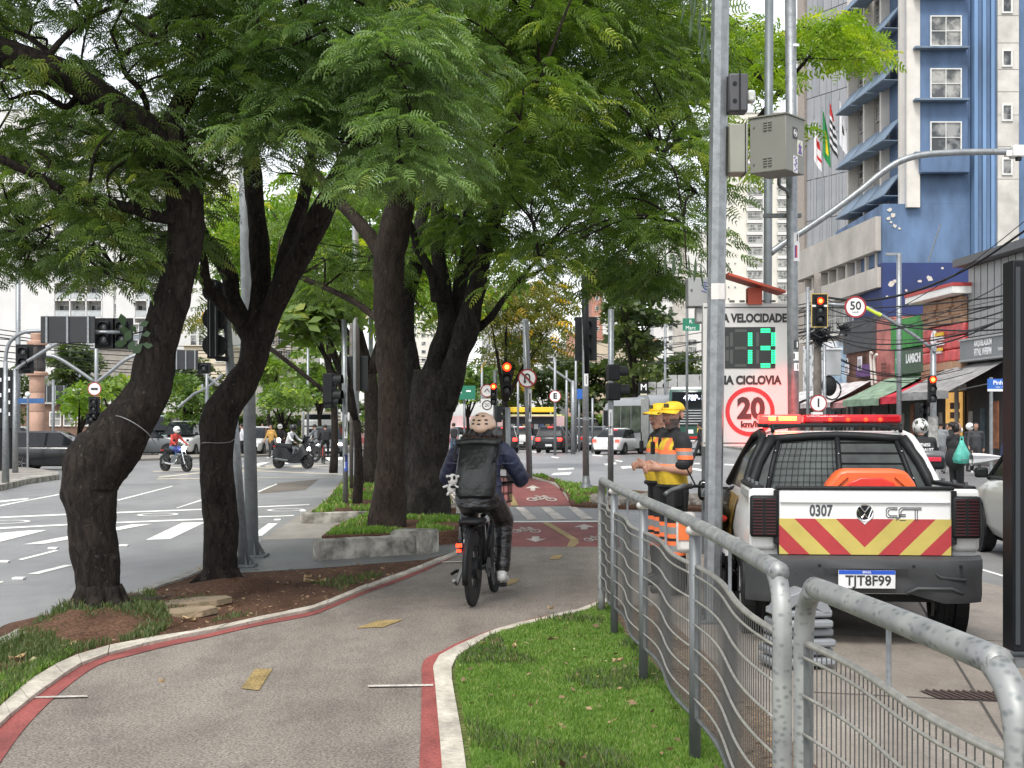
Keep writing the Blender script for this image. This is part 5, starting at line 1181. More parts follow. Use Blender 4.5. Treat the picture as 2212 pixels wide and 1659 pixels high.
for z, w, h, c, a in ((Z(770, 16.5), .075, .1, [stw, stb], .0), (Z(745, 16.5), .07, .1, [stb, stw], .1), (Z(793, 16.5), .06, .09, [stw, stb], .2), (Z(545, 16.5), .08, .22, [stw, stp, str_], .2), (Z(515, 16.5), .07, .12, [stw, stb], .1), (Z(100, 16.5), .1, .03, [stw], 0)):
    sticker(p3, z, .066, w, h, c, a)
MB().tube([P(1683, 385, 16.4)-p3.location, P(1684, 402, 16.3)-p3.location, P(1700, 412, 16.35)-p3.location, P(1703, 425, 16.45)-p3.location], .022, 8, sub=3).build('conduit', galvd, p3)
o = MB().box((0, 0, 0), (.44, .07, .045)).build('pole_bracket', galvd); o.location = P(1690, 466, 16.6); tag(o, 'flat steel bracket tying the two tall poles together below the cabinet', 'bracket')
cabm = mat('olive grey cabinet', (.2, .2, .175), .5, 0, .05, 1.5)
cab = thing('electrical_cabinet', 'large olive grey cabinet with vents and stickers fixed high between the tall poles', 'cabinet', P(1679, 318, 16.0), R(52))
# local box: left face normal and right face normal toward viewer
MB().box((0, 0, 0), (.46, .45, .62)).build('body', cabm, cab, bevel=.008)
# after -40deg: local -y face points right/viewer?, local -x face points left/viewer
for z in (-.2, .2):
    for k in (-1, 1):
        for j in range(4): MB().box((-.235, .0+k*.03, z+j*.028-.04), (.02, .045, .012)).build('louvre', cabm, cab, bevel=.003)
for z in (-.21, .21): MB().cyl((-.225, .17, z), (-.24, .17, z), .012).build('hinge_pin', galv, cab)
for x, z, w, h, c, i in ((-.07, .13, .11, .13, stb, 0), (.05, -.02, .13, .17, mat('sticker pale', (.62, .62, .5), .5), 1), (-.06, -.22, .1, .19, stw, 2)):
    s = MB().box((x+.06, -.227, z), (w, .003, h)).build('sticker', c, cab); q = MB()
    if i == 0: q.tube([(x+.035*math.cos(a), -.231, z+.04*math.sin(a)) for a in [k*.7 for k in range(10)]], .004, 4); q.ell((x, -.230, z), (.02, .002, .018), 8, 4); q.build('print', stw, s)
    elif i == 1: q.prism([(x-.05, z-.07), (x+.05, z-.07), (x+.02, z-.01), (x+.045, z+.02), (x, z+.03), (x+.01, z+.075), (x-.03, z+.03), (x-.045, z+.01), (x-.02, z-.01)], lambda u, v, d: Vector((u, d, v)), -.2305, -.229); q.build('print', stp, s)
    else:
        for k in range(7): q.tube([(x-.04+.06*((k*5) % 3)/2, -.230, z-.08+.024*k), (x+.0+.03*((k*3) % 2), -.230, z-.06+.024*k)], .006, 4)
        q.build('print', stp, s)
    for ch in s.children: ch.location.x = .06
MB().box((0, 0, .318), (.49, .48, .016)).build('lid', cabm, cab)

# speed display sign
Y = 17; s_ = F/Y; sg = thing('speed_display_sign', 'cycle path speed display showing a green 13 above a red ringed 20 km/h limit', 'sign', (X(1612, Y), Y, 0), R(-2))
bd = mat('off white sign face', (.55, .54, .52), .45, 0, .04, 2)
def sx(px): return (px-1612)/s_
cxs = (1519+1704)/2; wS = (1704-1519)/s_
MB().box((sx(cxs), .06, (Z(655, Y)+Z(965, Y))/2), (wS, .12, Z(655, Y)-Z(965, Y))).build('board', bd, sg, bevel=.006)
for y in (664, 957): MB().box((sx(cxs), -.002, Z(y, Y)), (wS-.02, .004, .012)).build('border_line', stb, sg)
lt = mat('black lettering', (.02, .02, .02), .5)
text('lettering', 'SUA VELOCIDADE', lt, sg, (sx(1618.5), -.004, Z(688, Y)), .14, bold=.007, width=161/s_); text('lettering', 'NA CICLOVIA', lt, sg, (sx(1619.5), -.004, Z(822, Y)), .14, bold=.007, width=135/s_)
text('lettering', '20', lt, sg, (sx(1622), -.009, Z(884, Y)), .34, bold=.016, width=60/s_); text('lettering', 'km/h', lt, sg, (sx(1620), -.009, Z(917, Y)), .1, bold=.005, width=40/s_)
mb = MB(); n = 40; c = Vector((sx(1620), 0, Z(889, Y)))
ring = lambda r, y: [c+Vector((r*math.cos(2*math.pi*i/n), y, r*math.sin(2*math.pi*i/n))) for i in range(n)]
rm = mat('sign red', (.52, .025, .03), .45, 0, .04)
a, b, d, e = ring(53/s_, -.001), ring(53/s_, -.007), ring(44/s_, -.007), ring(44/s_, -.001)
mb.loft([a, b, d, e], False); mb.build('red_ring', rm, sg, smooth=True)
lw = MB().box((sx(1620), -.004, Z(751, Y)), (108/s_, .012, 89/s_)).build('display_panel', mat('display black', (.02, .022, .022), .35), sg, bevel=.003)
led = mat('green led', (.02, .8, .3), .4, 0, 0, emit=1.1); ledo = mat('unlit led', (.07, .075, .07), .6)
def seg(cx, cz, w, h, which, scale=1.):
    L_ = {'a': (0, h/2, 1), 'g': (0, 0, 1), 'd': (0, -h/2, 1), 'f': (-w/2, h/4, 0), 'b': (w/2, h/4, 0), 'e': (-w/2, -h/4, 0), 'c': (w/2, -h/4, 0)}
    for k, (dx, dz, hor) in L_.items():
        on = k in which; mb = MB(); L = (w*.62 if hor else h/2*.80); nd = 8
        for i in range(nd):
            t = -L/2+L*(i+.5)/nd
            for o_ in (-.5, .5):
                q = (cx+dx+(t if hor else o_*.028), -.0135, cz+dz+(o_*.028 if hor else t)); mb.box(q, ((L/nd*.62) if hor else .022, .004, .022 if hor else (L/nd*.62)))
        if not on: mb = MB().box((cx+dx, -.0125, cz+dz), (L if hor else .035, .003, .035 if hor else L))
        mb.build('lit_segment' if on else 'unlit_segment', led if on else ledo, sg)
hh = 75/s_
seg(sx(1600), Z(752, Y), 40/s_, hh, 'bc'); seg(sx(1653), Z(752, Y), 34/s_, hh, 'abgcd')
MB().tube([(sx(1571), 0, 0), (sx(1571), 0, 0)], .01, 3) ; MB().box((sx(1571), -.0125, Z(738, Y)), (.035, .003, .13)).build('unlit_segment', ledo, sg); MB().box((sx(1571), -.0125, Z(768, Y)), (.035, .003, .13)).build('unlit_segment', ledo, sg)
MB().cyl((sx(1625), .17, 0), (sx(1625), .17, Z(640, Y)), .055, n=14).build('post', galvd, sg, smooth=True)
red_b = mat('orange red solar housing', (.42, .06, .025), .5, 0, .15, 6)
mb = MB(); a, b = P(1567, 599, Y), P(1689, 637, Y); l0 = Matrix.Rotation(R(2), 4, 'Z') @ Matrix.Translation(-Vector(sg.location))
mb.loft([[a+Vector((0, dy, dz)) for dy, dz in ((-.25, 0), (.3, .02), (.3, .05), (-.25, .03))], [b+Vector((0, dy, dz)) for dy, dz in ((-.25, 0), (.3, .02), (.3, .05), (-.25, .03))]]); mb.xf(l0); mb.build('solar_panel', red_b, sg)
MB().box((sx(1630), .05, Z(640, Y)), (.17, .2, .2)).build('panel_bracket', red_b, sg)
for i in range(6): MB().box((sx(1560+i*22), .03, Z(654, Y)+.02), (.06, .04, .025)).build('clip', galvd, sg)
# electrical box left of near pole
eb = thing('electrical_box_post', 'grey electrical box with a blue scribble on a dark post left of the speed display', 'electrical box', (X(1524, 17.6), 17.6, 0))
MB().cyl((0, 0, 0), (0, 0, Z(690, 17.6)), .05, n=12).build('post', mat('dark grey post', (.1, .105, .11), .5, .2), eb)
q = 17.6/F; gb = mat('light grey box', (.36, .37, .37), .5, 0, .06, 3)
MB().box((-.09, -.05, Z(634, 17.6)), (.3, .3, 62*q)).build('upper_box', gb, eb, bevel=.01); MB().box((-.03, -.03, Z(682, 17.6)), (.2, .22, 34*q)).build('lower_box', mat('white grey box', (.5, .5, .49), .5), eb, bevel=.02)
mb = MB(); [mb.tube([(-.06+.02*math.sin(k*2.1), -.203, Z(612, 17.6)-.022*k), (-.0+.02*math.cos(k*3), -.203, Z(616, 17.6)-.022*k)], .004, 4) for k in range(6)]; mb.build('scribble', stbl, eb); MB().cyl((-.2, -.2, Z(630, 17.6)), (-.2, -.21, Z(630, 17.6)), .014).build('lock', galvd, eb)
o = MB().box((0, 0, 0), (.3, .02, .22)).build('direction_sign', mat('green sign', (.01, .16, .09), .45)); o.location = (X(1493, 60), 60, Z(701, 60)); o.scale = (2.4, 1, 2.4); o.name = 'direction_sign'; tag(o, 'green direction sign half hidden behind the electrical box', 'sign')
text('lettering', 'R.', lettr, o, (0, -.012, .05), .09); text('lettering', 'Marc', lettr, o, (-.01, -.012, -.06), .09)
post('thin_pole', 'thin lamp pole carrying the green direction sign far behind the electrical box', 1484, 61, .06, 660, m=galvd)

# medium poles
A = post('grey_pole', 'thick grey steel pole on a gusseted base right of the slim curved trunk', 545, 16.9, .08, -40, px_top=520, r_top=.062, z0=.036, m=mat('mid grey pole', (.27, .285, .29), .5, .4, .18, 8)); base_plate(A, .08)
B = post('signal_pole', 'leaning galvanised signal pole between the slim curved trunk and the thick grey pole', 527, 15.7, .06, 690, px_top=490, z0=.036, n=14, r_top=.045); base_plate(B, .06)
th = thing('traffic_light', 'big dark traffic light seen from behind beside the fork of the slim curved trunk', 'traffic light', P(460, 690, 15.5))
q = 15.5/F
MB().box((0, 0, 0), (22*q, .1, 170*q)).build('housing', black, th, bevel=.01)
for dz in (-62, -2, 55):
    mb = MB(); rr = 25*q; mb.lathe([(rr*.2, .02), (rr, .03), (rr, .2), (rr*.96, .2), (rr*.9, .04), (0, .03)], (0, 0, 0), 20, 'Y'); mb.v = [(x, y, z-dz*q) for x, y, z in mb.v]; mb.build('lamp_hood', black, th, smooth=True)
MB().tube([(0, 0, -70*q), (.05, 0, -85*q), (30*q, .05, -85*q)], .03, 8).build('bracket', black, th); MB().tube([(-5*q, -.06, 80*q), (-4*q, -.06, -80*q)], .006, 5).build('strip', galvd, th); MB().tube([(7*q, -.06, 80*q), (8*q, -.06, -80*q)], .006, 5).build('strip', galvd, th)

C_ = post('signal_post', 'stickered galvanised post standing at the end of the low kerb block', 747, 26.3, .05, 690, px_top=743, z0=0)
for py, h, c in ((914, .32, [stw, stb]), (935, .2, [stw, stb]), (1000, .3, [stbl, stw]), (990, .12, [stb, stw])): sticker(C_, Z(py, 26.3), .05, .07, h, c)
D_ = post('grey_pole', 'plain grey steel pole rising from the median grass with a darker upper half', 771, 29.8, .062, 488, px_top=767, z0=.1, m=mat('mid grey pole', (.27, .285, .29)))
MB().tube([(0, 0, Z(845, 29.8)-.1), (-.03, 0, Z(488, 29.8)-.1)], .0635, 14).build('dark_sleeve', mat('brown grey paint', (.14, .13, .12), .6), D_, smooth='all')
post('rusty_post', 'thin dark post with a blue smear just behind the stickered post', 759, 33.5, .045, 700, m=mat('dark rusty post', (.1, .09, .08), .7, .2, .3, 8))
post('signal_post', 'slim dark grey post immediately left of the mottled trunk', 801, 42, .07, 650, m=mat('mid grey pole', (.27, .285, .29)))
bp_ = MB().box((0, 0, 0), ((795-750)/F*28.5, .05, 80/F*28.5)).build('sign_back', mat('black sign back', (.018, .02, .022), .5), None, bevel=.01); bp_.location = P(773, 807, 29.95); bp_.name = 'road_sign'; tag(bp_, 'black back of a large road sign between the stickered post and the grey pole', 'sign')
# --- traffic light heads
def signal(label, px, py_top, Y, sc=1., lit=0, plate=False, n=3, rz=0., hood=.16, yplate=False, name='traffic_light', bike=False):
    """head with n lamps, top lamp centre at py_top; faces the camera for rz 0"""
    t = thing(name, label, 'traffic light', P(px, py_top, Y), rz); d = .3*sc
    MB().box((0, .1*sc, -d*(n-1)/2), (.24*sc, .2*sc, d*n-.02)).build('housing', black, t, bevel=.02*sc)
    if plate:
        MB().box((0, .12, -d*(n-1)/2), (.5*sc, .02, d*n+.15)).build('back_board', black, t, bevel=.008)
        if yplate:
            w, h = .52*sc, d*n+.17
            for x in (-w/2, w/2): MB().box((x, .105, -d*(n-1)/2), (.025, .02, h)).build('yellow_edge', mat('yellow edge', (.5, .36, .1), .5), t)
            for z in (-h/2, h/2): MB().box((0, .105, -d*(n-1)/2+z), (w, .02, .025)).build('yellow_edge', mat('yellow edge', (.5, .36, .1), .5), t)
            MB().box((0, .1, -d*.5), (w-.03, .015, .06)).build('white_stripe', whitem, t)
    for i in range(n):
        c = (0, -.01, -i*d); r = .105*sc
        mb = MB(); k = 14
        for a in range(k):
            a0 = math.pi*(-.15+1.3*a/k); a1 = math.pi*(-.15+1.3*(a+1)/k)
            mb.quad(*[Vector((r*1.1*math.cos(x), y, c[2]+r*1.1*math.sin(x))) for x, y in ((a0, 0), (a1, 0), (a1, -hood*sc), (a0, -hood*sc))])
        mb.build('visor', black, t, smooth='all', fix=False)
        mb = MB(); mb.lathe([(r, 0), (r*.85, -.02*sc), (r*.4, -.035*sc), (0, -.04*sc)], (0, -.005, c[2]), 16, 'Y')
        L_ = mb.build('lamp_lens', redon if (i == 0 and lit) else mat('dark lens', (.05, .055, .055), .25, 0, .2), t, smooth='all')
        if i == 0 and lit: MB().ell((0, -.045*sc, 0), (r*.55, .012, r*.55), 12, 6).build('lit_core', redcore, t, smooth='all')
    return t
def signal_back(label, px, py_top, Y, rz, sc=1., n=3, plate=False):
    return signal(label, px, py_top, Y, sc, 0, plate, n, rz)
signal_back('dark signal heads projecting left of the stickered post, upper', 722, 822, 26, R(80), .95, 2); signal_back('dark signal head low on the left of the stickered post', 722, 868, 26, R(70), .8, 1)
signal('weathered grey lamp unit high in the branches left of the grey pole', 745, 592, 31, 1.1, 0, False, 3, R(85), .25)
# no u turn sign pole
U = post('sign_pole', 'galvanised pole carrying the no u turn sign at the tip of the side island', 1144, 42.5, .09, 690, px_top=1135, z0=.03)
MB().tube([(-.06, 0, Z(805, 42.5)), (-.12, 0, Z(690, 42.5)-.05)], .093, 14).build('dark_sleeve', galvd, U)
for py, h in ((868, .7), (895, .5)): sticker(U, Z(py, 42.5), .09, .12, h, [stw, stb, galvd])
def round_sign(label, px, py, Y, r, m=whitem, name='road_sign', rz=0., rimw=.14):
    t = thing(name, label, 'sign', P(px, py, Y), rz); n = 28
    mb = MB(); mb.lathe([(0, 0), (r*(1-rimw), 0), (r*(1-rimw), .012), (0, .012)], (0, 0, 0), n, 'Y'); mb.build('face', m, t)
    mb = MB(); mb.lathe([(r*(1-rimw), -.006), (r, -.006), (r, .018), (r*(1-rimw), .018), (r*(1-rimw), -.006)], (0, 0, 0), n, 'Y'); mb.build('red_rim', mat('dull sign red', (.3, .02, .025), .5), t)
    return t
ns = round_sign('round no u turn sign with a crossed out arrow on the side island pole', 1139, 817, 42.3, .28)
mb = MB(); mb.tube([(-.07, -.012, -.12), (-.07, -.012, .06), (-.03, -.012, .12), (.03, -.012, .12), (.07, -.012, .06), (.07, -.012, -.13)], .02, 6, sub=2); mb.prism([(-.12, -.08), (-.02, -.08), (-.07, -.17)], lambda u, v, d: Vector((u, d, v)), -.02, -.004); mb.build('arrow_symbol', lt, ns)
MB().box((0, -.02, 0), (.05, .01, .5), Matrix.Rotation(R(-45), 3, 'Y')).build('red_bar', mat('dull sign red', (.3, .02, .025), .5), ns)
# signals behind rider
post('signal_post', 'signal post with a lit red lamp rising behind the shoulder of the cyclist', 1099, 42, .075, 880, z0=0, px_top=1097)
signal('tall three lamp signal glowing red left of the no u turn sign', 1095, 793, 41.8, 1.15, 1, hood=.12)
post('signal_post', 'short post behind the red bicycle signal', 1070, 54, .08, 800, m=galvd)
signal('small bicycle signal glowing red over the helmet of the cyclist', 1066, 835, 53.8, .95, 1, hood=.1)
q = round_sign('round bicycle sign half covered by the red bicycle signal', 1052, 844, 56, .26); MB().tube([(-.1, -.012, -.05), (0, -.012, .08), (.1, -.012, -.05)], .015, 5).build('symbol', lt, q)
MB().cyl((0, .05, .3), (0, .05, -2.2), .04).build('post', galvd, q)
o = thing('speed_limit_sign', 'white plate with a ringed 20 below the round bicycle sign', 'sign', P(1052, 878, 56)); MB().box((0, 0, 0), (.5, .02, .62)).build('plate', whitem, o); mb = MB(); mb.lathe([(.16, -.016), (.2, -.016), (.2, -.012), (.16, -.012), (.16, -.016)], (0, 0, .05), 20, 'Y'); mb.build('ring', lt, o); text('lettering', '20', lt, o, (0, -.014, .05), .2)
signal_back('black signal heads clustered right of the bicycle signal, one above the other', 1082, 885, 50, R(110), 1., 2)
# dark banded pole 1265
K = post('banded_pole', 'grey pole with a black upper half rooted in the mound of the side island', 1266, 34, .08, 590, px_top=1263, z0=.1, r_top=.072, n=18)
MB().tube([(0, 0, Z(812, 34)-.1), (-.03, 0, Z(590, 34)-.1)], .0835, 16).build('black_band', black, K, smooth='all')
MB().lathe([(.17, 0), (.16, .02), (.1, .12), (.082, .3)], n=16).build('flared_foot', galvd, K, smooth='all')
sticker(K, Z(830, 34), .082, .1, .3, [stw, stb]); MB().lathe([(.082, 0), (.088, .0), (.088, .08), (.082, .08)], (0, 0, Z(908, 34)-.1), 16).build('clamp_ring', galv, K)
signal_back('signal head with a red glint and black housing behind the banded pole', 1266, 703, 48, R(0), 1.5, 3, True)
N_ = post('signal_post', 'galvanised post with torn stickers just left of the fence end', 1319, 29.8, .062, 668, px_top=1320)
for py, h, c in ((815, .12, [stb, stw]), (830, .15, [stw, stb]), (845, .15, [stb, stw]), (857, .1, [str_, stw]), (905, .4, [stw, stb]), (930, .2, [stw, galvd])): sticker(N_, Z(py, 29.8), .062, .085, h, c)
signal_back('upper dark signal head jutting right from the stickered post by the fence', 1336, 805, 29.8, R(100), 1.2, 1); signal_back('lower dark signal head jutting right from the stickered post by the fence', 1337, 846, 29.8, R(100), 1.3, 1)
post('thin_pole', 'thin pole right of the black banded pole beyond the cars', 1437, 85, .08, 700, m=galv)
# far arm and poles
Q = post('arm_pole', 'distant pole with a curved arm reaching left over the road', 1238, 80, .13, 822)
MB().tube([P(x, y, 80)-Q.location for x, y in ((1236, 826), (1215, 812), (1190, 795), (1170, 783), (1145, 779), (1100, 778), (1060, 779))], .07, 8, sub=3).build('arm', galv, Q)
for lab, px, Y, top in (('slim far pole left of the E sign', 1119, 90, 810), ('far pole carrying the round E sign', 1199, 78, 760), ('far grey pole right of the E sign pole', 1224, 82, 800), ('tall thin far pole in front of the olive trees', 1244, 86, 740), ('thin far pole with the blue street plate', 1251, 88, 840), ('slim far pole beside the kiosk end', 1280, 84, 860), ('slim pole left of the bicycle signal', 1041, 88, 770), ('lamp pole left of the light green park tree', 1003, 92, 850)):
    post('thin_pole', lab, px, Y, .075, top)
es = round_sign('round sign with a black E beyond the stopped cars', 1199, 856, 77.8, .33); text('lettering', 'E', lt, es, (0, -.01, 0), .42, bold=.02)
o = MB().box((0, 0, 0), (1.0, .03, .62)).build('street_name_sign', mat('sign blue', (.02, .12, .45), .45)); o.location = P(1251, 851, 87.7); tag(o, 'small blue street plate on a far pole left of the banded pole', 'sign')
o = MB().box((0, 0, 0), (1.5, .03, .9)).build('direction_sign', mat('green sign', (.01, .16, .09), .45)); o.location = P(1002, 848, 91.7); tag(o, 'green direction sign beyond the many stemmed tree', 'sign')
MB().box((-.3, -.02, 0), (.3, .01, .1)).build('arrow', lettr, o); MB().box((.3, -.02, .1), (.3, .01, .1)).build('arrow', lettr, o)
# left: signal gantries
def gantry(label, px, Y, path, r=.07, top=None, name='signal_gantry', base_r=.1, pole_top=None):
    b = Vector((X(px, Y), Y, 0)); t = thing(name, label, 'pole', b)
    pts = [P(x, y, Y)-b for x, y in path]; MB().tube(pts, r, 8, sub=3).build('arm', galv, t, smooth='all')
    MB().tube([(0, 0, 0), (P(px, pole_top or path[0][1], Y)-b)], [base_r, r*1.1], 10).build('shaft', galv, t, smooth='all'); return t
g1_ = gantry('leftmost curved signal mast bending right over the road', 12, 36, [(12, 800), (13, 765), (22, 738), (45, 720), (75, 715), (130, 716), (260, 718)], .05, pole_top=780)
g2_ = gantry('white painted signal mast with two short arms left of the black car', 33, 44, [(33, 800), (50, 786), (80, 768), (112, 748), (126, 741)], .06, pole_top=796)
g3_ = gantry('central signal mast with two arms spreading like a Y and a round sign', 208, 62, [(205, 826), (180, 808), (150, 788), (128, 775), (105, 768), (40, 768)], .08, pole_top=690)
MB().tube([P(x, y, 62)-g3_.location for x, y in ((209, 826), (240, 802), (270, 778), (300, 765), (330, 760))], .08, 8, sub=3).build('arm', galv, g3_)
g4_ = gantry('signal mast with a curved arm seen between the two leaning trunks', 447, 62, [(480, 838), (450, 815), (430, 798), (410, 787), (385, 783), (365, 784)], .07, pole_top=790)
MB().tube([P(x, y, 62)-g4_.location for x, y in ((385, 880), (420, 850), (447, 838), (480, 810))], .06, 8).build('brace', galv, g4_)
rs = round_sign('round sign with a black horizontal bar on the central signal mast', 204, 840, 61.6, .3); MB().box((0, -.01, 0), (.3, .01, .09)).build('bar_symbol', lt, rs)
for py, c in ((860, ym), (868, gb), (876, ym)): MB().box(P(212, py, 61.7)-g3_.location, (.2, .03, .2)).build('notice_plate', c, g3_)
def back_panel(label, px0, px1, py0, py1, Y, m=None):
    o = thing('road_sign', label, 'sign', P((px0+px1)/2, (py0+py1)/2, Y)); w = X(px1, Y)-X(px0, Y); h = (py1-py0)/F*Y
    MB().box((0, 0, 0), (w, .06, h)).build('panel', m or mat('black sign back', (.018, .02, .022), .5), o, bevel=.02)
    for t in (-.38, 0, .38): MB().box((w*t, -.05, 0), (.05, .05, h*1.02)).build('rail', galv, o)
    return o
back_panel('black back of a wide road sign hung on the leftmost curved mast', 88, 206, 683, 741, 35.8); back_panel('black sign back behind the stone column at shoulder height', 96, 145, 833, 868, 70)
back_panel('dark sign back on the mast between the two leaning trunks', 376, 428, 757, 798, 61)
for lab, px, py, Y, sc, n in (('left one of two open backed signal heads beside the wide sign back', 224, 706, 36, 1.05, 2), ('right one of two open backed signal heads next to the leafy sprout', 263, 706, 36, 1.05, 2), ('dark signal head on the white mast left of the stone column', 50, 760, 44, 1.1, 2), ('lower dark signal head behind the white mast', 54, 792, 50, 1.1, 1), ('dark pedestrian signal low on the central mast', 202, 868, 61, 1., 3), ('splayed black signal head left at the foot of the central mast', 196, 905, 61, 1., 1), ('splayed black signal head right at the foot of the central mast', 222, 903, 61, 1., 1), ('dark signal head at the end of the arm between the leaning trunks', 440, 795, 61, 1.1, 1)):
    signal(lab, px, py, Y, sc, 0, True, n, 0, .12)
pv = thing('pedestrian_signal', 'narrow black pedestrian signal totem by the left edge', 'traffic light', (X(22, 48), 48, 0)); MB().box((0, 0, 2.5), (.3, .2, 2.0)).build('housing', black, pv, bevel=.02); MB().cyl((0, 0, 0), (0, 0, 1.6), .07).build('post', black, pv)
for i in range(4): MB().box((0, -.11, 3.2-i*.4), (.07, .02, .12)).build('sticker', stw, pv)
pv = thing('pedestrian_signal', 'second black pedestrian signal cut by the left frame edge', 'traffic light', (X(2, 46), 46, 0)); MB().box((0, 0, 2.5), (.3, .2, 2.0)).build('housing', black, pv, bevel=.02); MB().cyl((0, 0, 0), (0, 0, 1.6), .07).build('post', black, pv)
for i in range(3): MB().box((.02, -.11, 3.1-i*.5), (.07, .02, .12)).build('sticker', stw, pv)
st = thing('street_name_sign', 'blue street name plates on a thin post in front of the stone column', 'sign', (X(60, 50), 50, 0)); MB().cyl((0, 0, 0), (0, 0, Z(855, 50)), .04).build('post', galv, st)
for a, dx in ((R(4), -.32), (R(-8), .3)): MB().box((dx, -.05, Z(866, 50)), (.62, .02, .18), a).build('plate', mat('sign blue dark', (.03, .1, .25), .5), st)
MB().ell((0, 0, Z(852, 50)), .1, 10, 6).build('lamp', whitem, st)
for lab, px, Y, top in (('thick pale pole in front of the white tower at the far left', 39, 58, 560), ('grey pole right of the stone column', 115, 68, 820), ('thin tall pole in front of the balcony tower', 322, 80, 600), ('second thin pole in front of the balcony tower', 330, 76, 640), ('pale pole at the left of the bushy green tree', 437, 80, 830), ('short white pole by the white lorry', 655, 82, 850), ('thin white pole behind the cyclists', 728, 84, 860), ('grey concrete pole above the lorry', 665, 78, 745)):
    post('thin_pole', lab, px, Y, .1 if 'thick' in lab else .07, top)
# stone column
cl = thing('stone_column', 'pink granite memorial column with a dark bronze drum near its top', 'monument', (X(80, 60), 60, 0)); q = 60/F
gran = mat('pink granite', (.42, .26, .19), .7, 0, .15, 2.5, .2, 20); bronze = mat('dark bronze relief', (.05, .045, .042), .6, .3, .4, 5, .8, 6)
zz = [0, Z(940, 60), Z(890, 60), Z(848, 60), Z(813, 60)]
for i in range(4): MB().lathe([(.305, zz[i]+.01), (.315, zz[i]+.03), (.315, zz[i+1]-.02), (.305, zz[i+1]-.005)], n=24).build('drum', gran, cl, smooth=True)
MB().lathe([(.33, Z(813, 60)), (.45, Z(811, 60)), (.46, Z(806, 60)), (.4, Z(803, 60))], n=24).build('capital', gran, cl, smooth=True)
mb = MB().lathe([(.34, Z(803, 60)), (.37, Z(795, 60)), (.33, Z(780, 60)), (.36, Z(765, 60)), (.33, Z(746, 60))], n=20); mb.v = [tuple(Vector(v)+Vector((v[0], v[1], 0))*.12*noise.noise(Vector(v)*5)) for v in mb.v]; mb.build('bronze_drum', bronze, cl)
MB().lathe([(.4, Z(746, 60)), (.42, Z(743, 60)), (.41, Z(738, 60)), (.25, Z(735, 60)), (.27, Z(722, 60)), (.17, Z(717, 60)), (0, Z(714, 60))], n=20).build('cap', gran, cl, smooth=True)

# right side: 50 sign mast, signals, utility pole
p = post('signal_mast', 'galvanised signal mast with a yellow taped arm reaching left to the 50 sign', 2016, 44, .11, 742, z0=.0, r_top=.09); q = 44/F
MB().tube([P(x, y, 44)-p.location for x, y in ((2012, 752), (1985, 732), (1950, 708), (1915, 687), (1885, 670), (1870, 664), (1830, 660), (1785, 657))], .055, 8, sub=2).build('arm', galv, p, smooth='all')
MB().tube([P(x, y, 44)-p.location for x, y in ((1903, 681), (1876, 667), (1866, 663))], .062, 8).build('yellow_tape', mat('fluorescent yellow tape', (.6, .75, .05), .5), p)
MB().tube([(0, 0, 0), (0, 0, Z(900, 44))], [.17, .15], 12).build('poster_sleeve', mat('peeling poster layers', (.35, .35, .33), .8, 0, .5, 6), p); MB().cyl((0, -.1, Z(755, 44)), (0, -.14, Z(755, 44)), .07).build('cap', galv, p)
rs = round_sign('round red rimmed 50 speed limit sign on the overhead arm', 1848, 663, 43.8, .34, rimw=.16); text('lettering', '50', lt, rs, (0, -.012, .03), .36, bold=.006); text('lettering', 'km/h', lt, rs, (0, -.012, -.16), .1)
signal('yellow framed signal glowing red at the end of the overhead arm', 1772, 650, 43.6, .95, 1, True, 3, 0, .1, True)
signal('signal glowing red on the mast in front of the red awning', 2015, 820, 43.4, .95, 1, False, 3, 0, .1)
signal_back('white faced old signal group in shadow left of the mast foot', 1990, 880, 44.5, R(30), .9, 3)
u = post('utility_pole', 'wooden grey utility pole wrapped in a tangle of black cables', 1766, 52, .17, 590, z0=0, m=mat('old utility pole', (.17, .15, .13), .85, 0, .3, 5), r_top=.13)
MB().box((.0, 0, Z(905, 52)), (.42, .36, .5)).build('white_band', whitem, u)
random.seed(9)
for lab, px, py, rad, n_ in (('knotted mass of black cables round the utility pole', 1772, 725, .5, 34), ('smaller ball of cables on the wires left of the brown shop', 1822, 712, .28, 20)):
    mb = MB(); c = P(px, py, 51.7)
    for k in range(n_):
        pts = [c+Vector((random.gauss(0, rad*.45), random.gauss(0, rad*.3), random.gauss(0, rad*(1.3 if rad > .5 else .4)))) for _ in range(4)]; mb.tube(pts, .02, 4, sub=3)
    tag(mb.build('cable_tangle', black, None), lab, 'cables', kind='stuff')
jb = thing('utility_box', 'grey utility box with a black coil hanging under it on the wire pole', 'box', P(1797, 728+55, 51.4)); q = 51.4/F
MB().box((0, 0, 0), (36*q, .3, 56*q)).build('box', mat('light grey box', (.36, .37, .37)), jb, bevel=.02)
MB().box((0, 0, 29*q), (42*q, .4, .06)).build('lid', whitem, jb); mb = MB(); mb.tube([(0+.32*math.cos(a), -.05, -1.0+.36*math.sin(a)) for a in [i*.52 for i in range(13)]], .03, 6); mb.build('coil', black, jb); MB().ell((-.1, 0, -.85), (.28, .2, .38), 10, 8).build('cable_bundle', black, jb)
for lab, px, Y, top, rr in (('thin galvanised post with round sign beside the utility pole', 1781, 50, 745, .06), ('slim steel post left of the utility pole', 1745, 50, 620, .06), ('tall lamp pole in front of the green shop', 1942, 56, 548, .1)):
    post('thin_pole', lab, px, Y, rr, top)
q = round_sign('small round sign with a dark figure at the foot of the wire pole', 1768, 871, 49.8, .3); text('lettering', '1', lt, q, (0, -.01, 0), .42, bold=.01)
MB().box(P(1930, 549, 56), (.6, .12, .1)).build('lamp_head', galv).name = 'lamp_head'; o = bpy.data.objects['lamp_head']; tag(o, 'small street lamp head on the tall lamp pole above the green shop', 'lamp')
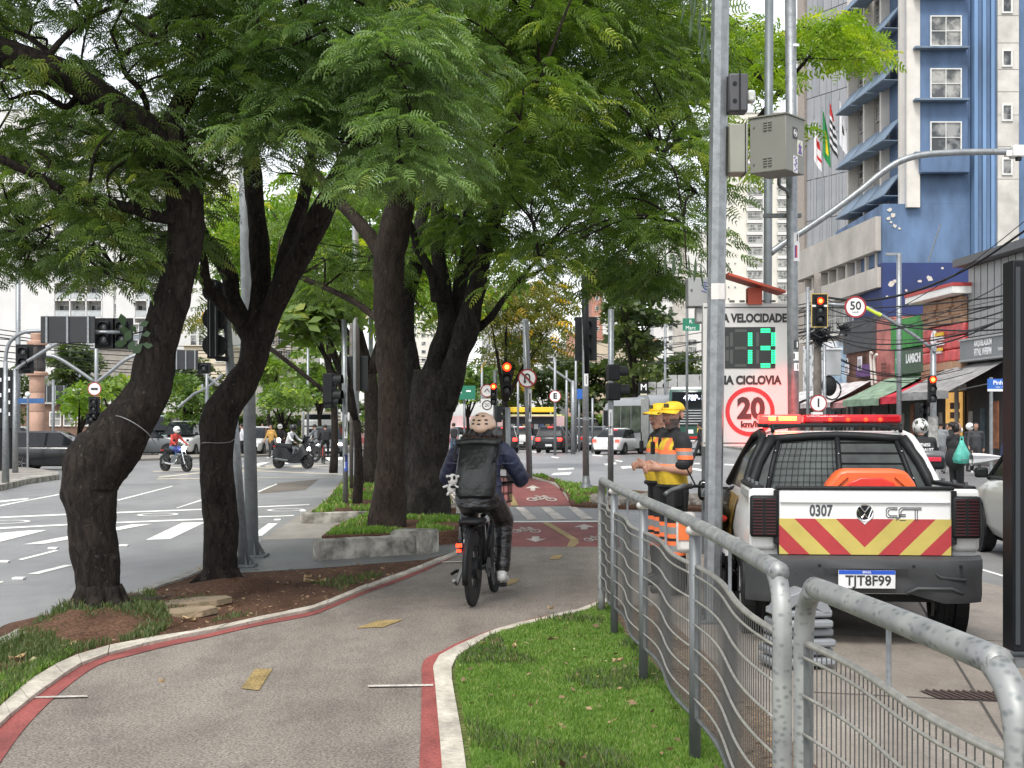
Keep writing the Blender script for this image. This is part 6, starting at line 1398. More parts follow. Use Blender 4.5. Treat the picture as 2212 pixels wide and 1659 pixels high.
sp = thing('street_name_sign', 'blue and white Pinheiros street plate on a thin pole at the right', 'sign', (X(2141, 40), 40, 0)); MB().cyl((0, 0, 0), (0, 0, Z(815, 40)), .05).build('post', galv, sp); q = 40/F
MB().box((.28, -.06, Z(832, 40)), (62*q, .02, 27*q)).build('plate', mat('sign blue', (.02, .12, .45)), sp); MB().box((.28, -.062, Z(843, 40)), (62*q, .03, 5*q)).build('white_strip', whitem, sp); text('lettering', 'Pinheiros', lettr, sp, (.33, -.075, Z(827, 40)), .16, bold=.003); text('lettering', 'Lapa - Pinheiros', lettr, sp, (.33, -.075, Z(836, 40)), .07)
# black totem at the right edge
tm = thing('advert_totem', 'tall black totem panel standing at the right edge beside the pickup', 'totem', (X(2190, 9.35), 9.35, 0))
MB().box((.62, .12, Z(560, 9.35)/2+.05), (1.24, .2, Z(560, 9.35)-.1)).build('panel', mat('satin black panel', (.008, .009, .011), .5, 0, .1, spec=.2), tm, bevel=.01); MB().box((.03, .015, Z(560, 9.35)/2+.05), (.03, .02, Z(560, 9.35)-.2)).build('edge_strip', mat('dark strip', (.025, .03, .035), .4), tm); MB().box((.62, .12, .03), (1.3, .34, .06)).build('plinth', galvd, tm)

# overhead cables
random.seed(4)
def cable(pts, r=.014, sag=.0, lab=None):
    o = MB().tube(pts, r, 4, sub=6).build('overhead_cable', black, None); tag(o, lab or 'thin black overhead cable crossing the street', 'cable', 'overhead cables'); return o
def sagc(a, b, sag): m = (a+b)/2; m.z -= sag; return [a, a.lerp(m, .5)+Vector((0, 0, -sag*.25)), m, b.lerp(m, .5)+Vector((0, 0, -sag*.25)), b]
hub = P(1768, 668, 52)
for i in range(12):
    a = P(1766+random.uniform(-6, 10), random.uniform(640, 735), 52); b = P(2260, random.choice([440, 560, 600, 625, 640, 655, 690, 705, 720]), 34+random.uniform(-2, 4)); cable(sagc(a, b, random.uniform(.1, 1.0)), random.choice([.01, .014, .022]))
cable(sagc(P(1766, 640, 52), P(2240, 480, 40), .9), .04, 0, 'thick twisted cable sagging in front of the navy wall')
for i in range(10):
    a = P(1762, random.uniform(640, 740), 52); b = P(1240+random.uniform(-20, 20), random.uniform(690, 760), 140); cable(sagc(a, b, random.uniform(.4, 2)), .022)
for i in range(9): cable(sagc(P(-80, 700+i*9+random.uniform(-3, 3), 60), P(620, 735+i*8, 110), random.uniform(.2, 1.0)), .022)
for i in range(4): cable(sagc(P(600, 742+i*6, 90), P(1300, 770+i*5, 120), .6), .022)
for i in range(6): cable(sagc(P(2000+20*i, 800+random.uniform(-5, 5), 58), P(1768+random.uniform(0, 30), 760+random.uniform(-20, 40), 52), .5), .015)

# ---- steel pedestrian fence
FX = [(11.95, .757), (10.6, .768), (8.7, .81), (6.62, .858), (4.42, .846)]
ZR = 1.14
def fence(name, label, posts, zr=ZR, ends=(True, True), pr=.028, rr=.031, seedx=0.):
    t = thing(name, label, 'fence', (posts[0][1], posts[0][0], 0)); o0 = Vector(t.location)
    gp_ = [Vector((x, y, 0))-o0 for y, x in posts]; n = len(gp_)
    d0 = (gp_[1]-gp_[0]).normalized(); d1 = (gp_[-1]-gp_[-2]).normalized()
    path = []
    if ends[0]: path += [gp_[0]+Vector((0, 0, .0)), gp_[0]+Vector((0, 0, zr*.6)), gp_[0]+Vector((0, 0, zr-.17)), gp_[0]+Vector((0, 0, zr-.06))+d0*.035, gp_[0]+Vector((0, 0, zr-.01))+d0*.12, gp_[0]+Vector((0, 0, zr))+d0*.2]
    else: path += [gp_[0]+Vector((0, 0, zr))]
    path += [g+Vector((0, 0, zr)) for g in gp_[1:-1]]
    if ends[1]: path += [gp_[-1]+Vector((0, 0, zr))-d1*.2, gp_[-1]+Vector((0, 0, zr-.01))-d1*.12, gp_[-1]+Vector((0, 0, zr-.06))-d1*.035, gp_[-1]+Vector((0, 0, zr-.17)), gp_[-1]+Vector((0, 0, zr*.6)), gp_[-1]]
    else: path += [gp_[-1]+Vector((0, 0, zr))]
    MB().tube(path, rr, 16, sub=4).build('top_rail', railg, t, smooth='all')
    for i, g in enumerate(gp_):
        if 0 < i < n-1 or (i == 0 and not ends[0]):
            MB().cyl(g, g+Vector((0, 0, zr)), pr, n=14).build('post', galvp, t, smooth='all'); MB().ell(g+Vector((0, 0, zr-.03)), (.045, .045, .03), 12, 6).build('weld', mat('weld scar', (.55, .53, .5), .6, .3), t, smooth='all')
    wm = mat('pale wire', (.36, .35, .32), .45, .5, .2, 20)
    for i in range(n-1):
        a, b = gp_[i], gp_[i+1]; L = (b-a).length; u = (b-a).normalized(); w = Vector((u.y, -u.x, 0))      # w points to +x side reversed
        if w.x < 0: w = -w
        amp = .024*min(1, L/2)
        def pt(s, z, off=0.): return a+u*(s*L)+w*(amp*math.sin(2*math.pi*s)+off)+Vector((0, 0, z))
        for k, z in enumerate((.905, .79, .675, .56, .445, .33)):
            MB().tube([pt(.02+.96*j/24, z, -.012) for j in range(25)], .0055, 5).build('horizontal_wire', wm, t, smooth='all')
        MB().tube([pt(.02+.96*j/24, .945) for j in range(25)], .012, 6).build('panel_top_frame', wm, t, smooth='all'); MB().tube([pt(.02+.96*j/24, .235) for j in range(25)], .011, 6).build('panel_bottom_frame', galvd, t, smooth='all')
        MB().tube([pt(.02, .235), pt(.02, .945)], .011, 6).build('panel_side_frame', galvd, t); MB().tube([pt(.98, .235), pt(.98, .945)], .011, 6).build('panel_side_frame', galvd, t)
        mb = MB(); m = int(L/.042)
        for j in range(1, m):
            s = .02+.96*j/m; p0 = pt(s, .24); p1 = pt(s, .94); mb.tube([p0, p1], .0019, 4, cap=False)
        o = mb.build('vertical_wires', mat('grey wire', (.11, .11, .105), .45, .5), t, fix=False); o['kind'] = 'stuff'
        g = a.lerp(b, .5); MB().cyl(g+w*0+Vector((0, 0, .945)), g+Vector((0, 0, zr-.02)), .007, n=6).build('hanger_rod', galv, t)
    return t
galvp = mat('streaky galvanised post', (.17, .18, .185), .5, .35, .25, 7, stretch=(1, 1, .3))
railg = bpy.data.materials.new('mottled galvanised tube'); railg.use_nodes = True; t_ = railg.node_tree; b_ = t_.nodes['Principled BSDF']; b_.inputs['Roughness'].default_value = .5; b_.inputs['Metallic'].default_value = .35
tc = t_.nodes.new('ShaderNodeTexCoord'); v = t_.nodes.new('ShaderNodeTexVoronoi'); v.inputs['Scale'].default_value = 38; nn = t_.nodes.new('ShaderNodeTexNoise'); nn.inputs['Scale'].default_value = 7; nn.inputs['Detail'].default_value = 5
mp0 = t_.nodes.new('ShaderNodeMapping'); mp0.inputs['Scale'].default_value = (1, .7, 1.3); t_.links.new(tc.outputs['Object'], mp0.inputs[0]); t_.links.new(mp0.outputs[0], v.inputs['Vector']); t_.links.new(tc.outputs['Object'], nn.inputs['Vector'])
ra = t_.nodes.new('ShaderNodeValToRGB'); ra.color_ramp.elements[0].position = .14; ra.color_ramp.elements[0].color = (.2, .22, .22, 1); ra.color_ramp.elements[1].position = .42; ra.color_ramp.elements[1].color = (.36, .37, .36, 1)
rb = t_.nodes.new('ShaderNodeValToRGB'); rb.color_ramp.elements[0].position = .35; rb.color_ramp.elements[0].color = (.6, .6, .62, 1); rb.color_ramp.elements[1].position = .65; rb.color_ramp.elements[1].color = (.95, .95, .92, 1)
mx_ = t_.nodes.new('ShaderNodeMixRGB'); mx_.blend_type = 'MULTIPLY'; mx_.inputs[0].default_value = 1; t_.links.new(v.outputs['Distance'], ra.inputs[0]); t_.links.new(nn.outputs[0], rb.inputs[0]); t_.links.new(ra.outputs[0], mx_.inputs[1]); t_.links.new(rb.outputs[0], mx_.inputs[2]); t_.links.new(mx_.outputs[0], b_.inputs['Base Color'])
fence('pedestrian_fence', 'long galvanised pedestrian fence with wavy wire panels running along the grass', FX)
fence('pedestrian_fence', 'nearest galvanised fence section sweeping to the lower right corner', [(4.27, .882), (2.74, .988)], 1.125)
fence('pedestrian_fence', 'closest fence section cut off below the lower right corner', [(2.66, .995), (.9, 1.1)], 1.125)
# ================================================================ bodies (people)
PENDING = []
def body(name, prims, voxel, mats, parent, pick=None, M4=None):
    """prims: (p0,p1,r0,r1,mi[,flat]) capsules ; joined into one continuous skin by a remesh"""
    mb = MB(); S = []
    for q in prims:
        p0, p1, r0, r1, mi = q[:5]; fl = q[5] if len(q) > 5 else 1.
        p0, p1 = Vector(p0), Vector(p1)
        if (p1-p0).length < 1e-4: p1 = p0+Vector((0, 0, 1e-3))
        t = MB()
        if fl == 1.: t.tube([p0, p1], [r0, r1], 12); t.ell(p0, r0, 12, 8); t.ell(p1, r1, 12, 8)
        else:       # flattened front to back
            n = 6; rings = []
            for i in range(-3, n+4):
                k = min(1, max(0, i/n)); c = p0.lerp(p1, k); r = r0+(r1-r0)*k; d = (p1-p0).normalized()
                if i < 0: a = -i/3*math.pi/2; c = p0-d*r*fl*math.sin(a)*.8; r *= max(.05, math.cos(a))
                if i > n: a = (i-n)/3*math.pi/2; c = p1+d*r*fl*math.sin(a)*.8; r *= max(.05, math.cos(a))
                rings.append([c+Vector((r*math.cos(b), r*fl*math.sin(b), 0)) for b in [2*math.pi*j/14 for j in range(14)]])
            t.loft(rings)
        mb.add(t.v, t.f); S.append((p0, p1, r0, r1, mi, fl))
    o = mb.build(name, mats[0], parent, fix=True)
    md = o.modifiers.new('r', 'REMESH'); md.mode = 'VOXEL'; md.voxel_size = voxel; md.use_smooth_shade = True
    sm = o.modifiers.new('s', 'SMOOTH'); sm.factor = .5; sm.iterations = 3
    PENDING.append((o, S, mats, pick)); return o
def finish_bodies():
    dg = bpy.context.evaluated_depsgraph_get(); dg.update()
    for o, S, mats, pick in PENDING:
        me = bpy.data.meshes.new_from_object(o.evaluated_get(dg)); n = len(me.polygons)
        C = np.empty(n*3, np.float32); me.polygons.foreach_get('center', C); C = C.reshape(-1, 3)
        best = np.full(n, 1e9); mi = np.zeros(n, int)
        for p0, p1, r0, r1, m, fl in S:
            a = np.array(p0); d = np.array(p1)-a; t = np.clip(((C-a)@d)/max(1e-9, d@d), 0, 1); v = C-(a+t[:, None]*d)
            if fl != 1.: v = v*np.array([1, 1/fl, 1])
            q = np.linalg.norm(v, axis=1)-(r0+(r1-r0)*t); k = q < best; best[k] = q[k]; mi[k] = m
        if pick is not None: mi = pick(C, mi)
        o.modifiers.clear(); o.data = me; me.materials.clear()
        for m in mats: me.materials.append(m)
        me.polygons.foreach_set('material_index', mi.astype(np.int32)); me.polygons.foreach_set('use_smooth', [True]*n); me.update()
    PENDING.clear()
shoew = mat('white shoe', (.65, .65, .63), .5, 0, .1, 20); shoed = mat('dark shoe', (.02, .02, .02), .5)
def cloth(name, c, r=.8): return mat(name, c, r, 0, .2, 9, .25, 18)
denim = cloth('blue denim', (.06, .12, .2)); blackc = cloth('black cloth', (.014, .014, .016)); greyc = cloth('grey cloth', (.13, .14, .15)); whitec = cloth('white shirt', (.6, .6, .62)); orangec = cloth('ochre jacket', (.42, .24, .06)); redc = cloth('red shirt', (.45, .05, .04)); navyc = cloth('navy cloth', (.02, .03, .08))
POSES = {
 'stand': dict(),
 'walk': dict(kl=(-.1, .16, .52), al=(-.1, .3, .1), kr=(.1, -.02, .5), ar=(.1, -.3, .16), el=(-.25, -.1, 1.15), wl=(-.25, -.12, .92), er=(.25, .08, 1.15), wr=(.24, .24, .98)),
 'hold': dict(el=(-.25, .05, 1.14), wl=(-.1, .3, 1.12), er=(.25, .05, 1.14), wr=(.1, .3, 1.14)),
 'ride': dict(pel=(0, -.1, .98), ch=(0, .02, 1.32), nk=(0, .08, 1.48), hd=(0, .14, 1.63), kl=(-.14, .3, .75), al=(-.13, .14, .38), kr=(.14, .32, .8), ar=(.13, .18, .42), sl=(-.18, .06, 1.41), sr=(.18, .06, 1.41), el=(-.27, .2, 1.2), wl=(-.3, .42, 1.08), er=(.27, .2, 1.2), wr=(.3, .42, 1.08)),
}
def person(label, px, Y, rz, H=1.72, pose='stand', top=blackc, bottom=blackc, shoes=shoed, skin_=skin, hair='short', group=None, helmet=None, voxel=None, pack=None, parent_=None, loc=None, bulk=1., long_sleeve=True, z0=0.):
    r = thing('person', label, 'person', loc or (X(px, Y), Y, z0), rz, group); k = H/1.75; J = dict(pel=(0, 0, .95), ch=(0, 0, 1.3), nk=(0, 0, 1.48), hd=(0, .02, 1.635), hl=(-.09, 0, .92), hr=(.09, 0, .92), kl=(-.1, .02, .5), kr=(.1, .02, .5), al=(-.1, -.01, .09), ar=(.1, -.01, .09), sl=(-.19, 0, 1.42), sr=(.19, 0, 1.42), el=(-.25, -.03, 1.14), er=(.25, -.03, 1.14), wl=(-.25, .07, .9), wr=(.25, .07, .9))
    J.update(POSES[pose]); 
    if pose == 'ride': J['hl'] = (-.1, -.08, .95); J['hr'] = (.1, -.08, .95)
    V = {a: Vector(b)*k for a, b in J.items()}; b = bulk; P_ = []
    add = lambda p0, p1, r0, r1, mi, fl=1.: P_.append((p0, p1, r0*k, r1*k, mi, fl))
    add(V['pel'], V['ch'], .165*b, .18*b, 0, .68); add(V['ch'], V['nk']-Vector((0, 0, .03*k)), .17*b, .09, 0, .7); add(V['sl'], V['sr'], .065*b, .065*b, 0)
    add(V['nk']-Vector((0, 0, .05*k)), V['nk']+Vector((0, .01, .07))*k, .055, .052, 2)
    h = V['hd']; add(h+Vector((0, .01, -.02))*k, h+Vector((0, .0, .035))*k, .078, .092, 2); add(h+Vector((0, .035, -.075))*k, h+Vector((0, .03, -.04))*k, .05, .06, 2); add(h+Vector((0, .1, -.01))*k, h+Vector((0, .115, -.03))*k, .012, .018, 2)
    for s in (-1, 1): add(h+Vector((.09*s, -.005, -.01))*k, h+Vector((.09*s, -.01, .01))*k, .018, .02, 2)
    for s, q in ((-1, 'l'), (1, 'r')):
        add(V['h'+q], V['k'+q], .095*b, .068*b, 1); add(V['k'+q], V['a'+q], .065*b, .048, 1)
        a = V['a'+q]; add(a-Vector((0, .03, .02))*k, a+Vector((.01*s, .15, -.045))*k, .045, .038, 3)
        add(V['s'+q], V['e'+q], .06*b, .047*b, 0); add(V['e'+q], V['w'+q], .045*b, .034*b, 0 if long_sleeve else 2)
        w = V['w'+q]; d = (w-V['e'+q]).normalized(); add(w+d*.03*k, w+d*.09*k, .034, .036, 2)
        for f in range(4): 
            o_ = Vector((.0, .012*(f-1.5), -.0))*k+d*.11*k; add(w+d*.1*k+Vector((0, .014*(f-1.5), 0))*k, w+d*(.15+.01*(f % 3))*k+Vector((-.012*s, .014*(f-1.5), -.01))*k, .012, .01, 2)
        add(w+d*.05*k+Vector((-.02*s, .02, 0))*k, w+d*.11*k+Vector((-.045*s, .035, 0))*k, .014, .011, 2)
    hz = h.z
    def pick(C, mi):
        if hair in ('short', 'long') and not helmet:
            g = (mi == 2) & (C[:, 2] > hz-.02*k) & (((C[:, 1]-h.y) < .045*k) | (C[:, 2] > hz+.07*k)); mi[g] = 4
        return mi
    body('body', P_, voxel or max(.012, Y*.00042), [top, bottom, skin_, shoes, hairm], r, pick)
    if hair in ('long', 'bun') and not helmet:
        m_ = MB(); m_.ell(h+Vector((0, -.035, .02))*k, (.095*k, .085*k, .11*k), 12, 8)
        if hair == 'long': m_.tube([h+Vector((0, -.06, 0))*k, h+Vector((0, -.09, -.1))*k, h+Vector((0, -.1, -.22))*k], [.08*k, .085*k, .05*k], 10, sub=3)
        else: m_.ell(h+Vector((0, -.12, .06))*k, .045*k, 10, 6)
        m_.build('hair', hairm, r, smooth='all')
    elif hair == 'short' and not helmet: MB().ell(h+Vector((0, -.014, .04))*k, (.098*k, .1*k, .085*k), 12, 8).build('hair', hairm, r, smooth='all')
    if helmet:
        m_ = MB(); c = h+Vector((0, 0, .03))*k; m_.ell(c, (.135*k, .155*k, .14*k), 16, 10); m_.build('helmet', helmet, r, smooth='all'); v = MB(); v.ell(c+Vector((0, .05, -.015))*k, (.115*k, .115*k, .05*k), 14, 8); v.build('visor', carglass, r, smooth='all')
    if pack: MB().box(((V['ch']+V['pel'])/2+Vector((0, -.2, .1))*k), (.32*k, .2*k, .46*k)).build('backpack', pack, r, bevel=.06*k)
    return r
# ================================================================ vehicles
def wheel(parent, c, r, w, ax='X', rim=alloy, sp=5, name='wheel', tw=None):
    """c: centre ; axle along local x"""
    o = thing(name, None, None); o.parent = parent; o.location = c; del_ = [o.pop(k, None) for k in ('label', 'category')]
    MB().lathe([(r*.62, -w/2), (r*.9, -w/2), (r, -w*.36), (r, w*.36), (r*.9, w/2), (r*.62, w/2), (r*.62, -w/2)], n=24, axis='X', cap=False).build('tyre', rubber, o, smooth=True)
    m_ = MB()
    m_.lathe([(r*.62, -w*.44), (r*.66, -w*.46), (r*.66, w*.46), (r*.62, w*.44), (r*.62, -w*.44)], n=24, axis='X', cap=False); m_.cyl((-w*.4, 0, 0), (w*.4, 0, 0), r*.16, n=12); m_.cyl((-w*.05, 0, 0), (w*.05, 0, 0), r*.6, n=16) if sp < 8 else None
    for i in range(sp):
        a = 2*math.pi*i/sp; 
        for x in (-w*.4, w*.4): m_.tube([(x, math.cos(a)*r*.1, math.sin(a)*r*.1), (x, math.cos(a)*r*.64, math.sin(a)*r*.64)], [r*.09, r*.07] if sp < 8 else [.002, .002], 4)
    m_.build('rim', rim, o); return o
def plate_(parent, c, w=.4, h=.13, rot=0., s=''):
    p = MB().box(c, (w, .02, h)).build('number_plate', mat('plate white', (.6, .6, .6), .5), parent); return p
def carmat(n, c): return mat('car paint '+n, c, .28, .0, .04, 1, coat=.35, spec=.4)
def car(label, px, Y, rz, col, kind='suv', brake=False, head=False, L=4.1, W=1.72, H=1.55, loc=None, z0=0., scale=1., group='vehicles queuing at the junction'):
    r = thing('parked_car' if False else 'car', label, 'car', loc or (X(px, Y), Y, z0), rz, group, scale); w = W/2; h = H
    belt = .62*h if kind != 'sedan' else .64*h
    # lower body rings rear(-L/2) -> front
    def ring(y, zt, wf, zb=.26, zs=.55):
        zs = min(zt-.05, zs*h/1.0*.9); return [Vector((-w*wf*.86, y, zb)), Vector((-w*wf*.98, y, zb+.14)), Vector((-w*wf, y, zs)), Vector((-w*wf*.97, y, zt-.07)), Vector((-w*wf*.88, y, zt)), Vector((w*wf*.88, y, zt)), Vector((w*wf*.97, y, zt-.07)), Vector((w*wf, y, zs)), Vector((w*wf*.98, y, zb+.14)), Vector((w*wf*.86, y, zb))]
    tr = belt+.02 if kind != 'sedan' else belt+.03
    ys = [(-L/2, tr*.86, .86, .36), (-L/2+.06, tr*.94, .93, .3), (-L/2+.25, tr, .98, .24), (-L*.2, belt, 1, .22), (L*.1, belt, 1, .22), (L*.24, belt*.98, .99, .24), (L*.38, belt*.86, .97, .24), (L/2-.12, belt*.76, .9, .28), (L/2, belt*.62, .78, .34)]
    mb = MB(); mb.loft([ring(a, b, c, d) for a, b, c, d in ys]); mb.build('body', col, r, smooth=True)
    y0, y1, y2, y3 = {'suv': (-L/2+.12, -L/2+.45, L*.06, L*.27), 'hatch': (-L/2+.2, -L/2+.6, L*.04, L*.25), 'sedan': (-L*.36, -L*.16, L*.04, L*.24), 'van': (-L/2+.1, -L/2+.25, L*.22, L*.4)}[kind]
    wb, wt = w*.9, w*.72; zb, zt = belt-.02, h
    def cab(sc=1., o=0.): return [[Vector((s*wb*sc, y, zb)) for s, y in ((-1, y0-o), (1, y0-o), (1, y3+o), (-1, y3+o))], [Vector((s*(wb*.4+wt*.6)*sc, y, zb+(zt-zb)*.55)) for s, y in ((-1, y0*.5+y1*.5-o), (1, y0*.5+y1*.5-o), (1, y3*.45+y2*.55+o), (-1, y3*.45+y2*.55+o))], [Vector((s*wt*sc, y, zt-.05)) for s, y in ((-1, y1), (1, y1), (1, y2), (-1, y2))], [Vector((s*wt*.8*sc, y, zt)) for s, y in ((-1, y1+.15), (1, y1+.15), (1, y2-.2), (-1, y2-.2))]]
    MB().loft(cab()).build('cabin_glass', carglass, r, smooth=True)
    c = cab(); mb = MB(); t0, t1 = c[2], c[3]
    mb.loft([[v+Vector((0, 0, .012)) for v in [Vector((x.x*1.02, x.y, x.z-.02)) for x in t0]], [v+Vector((0, 0, .022)) for v in t1]]); mb.build('roof', col, r, smooth=True)
    pil = MB()
    for s in (-1, 1):
        for a, b in (((y0, zb), (y1, zt-.06)), ((y3, zb), (y2, zt-.06)), (((y0+y3)/2, zb), ((y1+y2)/2, zt-.06))): pil.tube([(s*wb*1.0, a[0], a[1]), (s*(wb*.4+wt*.6)*1.012, (a[0]+b[0])/2, (a[1]+b[1])/2+.02), (s*wt*1.02, b[0], b[1])], .032, 5)
        pil.tube([(s*wb*1.0, y0, zb+.02), (s*wb*1.0, y3, zb+.02)], .02, 4)
    pil.build('pillar_trim', col if col.name.endswith('black') else black, r)
    MB().box((0, -L/2+.01, .42), (W*.8, .1, .26)).build('rear_bumper', black if kind != 'sedan' else col, r, bevel=.03); MB().box((0, L/2-.02, .4), (W*.74, .12, .22)).build('front_grille', black, r, bevel=.03)
    for s in (-1, 1):
        MB().box((s*w*.76, -L/2+.05, belt*.82), (.26, .12, .2)).build('tail_lamp', brakeon if brake else redlamp, r, bevel=.03); MB().box((s*w*.68, L/2-.1, belt*.68), (.32, .14, .13)).build('headlamp', headon if head else mat('clear lens', (.5, .5, .5), .15), r, bevel=.03)
        MB().box((s*(w+.07), y3-.25, zb+.08), (.16, .1, .13)).build('door_mirror', black, r, bevel=.03)
        for y in (-L*.31, L*.31):
            MB().cyl((s*w*.965, y, .33), (s*w*1.004, y, .33), .37, n=20).build('wheel_arch', black, r); wheel(r, (s*(w-.09), y, .31), .31, .2)
    plate_(r, (0, -L/2-.045, .46)); plate_(r, (0, L/2+.05, .38))
    if brake: MB().box((0, y1-.05, zt-.06), (.3, .04, .03)).build('brake_light', brakeon, r)
    MB().box((0, 0, .22), (W*.8, L*.9, .1)).build('underbody', black, r); return r
pb, pw, pg, ps = carmat('black', (.012, .013, .015)), carmat('white', (.62, .62, .61)), carmat('grey', (.11, .12, .13)), carmat('silver', (.35, .36, .37))
car('black compact SUV crossing side on at the left behind the crooked trunk', 126, 51.5, R(-90), pb, 'suv', L=4.3, H=1.68, scale=.83)
car('black hatchback SUV with glowing brake lamps waiting in the middle of the queue', 1201, 85, R(-14), pb, 'suv', True, L=4.0, H=1.58)
car('black SUV waiting just right of the helmet of the cyclist', 1086, 85, R(2), pb, 'suv', True)
car('white hatchback with lit brake lamps between the two black SUVs', 1128, 96, R(-4), pw, 'hatch', True); car('white SUV further up the queue under the kiosk roof', 1148, 108, R(-4), pw, 'suv', True, H=1.7)
car('silver hatchback partly hidden behind the middle black SUV', 1262, 98, R(-14), ps, 'hatch', False); car('grey SUV tucked behind the banded pole', 1292, 93, R(-16), pg, 'suv')
car('white saloon waiting left of the articulated bus', 1338, 80, R(-24), pw, 'sedan', True, L=4.5, H=1.46)
car('white van facing away beyond the silver hatchback', 1266, 112, R(-12), pw, 'van', L=5, W=1.9, H=2.2); car('small red car glimpsed between the saloon and the bus joint', 1392, 92, R(-20), carmat('red', (.4, .03, .03)), 'hatch', True)
car('white van facing the camera right behind the orange jacketed motorcyclist', 406, 76, R(176), pw, 'van', False, False, L=4.8, W=1.85, H=1.95, scale=.95); car('pale green van half hidden by the crooked trunk', 352, 84, R(178), carmat('pale green', (.3, .42, .4)), 'van', L=5, W=1.9, H=2.2)
car('white hatchback facing the camera half hidden by the thick grey pole', 548, 77, R(178), pw, 'hatch'); car('grey car with a blazing headlamp behind the crossing cyclists', 706, 74, R(188), pg, 'suv', False, True)
car('white car parked beyond the stone column at the far left', 48, 72, R(-90), pw, 'hatch'); car('white car with red lamps seen behind the walking man with a backpack', 1000, 104, R(5), pw, 'hatch', True)
car('dark car nose showing under the crooked trunk', 312, 74, R(-80), pg, 'sedan')
car('dirty white hatchback cut off by the black totem at the right', 0, 0, R(-4), carmat('cream white', (.5, .5, .46)), 'hatch', L=3.9, loc=(X(2140, 18)+.62, 16.8, 0), group=None)
# lorry
t = thing('lorry', 'white cab lorry with a slatted wooden body facing the camera by the park trees', 'lorry', (X(688, 88), 88, 0), R(4))
MB().box((0, 0, 1.35), (1.95, 1.6, 1.3)).build('cab', pw, t, bevel=.12); mb = MB(); mb.loft([[Vector((s*w_, y, z)) for s, w_, y, z in ((-1, .86, -.82, 1.55), (1, .86, -.82, 1.55), (1, .78, -.6, 2.3), (-1, .78, -.6, 2.3))], [Vector((s*w_, y, z)) for s, w_, y, z in ((-1, .86, .7, 1.55), (1, .86, .7, 1.55), (1, .78, .7, 2.3), (-1, .78, .7, 2.3))]]); mb.build('windscreen', carglass, t)
MB().box((0, .1, 2.36), (1.75, 1.5, .12)).build('roof', pw, t, bevel=.04); MB().box((0, -.84, 1.3), (1.2, .04, .22)).build('grille', black, t); MB().box((0, -.84, .65), (1.95, .2, .3)).build('bumper', greyc, t, bevel=.03)
for s in (-1, 1): MB().box((s*.75, -.82, .98), (.3, .06, .22)).build('headlamp', mat('clear lens', (.5, .5, .5)), t); MB().box((s*1.15, -.6, 1.8), (.2, .1, .36)).build('mirror', black, t); [wheel(t, (s*.85, y, .4), .4, .24) for y in (0, 3)]
for i in range(7): 
    for s in (-1, 1): MB().box((s*1.1, 2.9, 1.1+i*.22), (.05, 4, .16)).build('side_slat', mat('yellow timber', (.5, .42, .25), .8), t)
for i in range(7): MB().box((0, .92, 1.1+i*.22), (2.2, .05, .16)).build('front_slat', mat('yellow timber', (.5, .42, .25)), t)
MB().box((0, 2.9, .9), (2.2, 4, .12)).build('bed', black, t)
# buses
def bus_part(root, a, b, zt, name, m, W=2.4, wins=4, front=False):
    a = Vector((*a, 0))-root.location; b = Vector((*b, 0))-root.location; d = (b-a).normalized(); L = (b-a).length; n = Vector((-d.y, d.x, 0))
    if n.y < 0: n = -n
    def ring(s, k=1., dz=0.): 
        c = a+d*s; return [c+n*(W/2*(1-k)+.0)+Vector((0, 0, .35)), c+n*(W/2*(1-k))+Vector((0, 0, zt-.5-dz)), c+n*(.12+W/2*(1-k))+Vector((0, 0, zt-.15-dz)), c+n*(.5)+Vector((0, 0, zt-dz)), c+n*(W-.5)+Vector((0, 0, zt-dz)), c+n*(W-.12)+Vector((0, 0, zt-.15-dz)), c+n*W+Vector((0, 0, .35))]
    rings = [ring(0, .9, .5), ring(.25, .96, .22), ring(.8, 1, .04)] if front else [ring(0)]
    MB().loft(rings+[ring(L)]).build(name, m, root, smooth=True)
    if wins:
        w = (L-(.9 if front else .3))/wins; s0 = .9 if front else .15
        for i in range(wins):
            c = a+d*(s0+w*(i+.5)); mb = MB().box(c-n*.01+Vector((0, 0, zt*.53+.28)), (w-.08, .05, zt*.46), math.atan2(d.y, d.x)); mb.build('side_window', mat('bus window', (.015, .025, .018), .15, 0, .6, 1.2, col2=(.09, .11, .08), spec=.4), root)
silv = mat('silver bus side', (.33, .34, .35), .35, .3, .08, 1)
t = thing('articulated_bus', 'silver articulated bus bending at its grey bellows left of the traffic officers', 'bus', (X(1388, 80), 80, 0))
bus_part(t, (X(1298, 82.5), 82.5), (X(1386, 79.6), 79.6), 3.25, 'front_section', silv, front=True, wins=3); bus_part(t, (X(1404, 79), 79), (X(1480, 79.5), 79.5), 3.35, 'rear_section', silv, wins=3)
for i in range(7):
    k = i/7; p = Vector((X(1386, 80), 79.5, 0)).lerp(Vector((X(1404, 79), 79, 0)), k+.07)-t.location
    MB().box(p+Vector((0, .5, 1.75)), (.09, 1.0, 2.75), R(-8)).build('bellows_fold', mat('bellows grey', (.2, .21, .2), .8), t, bevel=.05)
MB().box(P(1309, 903, 82)-t.location, (.3, .2, .9)).build('mirror', black, t, bevel=.05)
for a_, y_ in ((X(1345, 81), 81.2), (X(1425, 79), 79.2)): wheel(t, Vector((a_, y_-.1, .48))-t.location, .48, .3)
b2_ = thing('city_bus', 'green backed bus showing route 478P-10 behind the bearded officer', 'bus', (X(1496, 75), 75, 0), R(-9)); q = F/76
MB().box((0, 5, 1.95), (2.5, 10, 3.2)).build('body', mat('dark green bus', (.01, .065, .045), .3, 0, .1, coat=.5), b2_, bevel=.15)
MB().box((0, 4.9, 3.55), (2.3, 9.6, .25)).build('roof', pw, b2_, bevel=.08); MB().box((0, -.03, 3.0), (2.2, .1, .85)).build('rear_window', carglass, b2_, bevel=.06)
